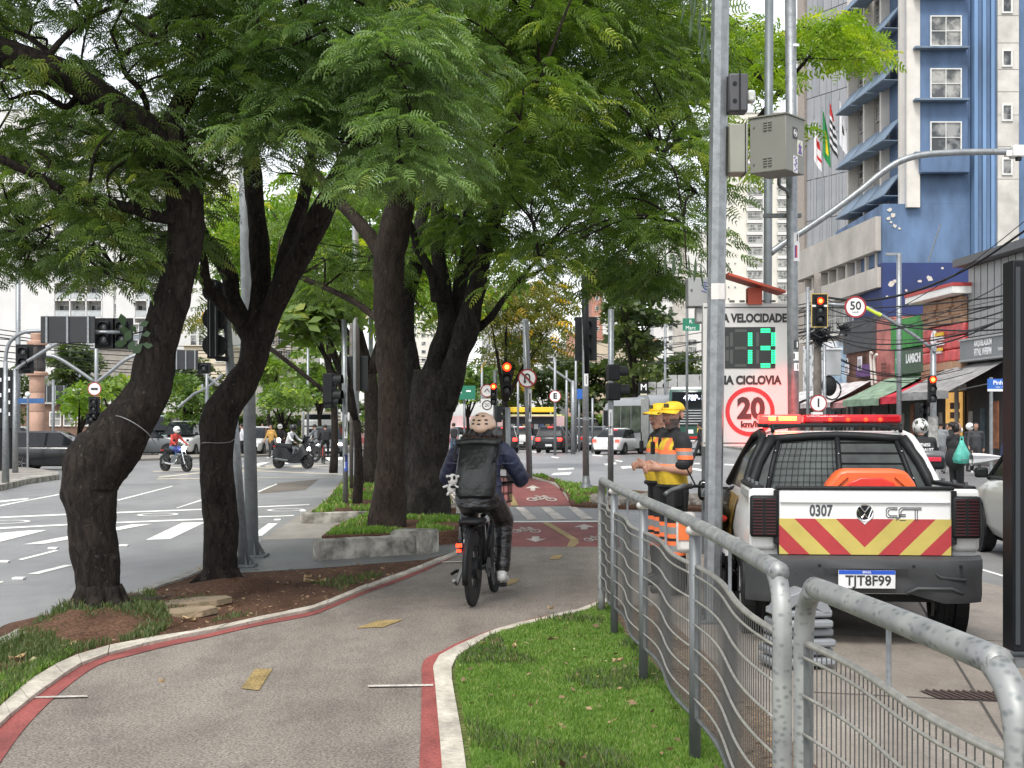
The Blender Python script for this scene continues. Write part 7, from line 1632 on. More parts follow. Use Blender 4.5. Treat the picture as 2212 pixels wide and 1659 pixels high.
text('lettering', '478P-10', mat('led route text', (.7, .75, .95), .5, emit=.9), b2_, (.15, -.1, 3.08), .42, bold=.01, sx=.9)
for i in range(6): MB().box((0, -.05, 1.72+i*.14), (2.2, .1, .06)).build('grille_slat', mat('silver slat', (.4, .42, .42), .4, .5), b2_)
MB().box((0, -.03, 2.08), (2.3, .04, .9)).build('grille_back', black, b2_); MB().box((-.1, -.03, 1.3), (.28, .04, .2)).build('logo_patch', lettr, b2_); MB().box((.4, -.03, 1.32), (.3, .04, .3)).build('logo_patch', ym, b2_); MB().box((0, -.05, .62), (2.5, .15, .45)).build('bumper', silv, b2_, bevel=.04); MB().box((0, -.04, .98), (.6, .05, .12)).build('red_text_strip', redlamp, b2_)
for s in (-1, 1): wheel(b2_, (s*1.05, 1.5, .48), .48, .3); MB().box((s*1.1, -.04, 1.1), (.14, .06, .3)).build('tail_lamp', redlamp, b2_)

# ---- two wheelers
def bicycle(parent_or_label, loc, rz, frame=black, big=False, cat='bicycle', scale=1., basket=False, parts=True, label=None, steer=0., fender=True):
    r = thing('bicycle', label, cat, loc, rz, None, scale); wr = .335; wb = 1.08
    for y in (0, wb): wheel(r, (0, y, wr), wr, .05 if big else .04, rim=mat('spoke wheel', (.1, .1, .1), .4, .6), sp=14)
    m_ = MB(); bb = Vector((0, .45, .3)); st = Vector((0, .3, .75)); hd = Vector((0, .9, .82)); hl = Vector((0, .93, .66)); rw = Vector((0, 0, wr))
    for a, b, q in ((bb, st, .02), (bb, hl, .028), (st, hd, .02)): m_.tube([a, b], q, 8)
    for s in (-1, 1): m_.tube([rw+Vector((.06*s, 0, 0)), bb+Vector((.03*s, 0, 0))], .012, 6); m_.tube([rw+Vector((.06*s, 0, 0)), st+Vector((.03*s, 0, -.05))], .011, 6); m_.tube([hl+Vector((.05*s, 0, 0)), Vector((.055*s, wb, wr))], .014, 6)
    m_.tube([hl, hd+Vector((0, -.01, .06))], .022, 8); m_.tube([hd+Vector((0, -.01, .06)), hd+Vector((0, -.04, .22))], .016, 8); m_.build('frame', frame, r, smooth='all')
    MB().tube([(-.31, .78, 1.08), (-.18, .84, 1.06), (0, .87, 1.04), (.18, .84, 1.06), (.31, .78, 1.08)], .013, 8, sub=3).build('handlebar', black, r, smooth='all')
    for s in (-1, 1): MB().cyl((.2*s, .83, 1.065), (.33*s, .77, 1.082), .019, n=8).build('grip', rubber, r)
    m_ = MB(); m_.loft([[Vector((a*x, y, .88+z)) for a, z in ((-1, 0), (-.6, .04), (.6, .04), (1, 0), (.6, -.04), (-.6, -.04))] for y, x in ((.12, .09), (.2, .1), (.32, .06), (.42, .025))]); m_.build('saddle', black, r, smooth=True); MB().cyl(st, (0, .26, .87), .015).build('seat_post', chrome, r)
    cr = MB(); cr.cyl((-.07, .45, .3), (.07, .45, .3), .03); cr.tube([(.08, .45, .3), (.1, .50, .14)], .013, 6); cr.tube([(-.08, .45, .3), (-.1, .40, .46)], .013, 6); cr.lathe([(.09, .05), (.09, .06), (.0, .06)], (0, .45, .3), 18, 'X'); cr.build('crank', galvd, r)
    for s, y, z in ((1, .5, .135), (-1, .4, .465)): MB().box((.16*s, y, z), (.1, .09, .025)).build('pedal', black, r)
    if fender:
        for y in (0, wb):
            m_ = MB(); pts = [Vector((0, y+(wr+.03)*math.cos(a), wr+(wr+.03)*math.sin(a))) for a in [math.pi*(.15+.95*i/12) for i in range(13)]]; m_.tube(pts, .027 if big else .022, 6); m_.build('mudguard', black, r, smooth='all')
    m_ = MB(); 
    if basket:
        for z in (0, .08, .16, .24): m_.tube([(x, y, .86+z) for x, y in ((-.14, 1.0), (.14, 1.0), (.14, 1.24), (-.14, 1.24), (-.14, 1.0))], .004, 4)
        for i in range(8): 
            x = -.14+.04*i; m_.tube([(x, 1.0, .86), (x, 1.0, 1.1)], .003, 4); m_.tube([(x, 1.24, .86), (x, 1.24, 1.1)], .003, 4)
        for i in range(6):
            y = 1+.048*i; m_.tube([(.14, y, .86), (.14, y, 1.1)], .003, 4); m_.tube([(-.14, y, .86), (-.14, y, 1.1)], .003, 4)
        m_.build('basket', black, r)
    return r
def motorbike(label, loc, rz, col, kind='moto', scale=1., head=True, box=None):
    r = thing('motorcycle' if kind == 'moto' else 'scooter', label, 'motorcycle' if kind == 'moto' else 'scooter', loc, rz, None, scale); wr = .3 if kind == 'moto' else .26; wb = 1.3
    for y in (-wb/2, wb/2): wheel(r, (0, y, wr), wr, .12, rim=mat('dark rim', (.08, .08, .08), .4, .5), sp=6)
    for s in (-1, 1): MB().tube([(.09*s, wb/2, wr), (.08*s, wb/2-.22, .85)], .022, 8).build('fork_leg', chrome if kind == 'moto' else black, r)
    if kind == 'moto':
        MB().tube([(0, .25, .8), (0, .05, .88), (0, -.12, .82)], [.1, .15, .09], 10, sub=3).build('tank', col, r, smooth='all'); MB().tube([(0, -.1, .8), (0, -.4, .8), (0, -.72, .87)], [.11, .11, .05], 10, sub=3).build('seat', black, r, smooth='all')
        m_ = MB(); m_.box((0, .02, .45), (.26, .36, .34)); m_.cyl((0, .12, .55), (0, .2, .72), .09); m_.build('engine', galvd, r, bevel=.03); MB().tube([(.13, .2, .45), (.15, 0, .3), (.16, -.6, .36)], [.025, .03, .05], 8, sub=3).build('exhaust', chrome, r, smooth='all')
        MB().tube([(0, .3, .8), (0, 0, .65), (0, -.35, .7), (0, -.65, .35)], .03, 6).build('frame', black, r)
    else:
        m_ = MB(); m_.loft([[Vector((a*x, y, z)) for a, z in ((-1, z0), (-1, z1), (-.5, z1+.05), (.5, z1+.05), (1, z1), (1, z0))] for y, x, z0, z1 in ((-.85, .07, .55, .72), (-.55, .17, .3, .78), (-.15, .19, .22, .74), (.05, .17, .2, .45), (.25, .17, .2, .4), (.42, .17, .3, .8), (.62, .15, .5, .95), (.75, .06, .55, .7))]); m_.build('fairing', col, r, smooth=True)
        MB().tube([(0, 0, .78), (0, -.4, .82), (0, -.75, .86)], [.12, .13, .08], 10, sub=3).build('seat', black, r, smooth='all'); MB().box((0, .55, 1.08), (.3, .02, .3), Matrix.Rotation(R(-25), 3, 'X')).build('windscreen', carglass, r); MB().tube([(.17, -.1, .3), (.17, -.7, .36)], .05, 8).build('exhaust', galvd, r)
    MB().tube([(-.36, .22, 1.02), (-.15, .34, 1.03), (0, .36, .98), (.15, .34, 1.03), (.36, .22, 1.02)], .015, 8, sub=3).build('handlebar', black, r)
    for s in (-1, 1):
        MB().cyl((.25*s, .28, 1.03), (.38*s, .2, 1.02), .022).build('grip', rubber, r); m_ = MB(); m_.tube([(.22*s, .3, 1.04), (.3*s, .3, 1.2)], .008, 5); m_.ell((.33*s, .3, 1.22), (.07, .02, .045), 10, 6); m_.build('mirror', black, r)
    MB().ell((0, .47 if kind == 'moto' else .7, .9 if kind == 'moto' else .72), (.1, .06, .1), 14, 8).build('headlamp', headon if head else mat('clear lens', (.5, .5, .5)), r, smooth='all')
    MB().ell((0, -.84, .82), (.07, .04, .035), 10, 6).build('tail_lamp', redlamp, r, smooth='all'); MB().box((0, -.9, .6), (.2, .01, .15)).build('number_plate', mat('plate white', (.6, .6, .6)), r)
    m_ = MB(); [m_.tube([Vector((0, y+(wr+.02)*math.cos(a), wr+(wr+.02)*math.sin(a))) for a in [math.pi*(.15+.7*i/8) for i in range(9)]], .06, 6) for y in (-wb/2, wb/2)]; m_.build('mudguard', black if kind == 'moto' else col, r, smooth='all')
    if box: MB().box((0, -.75, 1.05), (.4, .36, .34)).build('delivery_box', box, r, bevel=.03)
    return r
# ================================================================ pickup truck
tk = thing('pickup_truck', 'white CET pickup truck with red yellow chevrons and a lit red light bar', 'pickup truck', (2.545, 10.22, 0), R(-5.5))
w = .81; tw_ = mat('fleet white paint', (.68, .68, .665), .3, 0, .07, 3, coat=.4, detail=8); bump_m = mat('dark grey bumper plastic', (.045, .047, .05), .6, 0, .22, 3, .06, 120)
def tring(y, zt, wf, zb=.38):
    return [Vector((-w*wf*.92, y, zb)), Vector((-w*wf*1.0, y, zb+.16)), Vector((-w*wf*1.035, y, .78)), Vector((-w*wf*1.0, y, zt-.12)), Vector((-w*wf*.93, y, zt)), Vector((w*wf*.93, y, zt)), Vector((w*wf*1.0, y, zt-.12)), Vector((w*wf*1.035, y, .78)), Vector((w*wf*1.0, y, zb+.16)), Vector((w*wf*.92, y, zb))]
MB().loft([tring(.05, 1.07, .97), tring(.2, 1.07, 1.0), tring(1.2, 1.07, 1.02), tring(2.8, 1.06, 1.02), tring(3.3, 1.0, 1.0), tring(4.05, .86, .95), tring(4.35, .7, .85)]).build('body', tw_, tk, smooth=True)
gold = mat('amber side patch', (.55, .33, .07), .3, 0, .1, 2, coat=.6)
MB().loft([[Vector((-w*1.02*k-.006, y, z)) for k, z in ((1.0, .46), (1.045, .62), (1.045, .8), (1.005, .95), (.975, 1.02))] for y in (1.35, 1.9, 2.9)], False, False).build('side_patch', gold, tk)  # amber patch laid over the left flank
MB().box((0, 2.2, .36), (1.4, 3.6, .16)).build('underbody', black, tk)
# bed walls, tailgate
for s in (-1, 1):
    MB().box((s*.755, .62, 1.09), (.1, 1.16, .09)).build('bed_rail', tw_, tk, bevel=.02); MB().box((s*.755, .62, 1.15), (.09, 1.18, .03)).build('rail_cap', black, tk, bevel=.008)
    for y in (.15, .55, .95): MB().box((s*.755, y, 1.175), (.02, .05, .03)).build('tie_hook', galvd, tk)
    MB().box((s*.72, .03, .92), (.2, .06, .45)).build('corner_panel', tw_, tk, bevel=.03)
MB().box((0, -.015, .905), (1.222, .07, .47)).build('tailgate', tw_, tk, bevel=.015)
MB().box((0, -.058, 1.05), (1.2, .02, .012)).build('crease', mat('white crease', (.55, .56, .56), .3), tk, bevel=.004)
MB().box((0, -.01, 1.15), (1.26, .1, .025)).build('tailgate_cap', black, tk, bevel=.008)
MB().box((0, .6, 1.078), (1.4, 1.1, .012)).build('bed_hollow_shade', black, tk)  # black sheet on the closed body paints the shaded hollow of the bed
for s in (-1, 1): MB().box((s*.612, -.02, .9), (.006, .07, .46)).build('panel_gap', black, tk)
# chevrons
def clip(poly, x0, x1, z0, z1):
    for ax, lim, sg in ((0, x0, 1), (0, x1, -1), (1, z0, 1), (1, z1, -1)):
        out = []; n = len(poly)
        for i in range(n):
            a, b = poly[i], poly[(i+1) % n]; ia, ib = (a[ax]-lim)*sg >= 0, (b[ax]-lim)*sg >= 0
            if ia: out.append(a)
            if ia != ib: t = (lim-a[ax])/(b[ax]-a[ax]); out.append((a[0]+(b[0]-a[0])*t, a[1]+(b[1]-a[1])*t))
        poly = out
        if not poly: return []
    return poly
chr_, chy = mat('chevron red', (.36, .03, .035), .35, 0, .14, 5, detail=8), mat('chevron yellow', (.46, .37, .09), .35, 0, .12, 5, detail=8)
zb_, zt_, za_, dw = .672, .93, .725, .148
for s in (-1, 1):
    for i in range(-1, 6):
        a0 = -2.0 if i < 0 else i*dw; a1 = (i+1)*dw if i >= 0 else 0
        pl = clip([(a0, za_), (a1, za_), (a1+1, za_+1), (a0+1, za_+1)], 0, .608, zb_, zt_) if False else clip([(a0-1, za_-1), (a1-1, za_-1), (a1+1, za_+1), (a0+1, za_+1)], 0, .608, zb_, zt_)
        if len(pl) > 2: MB().prism([(s*x, z) for x, z in pl], lambda u, v, d: Vector((u, d, v)), -.0535, -.048).build('chevron_stripe', chr_ if i % 2 else chy, tk)
MB().prism([(-.05, .932), (.05, .932), (0, .89)], lambda u, v, d: Vector((u, d, v)), -.0565, -.0536).build('white_notch', tw_, tk)
dkl = mat('dark grey lettering', (.05, .055, .065), .4)
text('lettering', '0307', dkl, tk, (-.31, -.054, .985), .112, bold=.003, width=.165)
# roundel emblem
m_ = MB(); m_.lathe([(.052, -.004), (.06, -.008), (.06, .004), (.052, .004), (.052, -.004)], n=28, axis='Y', cap=False)
for a, b in (((-.03, .042), (0, .004)), ((.03, .042), (0, .004)), ((-.047, .02), (-.022, -.043)), ((.047, .02), (.022, -.043)), ((-.022, -.043), (0, -.006)), ((.022, -.043), (0, -.006))): m_.tube([(a[0], -.008, a[1]), (b[0], -.008, b[1])], .005, 5)
m_.build('roundel_emblem', chrome, tk, loc=(0, -.056, .975)); MB().cyl((0, -.05, .975), (0, -.057, .975), .053, n=24).build('emblem_disc', black, tk)
m_ = MB()
for dz in (0, .013):
    q = dz
    for pts in ([(.30-q*0, .992+.03-q), (.235+q, .992+.03-q), (.222+q, 1.012-q), (.222+q, .965+q), (.235+q, .952+q), (.30, .952+q)], [(.47, 1.022-q), (.325+q, 1.022-q), (.312+q, 1.008-q), (.312+q, .945+q), (.29, .932+q)]): m_.tube([(x-.07, -.0545, z-.01) for x, z in pts], .003, 4)
for x in (.335,): 
    for z in (.922, .95, .963): m_.tube([(x-.09, -.0545, z), (x-.045, -.0545, z)], .003, 4)
for x in (.345, .36): m_.tube([(x+.01, -.0545, .918), (x+.01, -.0545, .998)], .003, 4)
m_.build('cet_lettering', dkl, tk)
# lamps with guards
for s in (-1, 1):
    o = MB().box((s*.715, -.03, .945), (.2, .09, .30)).build('lamp_guard', black, tk, bevel=.02)
    for c_ in (-.045, .045):
        for i in range(12): MB().box((s*.715+c_, -.079, .82+i*.0225), (.07, .006, .008)).build('guard_slot', mat('dark red lens', (.055, .006, .009), .3), o)
    for z in (1.11, .775): MB().box((s*.63, -.045, z), (.035, .02, .05)).build('guard_bracket', black, o, bevel=.004)
    MB().cyl((s*.74, .75, .33), (s*.835, .75, .33), .37, n=28).build('wheel_arch', black, tk); MB().cyl((s*.74, 3.55, .33), (s*.825, 3.55, .33), .37, n=28).build('wheel_arch', black, tk)
    for y in (.75, 3.55):
        wh = wheel(tk, (s*.735, y, .31), .31, .2); 
        for k in range(-2, 3): MB().lathe([(.3115, -.004), (.3125, .004)], (k*.035, 0, 0), 28, 'X').build('tread_groove', black, wh) if y < 1 else None
# bumper
bm_r = []
for x in [-.84, -.8, -.7, -.55, -.42, -.3, 0, .3, .42, .55, .7, .8, .84]:
    e = abs(x); yb = -.13+.14*max(0, (e-.6)/.24)**2; zc = .33 if e > .5 else (.33+.07*min(1, (.5-e)/.15)); d_ = .02 if e < .42 else 0
    bm_r.append([Vector((x, .12, .66)), Vector((x, yb+.06, .665)), Vector((x, yb, .64)), Vector((x, yb-.01, .58)), Vector((x, yb+.015+d_, .52)), Vector((x, yb+.01+d_, zc+.06)), Vector((x, yb+.04, zc)), Vector((x, .12, zc))])
MB().loft(bm_r).build('rear_bumper', bump_m, tk, smooth=True)
MB().tube([(-.5, -.115, .545), (-.42, -.12, .6), (.42, -.12, .6), (.52, -.115, .52), (.7, -.1, .5)], .012, 6).build('bumper_ridge', bump_m, tk, smooth='all')
MB().tube([(.28, -.11, .4), (.36, -.125, .44), (.6, -.12, .44), (.68, -.09, .4)], .014, 6).build('bumper_ridge', bump_m, tk, smooth='all')
for x in (-.33, .33, .66, -.6): MB().cyl((x, -.12, .6), (x, -.145, .6), .011, n=10).build('parking_sensor', black, tk)
p_ = MB().box((0, -.15, .505), (.40, .012, .13)).build('number_plate', mat('plate white', (.6, .6, .6)), tk, bevel=.004)
MB().box((0, -.157, .556), (.395, .003, .028)).build('blue_strip', mat('plate blue', (.01, .07, .42), .4), p_); text('lettering', 'BRASIL', lettr, p_, (0, -.1595, .556), .022, width=.06); text('lettering', 'TJT8F99', lt, p_, (.01, -.158, .494), .1, bold=.002, width=.32)
MB().cyl((-.35, .15, .3), (-.35, -.02, .3), .045, n=14).build('exhaust_tip', galvd, tk)
# cab
y0, y1 = 1.18, 1.46
cabr = [[Vector((s*x, y, z)) for s, x, y, z in ((-1, .755, y0, 1.07), (1, .755, y0, 1.07), (1, .77, 3.25, 1.05), (-1, .77, 3.25, 1.05))], [Vector((s*x, y, z)) for s, x, y, z in ((-1, .68, y0+.17, 1.3), (1, .68, y0+.17, 1.3), (1, .69, 2.85, 1.3), (-1, .69, 2.85, 1.3))], [Vector((s*x, y, z)) for s, x, y, z in ((-1, .585, y1, 1.5), (1, .585, y1, 1.5), (1, .58, 2.5, 1.5), (-1, .58, 2.5, 1.5))], [Vector((s*x, y, z)) for s, x, y, z in ((-1, .48, y1+.12, 1.545), (1, .48, y1+.12, 1.545), (1, .48, 2.35, 1.545), (-1, .48, 2.35, 1.545))]]
gtk = mat('dim cab glass', (.012, .015, .015), .1, 0, .7, 2.2, col2=(.07, .085, .08), spec=.4)
MB().loft(cabr).build('cab_glass', gtk, tk, smooth=True)
MB().loft([[v+Vector((0, 0, .01)) for v in cabr[2]], [v+Vector((0, 0, .012)) for v in cabr[3]]]).build('roof', tw_, tk, smooth=True)
def onrear(x, t):     # point on the rear screen plane, t 0 bottom .. 1 top
    if t < .53: k = t/.53; return Vector((x*(.755+(.68-.755)*k), y0+.17*k, 1.07+.23*k))-Vector((0, .012, 0))
    k = (t-.53)/.47; return Vector((x*(.68+(.585-.68)*k), y0+.17+(y1-y0-.17)*k, 1.3+.2*k))-Vector((0, .012, 0))
m_ = MB()
for x in (-1, 1):
    m_.tube([onrear(x*.97, 0), onrear(x*.96, .3), onrear(x*.95, .53), onrear(x*.93, .8), onrear(x*.9, 1)], .045, 8)
    m_.tube([onrear(x*.78, .0), onrear(x*.78, .53), onrear(x*.8, .95)], .022, 6)
m_.tube([onrear(-.95, .97), onrear(0, 1.05), onrear(.95, .97)], .035, 8, sub=3); m_.tube([onrear(0, 0), onrear(0, .53), onrear(0, 1)], .026, 6); m_.build('window_surround', black, tk, smooth='all')
m_ = MB()
for i in range(11): x = -.74+.067*i; m_.tube([onrear(x, .02), onrear(x, .53), onrear(x, .95)], .0022, 4)
for i in range(8): t = .05+.125*i; m_.tube([onrear(-.77, t), onrear(-.03, t)], .0022, 4)
for i in range(5): t = .12+.2*i; m_.tube([onrear(.03, t), onrear(.77, t)], .005, 4)
m_.build('window_guard_mesh', black, tk); MB().ell(onrear(-.45, .25)+Vector((0, .25, 0)), (.14, .08, .2), 12, 8).build('headrest', black, tk, smooth='all')
for x, t in ((-.8, .25), (-.8, .75), (.8, .25), (.8, .75), (0, .7), (0, .25)): MB().ell(onrear(x, t)-Vector((0, .03, 0)), .008, 8, 6).build('bolt', chrome, tk)
MB().box((0, y1+.0, 1.522), (.36, .03, .028)).build('high_brake_lamp', redlamp, tk, bevel=.01)
for s in (-1, 1):
    MB().tube([(s*.77, y0-.02, 1.09), (s*.7, y0+.2, 1.3), (s*.6, y1+.02, 1.5), (s*.595, 2.5, 1.51), (s*.78, 3.25, 1.06)], .035, 8, sub=2).build('pillar', tw_ if s > 0 else black, tk, smooth='all')
    MB().tube([(s*.52, y1+.02, 1.555), (s*.52, y1+.1, 1.6), (s*.52, 2.4, 1.6)], .018, 6).build('roof_rail', black, tk)
MB().tube([(-.52, y1+.06, 1.575), (-.3, y1+.05, 1.6), (.3, y1+.05, 1.6), (.52, y1+.06, 1.575)], .012, 6).build('rack_bar', black, tk)
# light bar
lb = MB().box((0, 2.0, 1.605), (1.2, .28, .035)).build('light_bar_base', black, tk, bevel=.01)
MB().box((.19, 2.0, 1.66), (.82, .24, .075)).build('red_lens', mat('red lens clear', (.5, .012, .02), .1, 0, .3, 6, alpha=.85), lb, bevel=.02)
MB().box((-.42, 2.0, 1.66), (.36, .24, .075)).build('lit_red_lens', mat('lit red lens', (1, .02, .015), .2, 0, 0, emit=3.5), lb, bevel=.02)
for x, c_ in ((-.49, .06), (-.36, .15)): MB().box((x, 1.874, 1.665), (c_, .008, .035)).build('lit_core', redcore, lb, bevel=.003)
for x in (.0, .15, .3, .42): MB().ell((x, 1.876, 1.655), (.018, .006, .016), 8, 6).build('led_spot', redon, lb)
ld = bpy.data.lights.new('light_bar_lamp', 'SPOT'); ld.energy = 950; ld.spot_size = R(21); ld.spot_blend = 1; ld.color = (1, .03, .02); ld.shadow_soft_size = .1; lo = bpy.data.objects.new('light_bar_lamp', ld); COL.objects.link(lo); lo.parent = tk; lo.location = (-.42, 2.3, 1.68); lo.rotation_euler = (R(89), 0, R(-7))
# mirror
m_ = MB(); m_.box((-.99, 2.86, 1.0), (.2, .12, .2)); m_.build('door_mirror', black, tk, bevel=.05); MB().box((-.99, 2.795, 1.01), (.15, .01, .14)).build('mirror_glass', mat('mirror glass', (.5, .52, .52), .05, 1, 0), tk, bevel=.02); MB().box((-.86, 2.9, 1.0), (.1, .06, .06)).build('mirror_arm', black, tk)
# orange barrier in the bed
ob_ = thing('plastic_barrier', 'orange plastic road barrier lying in the bed of the pickup', 'barrier', (0, 0, 0)); M_ = Matrix.Translation(Vector(tk.location)) @ Matrix.Rotation(R(-5.5), 4, 'Z'); org = mat('orange plastic', (.75, .12, .03), .4, 0, .08, 3)
ob_.location = (M_ @ Vector((.12, .55, 1.1))); ob_.rotation_euler = (0, 0, R(-5.5))
MB().prism([(-.33, -.01), (-.33, .05), (-.24, .16), (-.18, .175), (.18, .175), (.26, .16), (.34, .05), (.34, -.01)], lambda u, v, d: Vector((u, d, v)), -.12, .12).build('shell', org, ob_, bevel=.03)
MB().prism([(-.2, 0), (-.17, .07), (-.08, .11), (.08, .11), (.17, .07), (.2, 0)], lambda u, v, d: Vector((u, d, v)), -.128, -.1).build('inner_arch', mat('red plastic', (.6, .03, .02), .35), ob_, bevel=.01)
for s in (-1, 1): MB().tube([(s*.18, -.125, .12), (s*.29, -.125, .02)], .016, 6).build('rib', org, ob_)

# ================================================================ main cyclist
cyL = Vector((X(1022, 12.45), 12.45, .012)); cyR = R(-9.5)
bk = bicycle(None, cyL, cyR, black, True, basket=True, label='black electric bicycle with a glowing red tail lamp ridden on the cycle path')
MB().box((0, -.02, .75), (.2, .34, .05)).build('rear_pad', black, bk, bevel=.025)
for s in (-1, 1): MB().tube([(s*.09, -.18, .72), (s*.09, .2, .72), (s*.05, .3, .7)], .009, 6).build('rack_rail', black, bk); MB().tube([(s*.09, -.1, .72), (s*.07, 0, .34)], .008, 6).build('rack_stay', black, bk)
MB().cyl((-.05, 0, .335), (.05, 0, .335), .095, n=20).build('hub_motor', black, bk); MB().box((0, .34, .55), (.09, .1, .34), Matrix.Rotation(R(18), 3, 'X')).build('battery', black, bk, bevel=.02)
MB().box((-.06, -.33, .56), (.045, .02, .03)).build('tail_lamp', redon, bk); MB().box((-.06, -.33, .515), (.035, .02, .022)).build('tail_lamp', redon, bk); MB().tube([(-.06, -.3, .54), (-.07, -.15, .6)], .008, 5).build('lamp_arm', black, bk)
MB().tube([(-.1, 0, .33), (-.13, -.1, .2), (-.14, -.16, .24)], .018, 6).build('derailleur', galvd, bk); MB().tube([(-.05, .1, .3), (-.16, .05, .3), (-.19, -.02, .28)], .015, 6).build('kickstand', black, bk)
pad = mat('navy puffer jacket', (.018, .024, .055), .5, 0, .25, 5, .3, 20, spec=.5); pants = mat('glossy black trousers', (.014, .014, .015), .3, 0, .2, 7, 2., 6, spec=.6, stretch=(1, 1, 2.2))
rd = thing('person', 'cyclist seen from behind in a cream helmet, navy puffer jacket and glossy black trousers', 'person', cyL, cyR)
pr = []
A_ = lambda p0, p1, r0, r1, mi, fl=1.: pr.append((Vector(p0), Vector(p1), r0, r1, mi, fl))
A_((0, .22, .93), (0, .28, 1.08), .215, .21, 1, .8); A_((0, .28, 1.1), (0, .36, 1.3), .185, .2, 0, .72); A_((0, .36, 1.3), (0, .42, 1.42), .2, .13, 0, .75); A_((-.19, .4, 1.36), (.19, .4, 1.36), .085, .085, 0); A_((0, .43, 1.42), (0, .45, 1.52), .07, .065, 2); A_((0, .46, 1.56), (0, .46, 1.6), .095, .095, 3)
for s in (-1, 1):
    sh, el_, wr_ = Vector((.22*s, .4, 1.34)), Vector((.345*s, .5, 1.12)), Vector((.30*s, .74, 1.07))
    for i in range(4):        # quilted puffer rolls
        a, b = sh.lerp(el_, i/4), sh.lerp(el_, (i+1)/4); A_(a.lerp(b, .35), a.lerp(b, .6), .09-.004*i, .09-.004*i, 0); a, b = el_.lerp(wr_, i/4), el_.lerp(wr_, (i+1)/4); A_(a.lerp(b, .35), a.lerp(b, .6), .08-.006*i, .08-.006*i, 0)
    A_(sh, el_, .068, .06, 0); A_(el_, wr_, .058, .045, 0); A_(wr_, wr_+Vector((0, .06, 0)), .038, .034, 2)
    for f in range(4): A_(wr_+Vector((-.03*s+.02*f*s, .05, .02)), wr_+Vector((-.03*s+.02*f*s, .09, -.02)), .011, .011, 2)
for i in range(4): A_((-.06, .28+.045*i, 1.06+.09*i), (.06, .28+.045*i, 1.06+.09*i), .225, .225, 0, .7)
A_((.1, .26, .95), (.17, .6, .72), .12, .095, 1); A_((.17, .6, .72), (.175, .5, .3), .09, .072, 1); A_((.175, .46, .21), (.18, .62, .175), .045, .04, 4); A_((.175, .5, .32), (.175, .47, .22), .055, .045, 4)
A_((-.1, .26, .95), (-.15, .62, .82), .12, .095, 1); A_((-.15, .62, .82), (-.15, .42, .56), .09, .07, 1); A_((-.15, .38, .52), (-.16, .52, .48), .045, .04, 4)
body('body', pr, .0095, [pad, pants, skin, hairm, shoew], rd)
hc = Vector((0, .46, 1.585)); helm = mat('cream helmet', (.62, .42, .3), .35, 0, .04, 2, coat=.3)
m_ = MB(); n = 28; rings = []
for i in range(10):
    th = math.pi*.5*(i/9)*1.12; ring = []
    for j in range(n):
        a = 2*math.pi*j/n; drop = .025*math.cos(a*2)*(i/9)**3-.01*(i/9)**2; ring.append(hc+Vector((.122*math.sin(th)*math.cos(a), .145*math.sin(th)*math.sin(a), .128*math.cos(th)+drop)))
    rings.append(ring)
rings2 = [[hc+(v-hc)*.93 for v in r] for r in rings[::-1]]
m_.loft([[hc+Vector((0, 0, .1285))+Vector((.001*math.cos(2*math.pi*j/n), .001*math.sin(2*math.pi*j/n), 0)) for j in range(n)]]+rings[1:]+rings2[:-1], True).build('helmet', helm, rd, smooth='all')
for a, t in ((-95, 72), (-95, 92), (-62, 70), (-62, 90), (-125, 70), (-125, 90), (-75, 45), (-115, 40)):
    a, t = R(a), R(t*.8+8); d = Vector((math.sin(t)*math.cos(a)*.123, math.sin(t)*math.sin(a)*.146, math.cos(t)*.129)); nrm = d.normalized(); rot = nrm.to_track_quat('Z', 'Y').to_matrix()
    MB().box(hc+d*1.0, (.03, .014, .006), rot).build('vent', dark, rd, bevel=.003)
fur = mat('brown faux fur', (.05, .028, .02), .9, 0, .5, 40)
m_ = MB(); random.seed(8)
for i in range(420):
    a = random.uniform(math.pi*.9, math.pi*2.1); c = Vector((.17*math.cos(a), .43+.13*math.sin(a), 1.46+random.gauss(0, .022))); d = Vector((math.cos(a)+random.gauss(0, .5), math.sin(a)+random.gauss(0, .5), random.gauss(0, .7))).normalized()*.05; s = d.cross(Vector((0, 0, 1))).normalized()*.007
    m_.add([c-s, c+s, c+d], [(0, 1, 2)])
m_.tube([Vector((.165*math.cos(a), .43+.12*math.sin(a), 1.455+.012*math.sin(a*9))) for a in [math.pi*(.9+1.2*i/14) for i in range(15)]], .042, 8); m_.build('fur_collar', fur, rd, fix=False)
m_ = MB(); [m_.tube([hc+Vector((x, -.08, -.05)), hc+Vector((x*1.3, -.11, -.12)), hc+Vector((x*1.5, -.1, -.19))], [.05, .05, .02], 8, sub=2) for x in (-.06, 0, .06)]; m_.build('hair', hairm, rd, smooth='all')
bpm = mat('black coated fabric', (.013, .014, .014), .4, 0, .2, 3, 2.2, 4, spec=.5)
bp_ = thing('backpack', 'black roll top backpack worn by the cyclist', 'backpack', cyL, cyR)
m_ = MB(); rr = []
for z, hw, dp, yy in ((.94, .15, .05, .12), (.97, .17, .1, .1), (1.05, .185, .115, .11), (1.2, .18, .11, .15), (1.33, .17, .085, .2), (1.41, .175, .05, .25), (1.43, .185, .035, .26), (1.455, .18, .03, .265)): rr.append([Vector((hw*math.copysign(abs(math.cos(a))**.55, math.cos(a)), yy+dp*math.copysign(abs(math.sin(a))**.7, math.sin(a)), z)) for a in [2*math.pi*j/20 for j in range(20)]])
m_.loft(rr).build('bag', bpm, bp_, smooth=True); MB().tube([(-.2, .24, 1.43), (0, .225, 1.45), (.2, .24, 1.43)], .035, 10, sub=3).build('rolled_top', bpm, bp_, smooth='all')
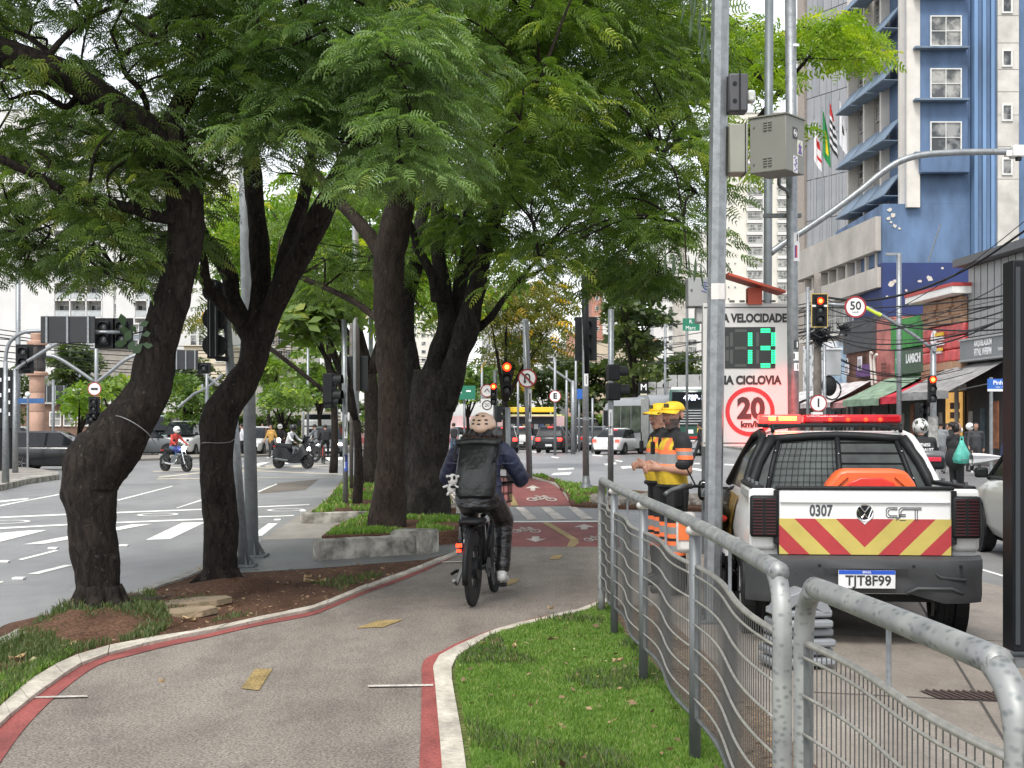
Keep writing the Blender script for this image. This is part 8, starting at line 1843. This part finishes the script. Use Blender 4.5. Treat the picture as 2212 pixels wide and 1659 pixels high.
for s in (-1, 1): MB().tube([(s*.19, .23, 1.43), (s*.2, .16, 1.34), (s*.175, .09, 1.27)], .014, 5).build('side_strap', black, bp_); MB().tube([(s*.15, .3, 1.44), (s*.17, .34, 1.47), (s*.19, .42, 1.42)], .02, 6, sub=2).build('shoulder_strap', black, bp_)
pt = thing('plush_toy', 'small white plush toy with black patches dangling from the backpack', 'toy', cyL, cyR); pw_ = mat('white plush', (.6, .58, .55), .9, 0, .1, 30, .5, 60)
MB().ell((-.19, .03, 1.11), (.045, .04, .055), 14, 10).build('head', pw_, pt, smooth='all'); MB().ell((-.2, .03, 1.035), (.04, .035, .05), 14, 10).build('torso', pw_, pt, smooth='all')
for c_, r_ in (((-.215, -.002, 1.12), (.022, .01, .018)), ((-.18, -.005, 1.05), (.028, .012, .014)), ((-.17, -.003, 1.13), (.014, .01, .02))): MB().ell(c_, r_, 10, 6).build('patch', black, pt, smooth='all')
for s in (-1, 1): MB().ell((-.19+s*.045, .03, 1.14), (.018, .012, .014), 8, 6).build('ear', pw_, pt, smooth='all'); MB().tube([(-.2+s*.02, .02, 1.0), (-.2+s*.035, .0, .975)], [.014, .01], 8).build('leg', pw_, pt, smooth='all'); MB().tube([(-.2+s*.03, .01, 1.06), (-.2+s*.07, -.01, 1.045)], [.012, .01], 8).build('arm', pw_, pt, smooth='all')
MB().cyl((-.18, .05, 1.16), (-.17, .08, 1.2), .003).build('cord', black, pt)
# ================================================================ traffic officers
yv = cloth('yellow vest cloth', (.62, .42, .03)); orv = mat('fluorescent orange band', (1, .2, .06), .5, 0, .05); grb = mat('grey reflective band', (.24, .25, .25), .4, 0, .08); beard = mat('grey beard', (.11, .09, .08), .8, 0, .25, 120)
def officer(label, loc, rz, H, headturn, beard_=True, voxel=.0095):
    r = thing('person', label, 'person', loc, rz); k = H/1.78; P_ = []
    A = lambda p0, p1, r0, r1, mi, fl=1.: P_.append((Vector(p0)*k, Vector(p1)*k, r0*k, r1*k, mi, fl))
    A((0, 0, .96), (0, .035, 1.12), .165, .175, 0, .82); A((0, .03, 1.1), (0, .0, 1.34), .18, .19, 0, .72); A((0, 0, 1.32), (0, -.01, 1.43), .185, .09, 0, .7); A((-.2, 0, 1.41), (.2, 0, 1.41), .07, .07, 1); A((0, -.01, 1.43), (0, .01, 1.54), .062, .06, 2)
    Rt = Matrix.Rotation(headturn, 3, 'Z'); hc = Vector((0, .01, 1.62))
    def Hd(p0, p1, r0, r1, mi, fl=1.): A(hc+Rt@Vector(p0), hc+Rt@Vector(p1), r0, r1, mi, fl)
    Hd((0, -.01, .03), (0, -.01, .03), .094, .094, 2); Hd((0, .02, -.03), (0, .02, .02), .078, .084, 2); Hd((0, .04, -.085), (0, .03, -.05), .052, .064, 2); Hd((0, .1, .012), (0, .122, -.022), .011, .017, 2); Hd((-.035, .088, .028), (.035, .088, .028), .014, .014, 2); Hd((-.02, .095, -.062), (.02, .095, -.062), .012, .012, 5); Hd((-.045, .066, -.01), (-.045, .07, -.02), .026, .022, 2); Hd((.045, .066, -.01), (.045, .07, -.02), .026, .022, 2)
    for s in (-1, 1): Hd((.088*s, -.012, -.015), (.092*s, -.018, .015), .014, .018, 2)
    for s in (-1, 1):
        A((.095*s, 0, .93), (.105*s, .02, .5), .105, .08, 3); A((.105*s, .02, .5), (.105*s, -.01, .12), .082, .075, 3); A((.105*s, -.03, .07), (.115*s, .15, .04), .05, .042, 4)
        sh, el, wr = Vector((.215*s, 0, 1.39)), Vector((.265*s, -.03, 1.13)), Vector((.075*s, .15, 1.15)); A(sh, el.lerp(sh, .35), .075, .072, 1); A(el.lerp(sh, .35), el, .05, .045, 2); A(el, wr, .045, .03, 2)
        d = (wr-el).normalized(); side = Vector((0, .3, .9)); A(wr, wr+d*.07, .032, .038, 2)
        for f in range(4):
            b = wr+d*.085+Vector((0, .018*(f-1.5)*.3+.01, .019*(f-1.5))); c1 = b+d*.035+Vector((0, .025, -.004*f)); A(b, c1, .012, .0105, 2); A(c1, c1+Vector((-.01*s, .012, -.028)), .0105, .0095, 2)
        A(wr+d*.03+Vector((0, .01, .03)), wr+d*.075+Vector((0, .03, .06)), .014, .0115, 2)
    hk = hc*k
    def pick(C, mi):
        z = C[:, 2]/k; o = mi.copy(); tor = mi == 0
        o[tor] = 6
        o[tor & (z > 1.425)] = 1; o[tor & (np.abs(C[:, 0]) > .155*k) & (z > 1.28)] = 1
        o[tor & (z < 1.315) & (z > 1.15)] = 7; o[tor & (z < 1.275) & (z > 1.19)] = 8; o[tor & (z < 1.0)] = 3
        o[tor & (np.abs(np.abs(C[:, 0])-.1*k) < .028*k) & (z > 1.315) & (z < 1.42)] = 7
        sl = mi == 1; o[sl & (z < 1.33)] = 7; o[sl & (z < 1.305) & (z > 1.265)] = 8; o[sl & (z < 1.235)] = 1
        tr = mi == 3
        for c0 in (.59, .43): o[tr & (np.abs(z-c0) < .065)] = 7; o[tr & (np.abs(z-c0) < .03)] = 8
        L = (C-np.array(hk))@np.array(Rt); hd = (mi == 2) & (z > 1.46)
        if beard_: o[hd & (L[:, 2] < -.025*k) & (L[:, 1] > .0) & ~((np.abs(L[:, 0]) < .02*k) & (L[:, 2] > -.05*k)) & (L[:, 2] > -.15*k)] = 9
        o[hd & (L[:, 1] < .02*k) & (L[:, 2] > -.05*k) & (np.abs(L[:, 0]) < .086*k)] = 10; o[hd & (L[:, 2] > .05*k)] = 10
        return o
    body('body', P_, voxel, [yv, blackc, mat('weathered skin', (.4, .215, .15), .5, 0, .1, 12), blackc, shoed, mat('lips', (.2, .08, .07), .5), yv, orv, grb, beard, hairm], r, pick)
    h = thing('cap', None, None); [h.pop(q, None) for q in ('label', 'category')]; h.parent = r; h.location = hk; h.rotation_euler = (0, 0, headturn); capm = mat('yellow cap', (.78, .5, .02), .6, 0, .08, 12, .2, 40)
    m_ = MB(); rings = []
    for i in range(8):
        t = i/7; th = math.pi/2*t; rings.append([Vector((.104*k*math.sin(th)**.75*math.cos(a), -.005+.118*k*math.sin(th)**.75*math.sin(a), (.05+.085*math.cos(th))*k)) for a in [2*math.pi*j/20 for j in range(20)]])
    m_.loft(rings).build('crown', capm, h, smooth='all')
    m_ = MB(); vs = []
    for j in range(11):
        a = R(20+140*j/10); vs.append((Vector((.104*k*math.cos(a), .118*k*math.sin(a)-.005, .052*k)), Vector((.1*k*math.cos(a), (.118*math.sin(a)+.085*math.sin(a)**.6)*k, (.04-.018*abs(math.cos(a)))*k))))
    m_.loft([[a, b, b-Vector((0, 0, .006)), a-Vector((0, 0, .006))] for a, b in vs]).build('brim', capm, h, smooth=True); MB().box((0, .108*k, .095*k), (.055, .012, .035)).build('badge', mat('dark badge', (.06, .05, .02), .5), h, bevel=.004)
    e = MB(); w_ = MB()
    for s in (-1, 1): w_.ell(hk+(Rt@Vector((.033*s, .0905, .006)))*k, .0105*k, 10, 6); e.ell(hk+(Rt@Vector((.033*s, .098, .006)))*k, .006*k, 8, 6)
    w_.build('eyes', mat('eye white', (.5, .48, .45), .3), r, smooth='all'); e.build('pupils', black, r, smooth='all')
    m_ = MB(); [m_.tube([hk+(Rt@Vector((x*s, y, z)))*k for x, y, z in ((.016, .103, .026), (.035, .1, .031), (.055, .086, .024))], .005, 5) for s in (-1, 1)]; m_.build('eyebrows', hairm, r)
    MB().tube([Vector((.17*math.cos(a), .145*math.sin(a)+.0, .985))*k for a in [2*math.pi*j/20 for j in range(21)]], .022, 6).build('belt', black, r, smooth='all')
    MB().box((-.19*k, .03, .9*k), (.05, .07, .2)).build('radio_pouch', black, r, bevel=.01); MB().box((.0+.1, .17*k, 1.33*k), (.05, .035, .12)).build('radio', black, r, bevel=.008); MB().cyl((.1, .17*k, 1.38*k), (.1, .175*k, 1.47*k), .006).build('antenna', black, r); MB().box((-.03, -.165, 1.0*k), (.03, .01, .04)).build('belt_tag', whitem, r)
    for f in range(1): MB().box((0, -.135*k, 1.36*k), (.2, .008, .05)).build('back_print', lt, r, bevel=.002)
    return r
of1 = officer('bearded traffic officer in a yellow cap and striped vest looking towards the camera', (X(1456, 13.4), 13.4, 0), R(104), 1.86, R(36))
of2 = officer('second traffic officer in a yellow cap standing mostly hidden behind the bearded one', (X(1428, 14.3), 14.3, 0), R(100), 1.86, R(22), False)
finish_first = True
# officers' motorcycle
mo = motorbike('orange and white patrol motorcycle parked between the officers and the pickup', (1.84, 12.5, 0), R(-9), mat('black tank', (.02, .02, .02), .3) if mat('orange fairing', (.7, .16, .04), .35, coat=.4) else None, 'moto', 1.02, False)
for s in (-1, 1): MB().box((s*.27, -.5, .68), (.16, .42, .32)).build('pannier', mat('white pannier', (.6, .58, .55), .4), mo, bevel=.04); MB().tube([(s*.3, .2, 1.04), (s*.42, .1, 1.0), (s*.47, .0, .97)], .024, 8, sub=2).build('hand_guard', galvd, mo, smooth='all')
MB().box((-.27, -.715, .7), (.12, .01, .14)).build('reflector', mat('orange fairing', (.7, .16, .04)), mo)
# stacked grey feet by the fence
fs = thing('barrier_feet_stack', 'stack of grey plastic barrier feet on the pavement behind the pickup', 'barrier feet', (X(1725, 9.35), 9.35, 0), R(8)); gpm = mat('grey plastic feet', (.2, .21, .22), .5, 0, .15, 6)
for i in range(6): MB().box((random.uniform(-.02, .02), .05*(i % 2), .055+i*.062), (.44-.015*i, .3, .05)).build('foot', gpm, fs, bevel=.015)
for i in range(3): MB().prism([(-.2, 0), (-.12, .12), (0, .16), (.12, .12), (.2, 0), (.14, 0), (0, .1), (-.14, 0)], lambda u, v, d: Vector((u+.02*i, d+.05*i, v+.36)), -.1, .1).build('curved_foot', gpm, fs, bevel=.008)
# ================================================================ background people and bikes
def at(px, Y): return (X(px, Y), Y, 0)
motorbike('black motorcycle with lit headlamp ridden by the orange jacketed rider', at(380, 49.5), R(-128), carmat('blue', (.02, .04, .2)), 'moto', .9)
person('motorcyclist in an orange red jacket and white helmet crossing behind the crooked trunk', 377, 49.7, R(-128), 1.55, 'ride', redc, denim, helmet=whitem, voxel=.02)
motorbike('dark scooter ridden across the yellow box junction', at(633, 53), R(-116), pb, 'scooter', 1.0)
person('scooter rider in a pale shirt and dark helmet crossing the junction', 627, 53.2, R(-116), 1.62, 'ride', whitec, greyc, helmet=pb, voxel=.02)
bicycle(None, at(700, 59), R(12), mat('red bike paint', (.5, .04, .03), .4), label='red delivery bicycle crossing behind the stickered post')
person('delivery cyclist in black seen from behind on the red bicycle', 703, 59.3, R(12), 1.66, 'ride', blackc, blackc, voxel=.022, pack=blackc)
bicycle(None, at(680, 62), R(60), black, label='dark bicycle beside the red delivery bicycle')
person('cyclist in a grey shirt riding the dark bicycle beside the delivery cyclist', 684, 62.3, R(60), 1.68, 'ride', greyc, greyc, voxel=.022, pack=blackc)
motorbike('motorcycle with a lit lamp coming towards the camera behind the scooter', at(606, 70), R(178), black, 'moto', 1.0)
person('motorcyclist in black with a white helmet waiting behind the scooter rider', 606, 70.4, R(178), 1.66, 'ride', blackc, blackc, helmet=whitem, voxel=.025)
person('pedestrian in an ochre jacket crossing left of the scooter', 586, 68, R(150), 1.66, 'walk', orangec, blackc, shoew, hair='long', voxel=.025)
person('pedestrian in a white shirt between the slim trunk and the thick grey pole', 523, 64, R(100), 1.7, 'walk', whitec, blackc, voxel=.025)
person('person in navy with a cap behind the white hatchback', 567, 84, R(180), 1.75, 'stand', navyc, navyc, voxel=.03); person('person with pale hair beside the one in navy', 578, 80, R(170), 1.65, 'stand', whitec, greyc, voxel=.03)
person('person in a red shirt standing beyond the black SUV at the left', 195, 66, R(150), 1.68, 'stand', redc, blackc, voxel=.025)
person('man with a dark backpack walking away left of the cyclist', 980, 72, R(8), 1.75, 'walk', greyc, denim, pack=blackc, voxel=.022)
person('person in black running past between the officers and the near pole', 1512, 60, R(70), 1.72, 'walk', blackc, blackc, shoew, voxel=.022)
person('officer helper in dark clothes far down the left pavement', 735, 90, R(170), 1.7, 'stand', redc, blackc, voxel=.03)
# right side
fm2 = mat('camouflage helmet', (.08, .08, .05), .25, 0, .5, 9, col2=(.6, .6, .58), contrast=(.45, .5), coat=.5)
mr = motorbike('motorcycle with a grey top case and red lamp behind the right side of the pickup', (X(1996, 22.6), 22.9, 0), R(-4), pb, 'scooter', 1.0, False); MB().box((0, -.78, 1.02), (.42, .36, .2)).build('top_case_base', black, mr, bevel=.05); MB().box((0, -.78, 1.14), (.4, .34, .14)).build('top_case_lid', mat('grey case lid', (.12, .125, .13), .3), mr, bevel=.06); MB().box((0, -.965, 1.08), (.28, .02, .07)).build('case_lamp', mat('red case lens', (.6, .03, .06), .2), mr, bevel=.01)
p = person('motorcyclist in a camouflage helmet and black jacket with white lettering on the back', 1992, 23.1, R(-4), 1.72, 'ride', blackc, blackc, helmet=fm2, loc=(X(1992, 23.1), 23.1, -.04), voxel=.014, bulk=1.15)
text('lettering', 'FITNESS', lettr, p, (0, -.135, 1.33), .07, bold=.002, width=.2); text('lettering', 'SPECIALIST', lettr, p, (0, -.15, 1.25), .07, bold=.002, width=.3)
wm_ = person('woman in black with a bun and white face mask beside the right of the pickup', 2066, 28, R(-62), 1.66, 'hold', blackc, blackc, hair='bun', skin_=skin, voxel=.013, bulk=1.05)
MB().ell((0, .105, 1.52), (.06, .04, .055), 12, 8).build('face_mask', whitem, wm_, smooth='all'); MB().ell((.0, -.02, .95), (.24, .18, .24), 14, 10).build('coat_hem', blackc, wm_, smooth='all')
bg_ = thing('shopping_bag', 'turquoise plastic shopping bag hanging from the arm of the woman in black', 'bag', (X(2074, 27.7), 27.6, .86)); teal = mat('turquoise plastic', (.12, .5, .42), .35, 0, .3, 9, .5, 14, tl=.3)
m_ = MB(); m_.loft([[Vector((r_*math.cos(a)*(1+.12*math.sin(a*5+z*9)), r_*.7*math.sin(a), z)) for a in [2*math.pi*j/18 for j in range(18)]] for z, r_ in ((0, .05), (.02, .14), (.09, .17), (.2, .15), (.3, .1), (.4, .05), (.46, .035))]); m_.build('sack', teal, bg_, smooth='all'); MB().tube([(-.03, 0, .44), (-.02, 0, .52), (.02, 0, .52), (.03, 0, .44)], .012, 6, sub=2).build('handle', teal, bg_)
um = thing('umbrella', 'folded white umbrella with grey stripes held level by the woman in black', 'umbrella', P(2098, 992, 27.4)); wst = mat('white umbrella cloth', (.62, .62, .62), .6); 
for i in range(10):
    a0, a1 = 2*math.pi*i/10, 2*math.pi*(i+1)/10; MB().loft([[Vector((x, r_*math.cos(a), r_*math.sin(a)+.06*x)) for a in (a0, a1)] for x, r_ in ((0, .13), (.25, .1), (.5, .045), (.6, .02))], False, False).build('gore', wst if i % 2 else mat('grey umbrella cloth', (.2, .2, .21), .6), um)
MB().cyl((-.2, 0, -.012), (.68, 0, .04), .008).build('shaft', galvd, um)
gc2 = mat('grey tweed jacket', (.2, .21, .22), .85, 0, .2, 20)
person('man in a grey jacket raising his arm outside the lit shop', 2032, 47, R(-20), 1.74, 'hold', gc2, greyc, voxel=.018); person('hooded person in black beside the man in the grey jacket', 2054, 48, R(10), 1.72, 'walk', blackc, blackc, voxel=.018)
person('man in a dark jacket with white shoes walking towards the camera at the right', 2108, 45, R(165), 1.7, 'walk', cloth('charcoal cloth', (.035, .037, .04)), blackc, shoew, voxel=.018); person('person in a white cap behind the woman in black', 2094, 49, R(-150), 1.66, 'stand', blackc, blackc, helmet=whitem, voxel=.02)
person('shop visitor standing in the warm lit doorway', 2045, 58, R(200), 1.7, 'stand', greyc, blackc, voxel=.022); person('person in dark clothes cut off by the black totem', 2184, 30, R(-90), 1.7, 'walk', navyc, blackc, voxel=.016)
finish_bodies()
# hedges closing the far view
for i, (a, b, Y, h, l) in enumerate(((700, 900, 110, 1.6, 'low dark hedge behind the median trees'), (430, 640, 104, 2.2, 'dense low shrubbery below the beige office block'), (1180, 1420, 128, 2.4, 'shrub belt under the olive park trees'), (130, 470, 112, 2.4, 'long green shrub belt behind the left junction'), (1400, 1620, 124, 1.8, 'bushes below the grey parapet wall'))):
    n = int((b-a)*6); q = rng.uniform(0, 1, (n, 3)); O = np.stack([X(a, Y)+(X(b, Y)-X(a, Y))*q[:, 0], Y+2*q[:, 1], h*q[:, 2]**.8], 1); D = rng.normal(0, 1, (n, 3)); D[:, 2] = np.abs(D[:, 2])
    o = foliage('hedge', L_oliv if i % 2 else L_mid, None, T_clump, O, D, rng.uniform(.3, .6, n), rng.random(n)); tag(o, l, 'hedge', kind='stuff')
lm = leafmat('leaf litter', (.1, .055, .03), (.3, .2, .11), (.4, .36, .2), .1, .8)
for nm, poly, n, z in (('brown leaf litter and twigs strewn over the bare soil', med, 600, .05), ('few dry leaves scattered over the lawn', gpoly, 160, .06), ('leaf crumbs along the fence foot', [(.95, 12), (1.2, 12), (1.35, 6), (1.3, 3), (1.05, 3)], 260, .03)):
    q = sample_poly([(v[0], v[1]) for v in poly], n); q = q[q[:, 1] > 4]; k = len(q); D = rng.normal(0, 1, (k, 3)); D[:, 2] *= .15
    tag(foliage('leaf_litter', lm, None, T_leaf, np.column_stack([q, np.full(k, z)+rng.uniform(-.01, .01, k)]), D, rng.uniform(.02, .065, k), rng.random(k)), nm, 'leaf litter', kind='stuff')
finish_text()
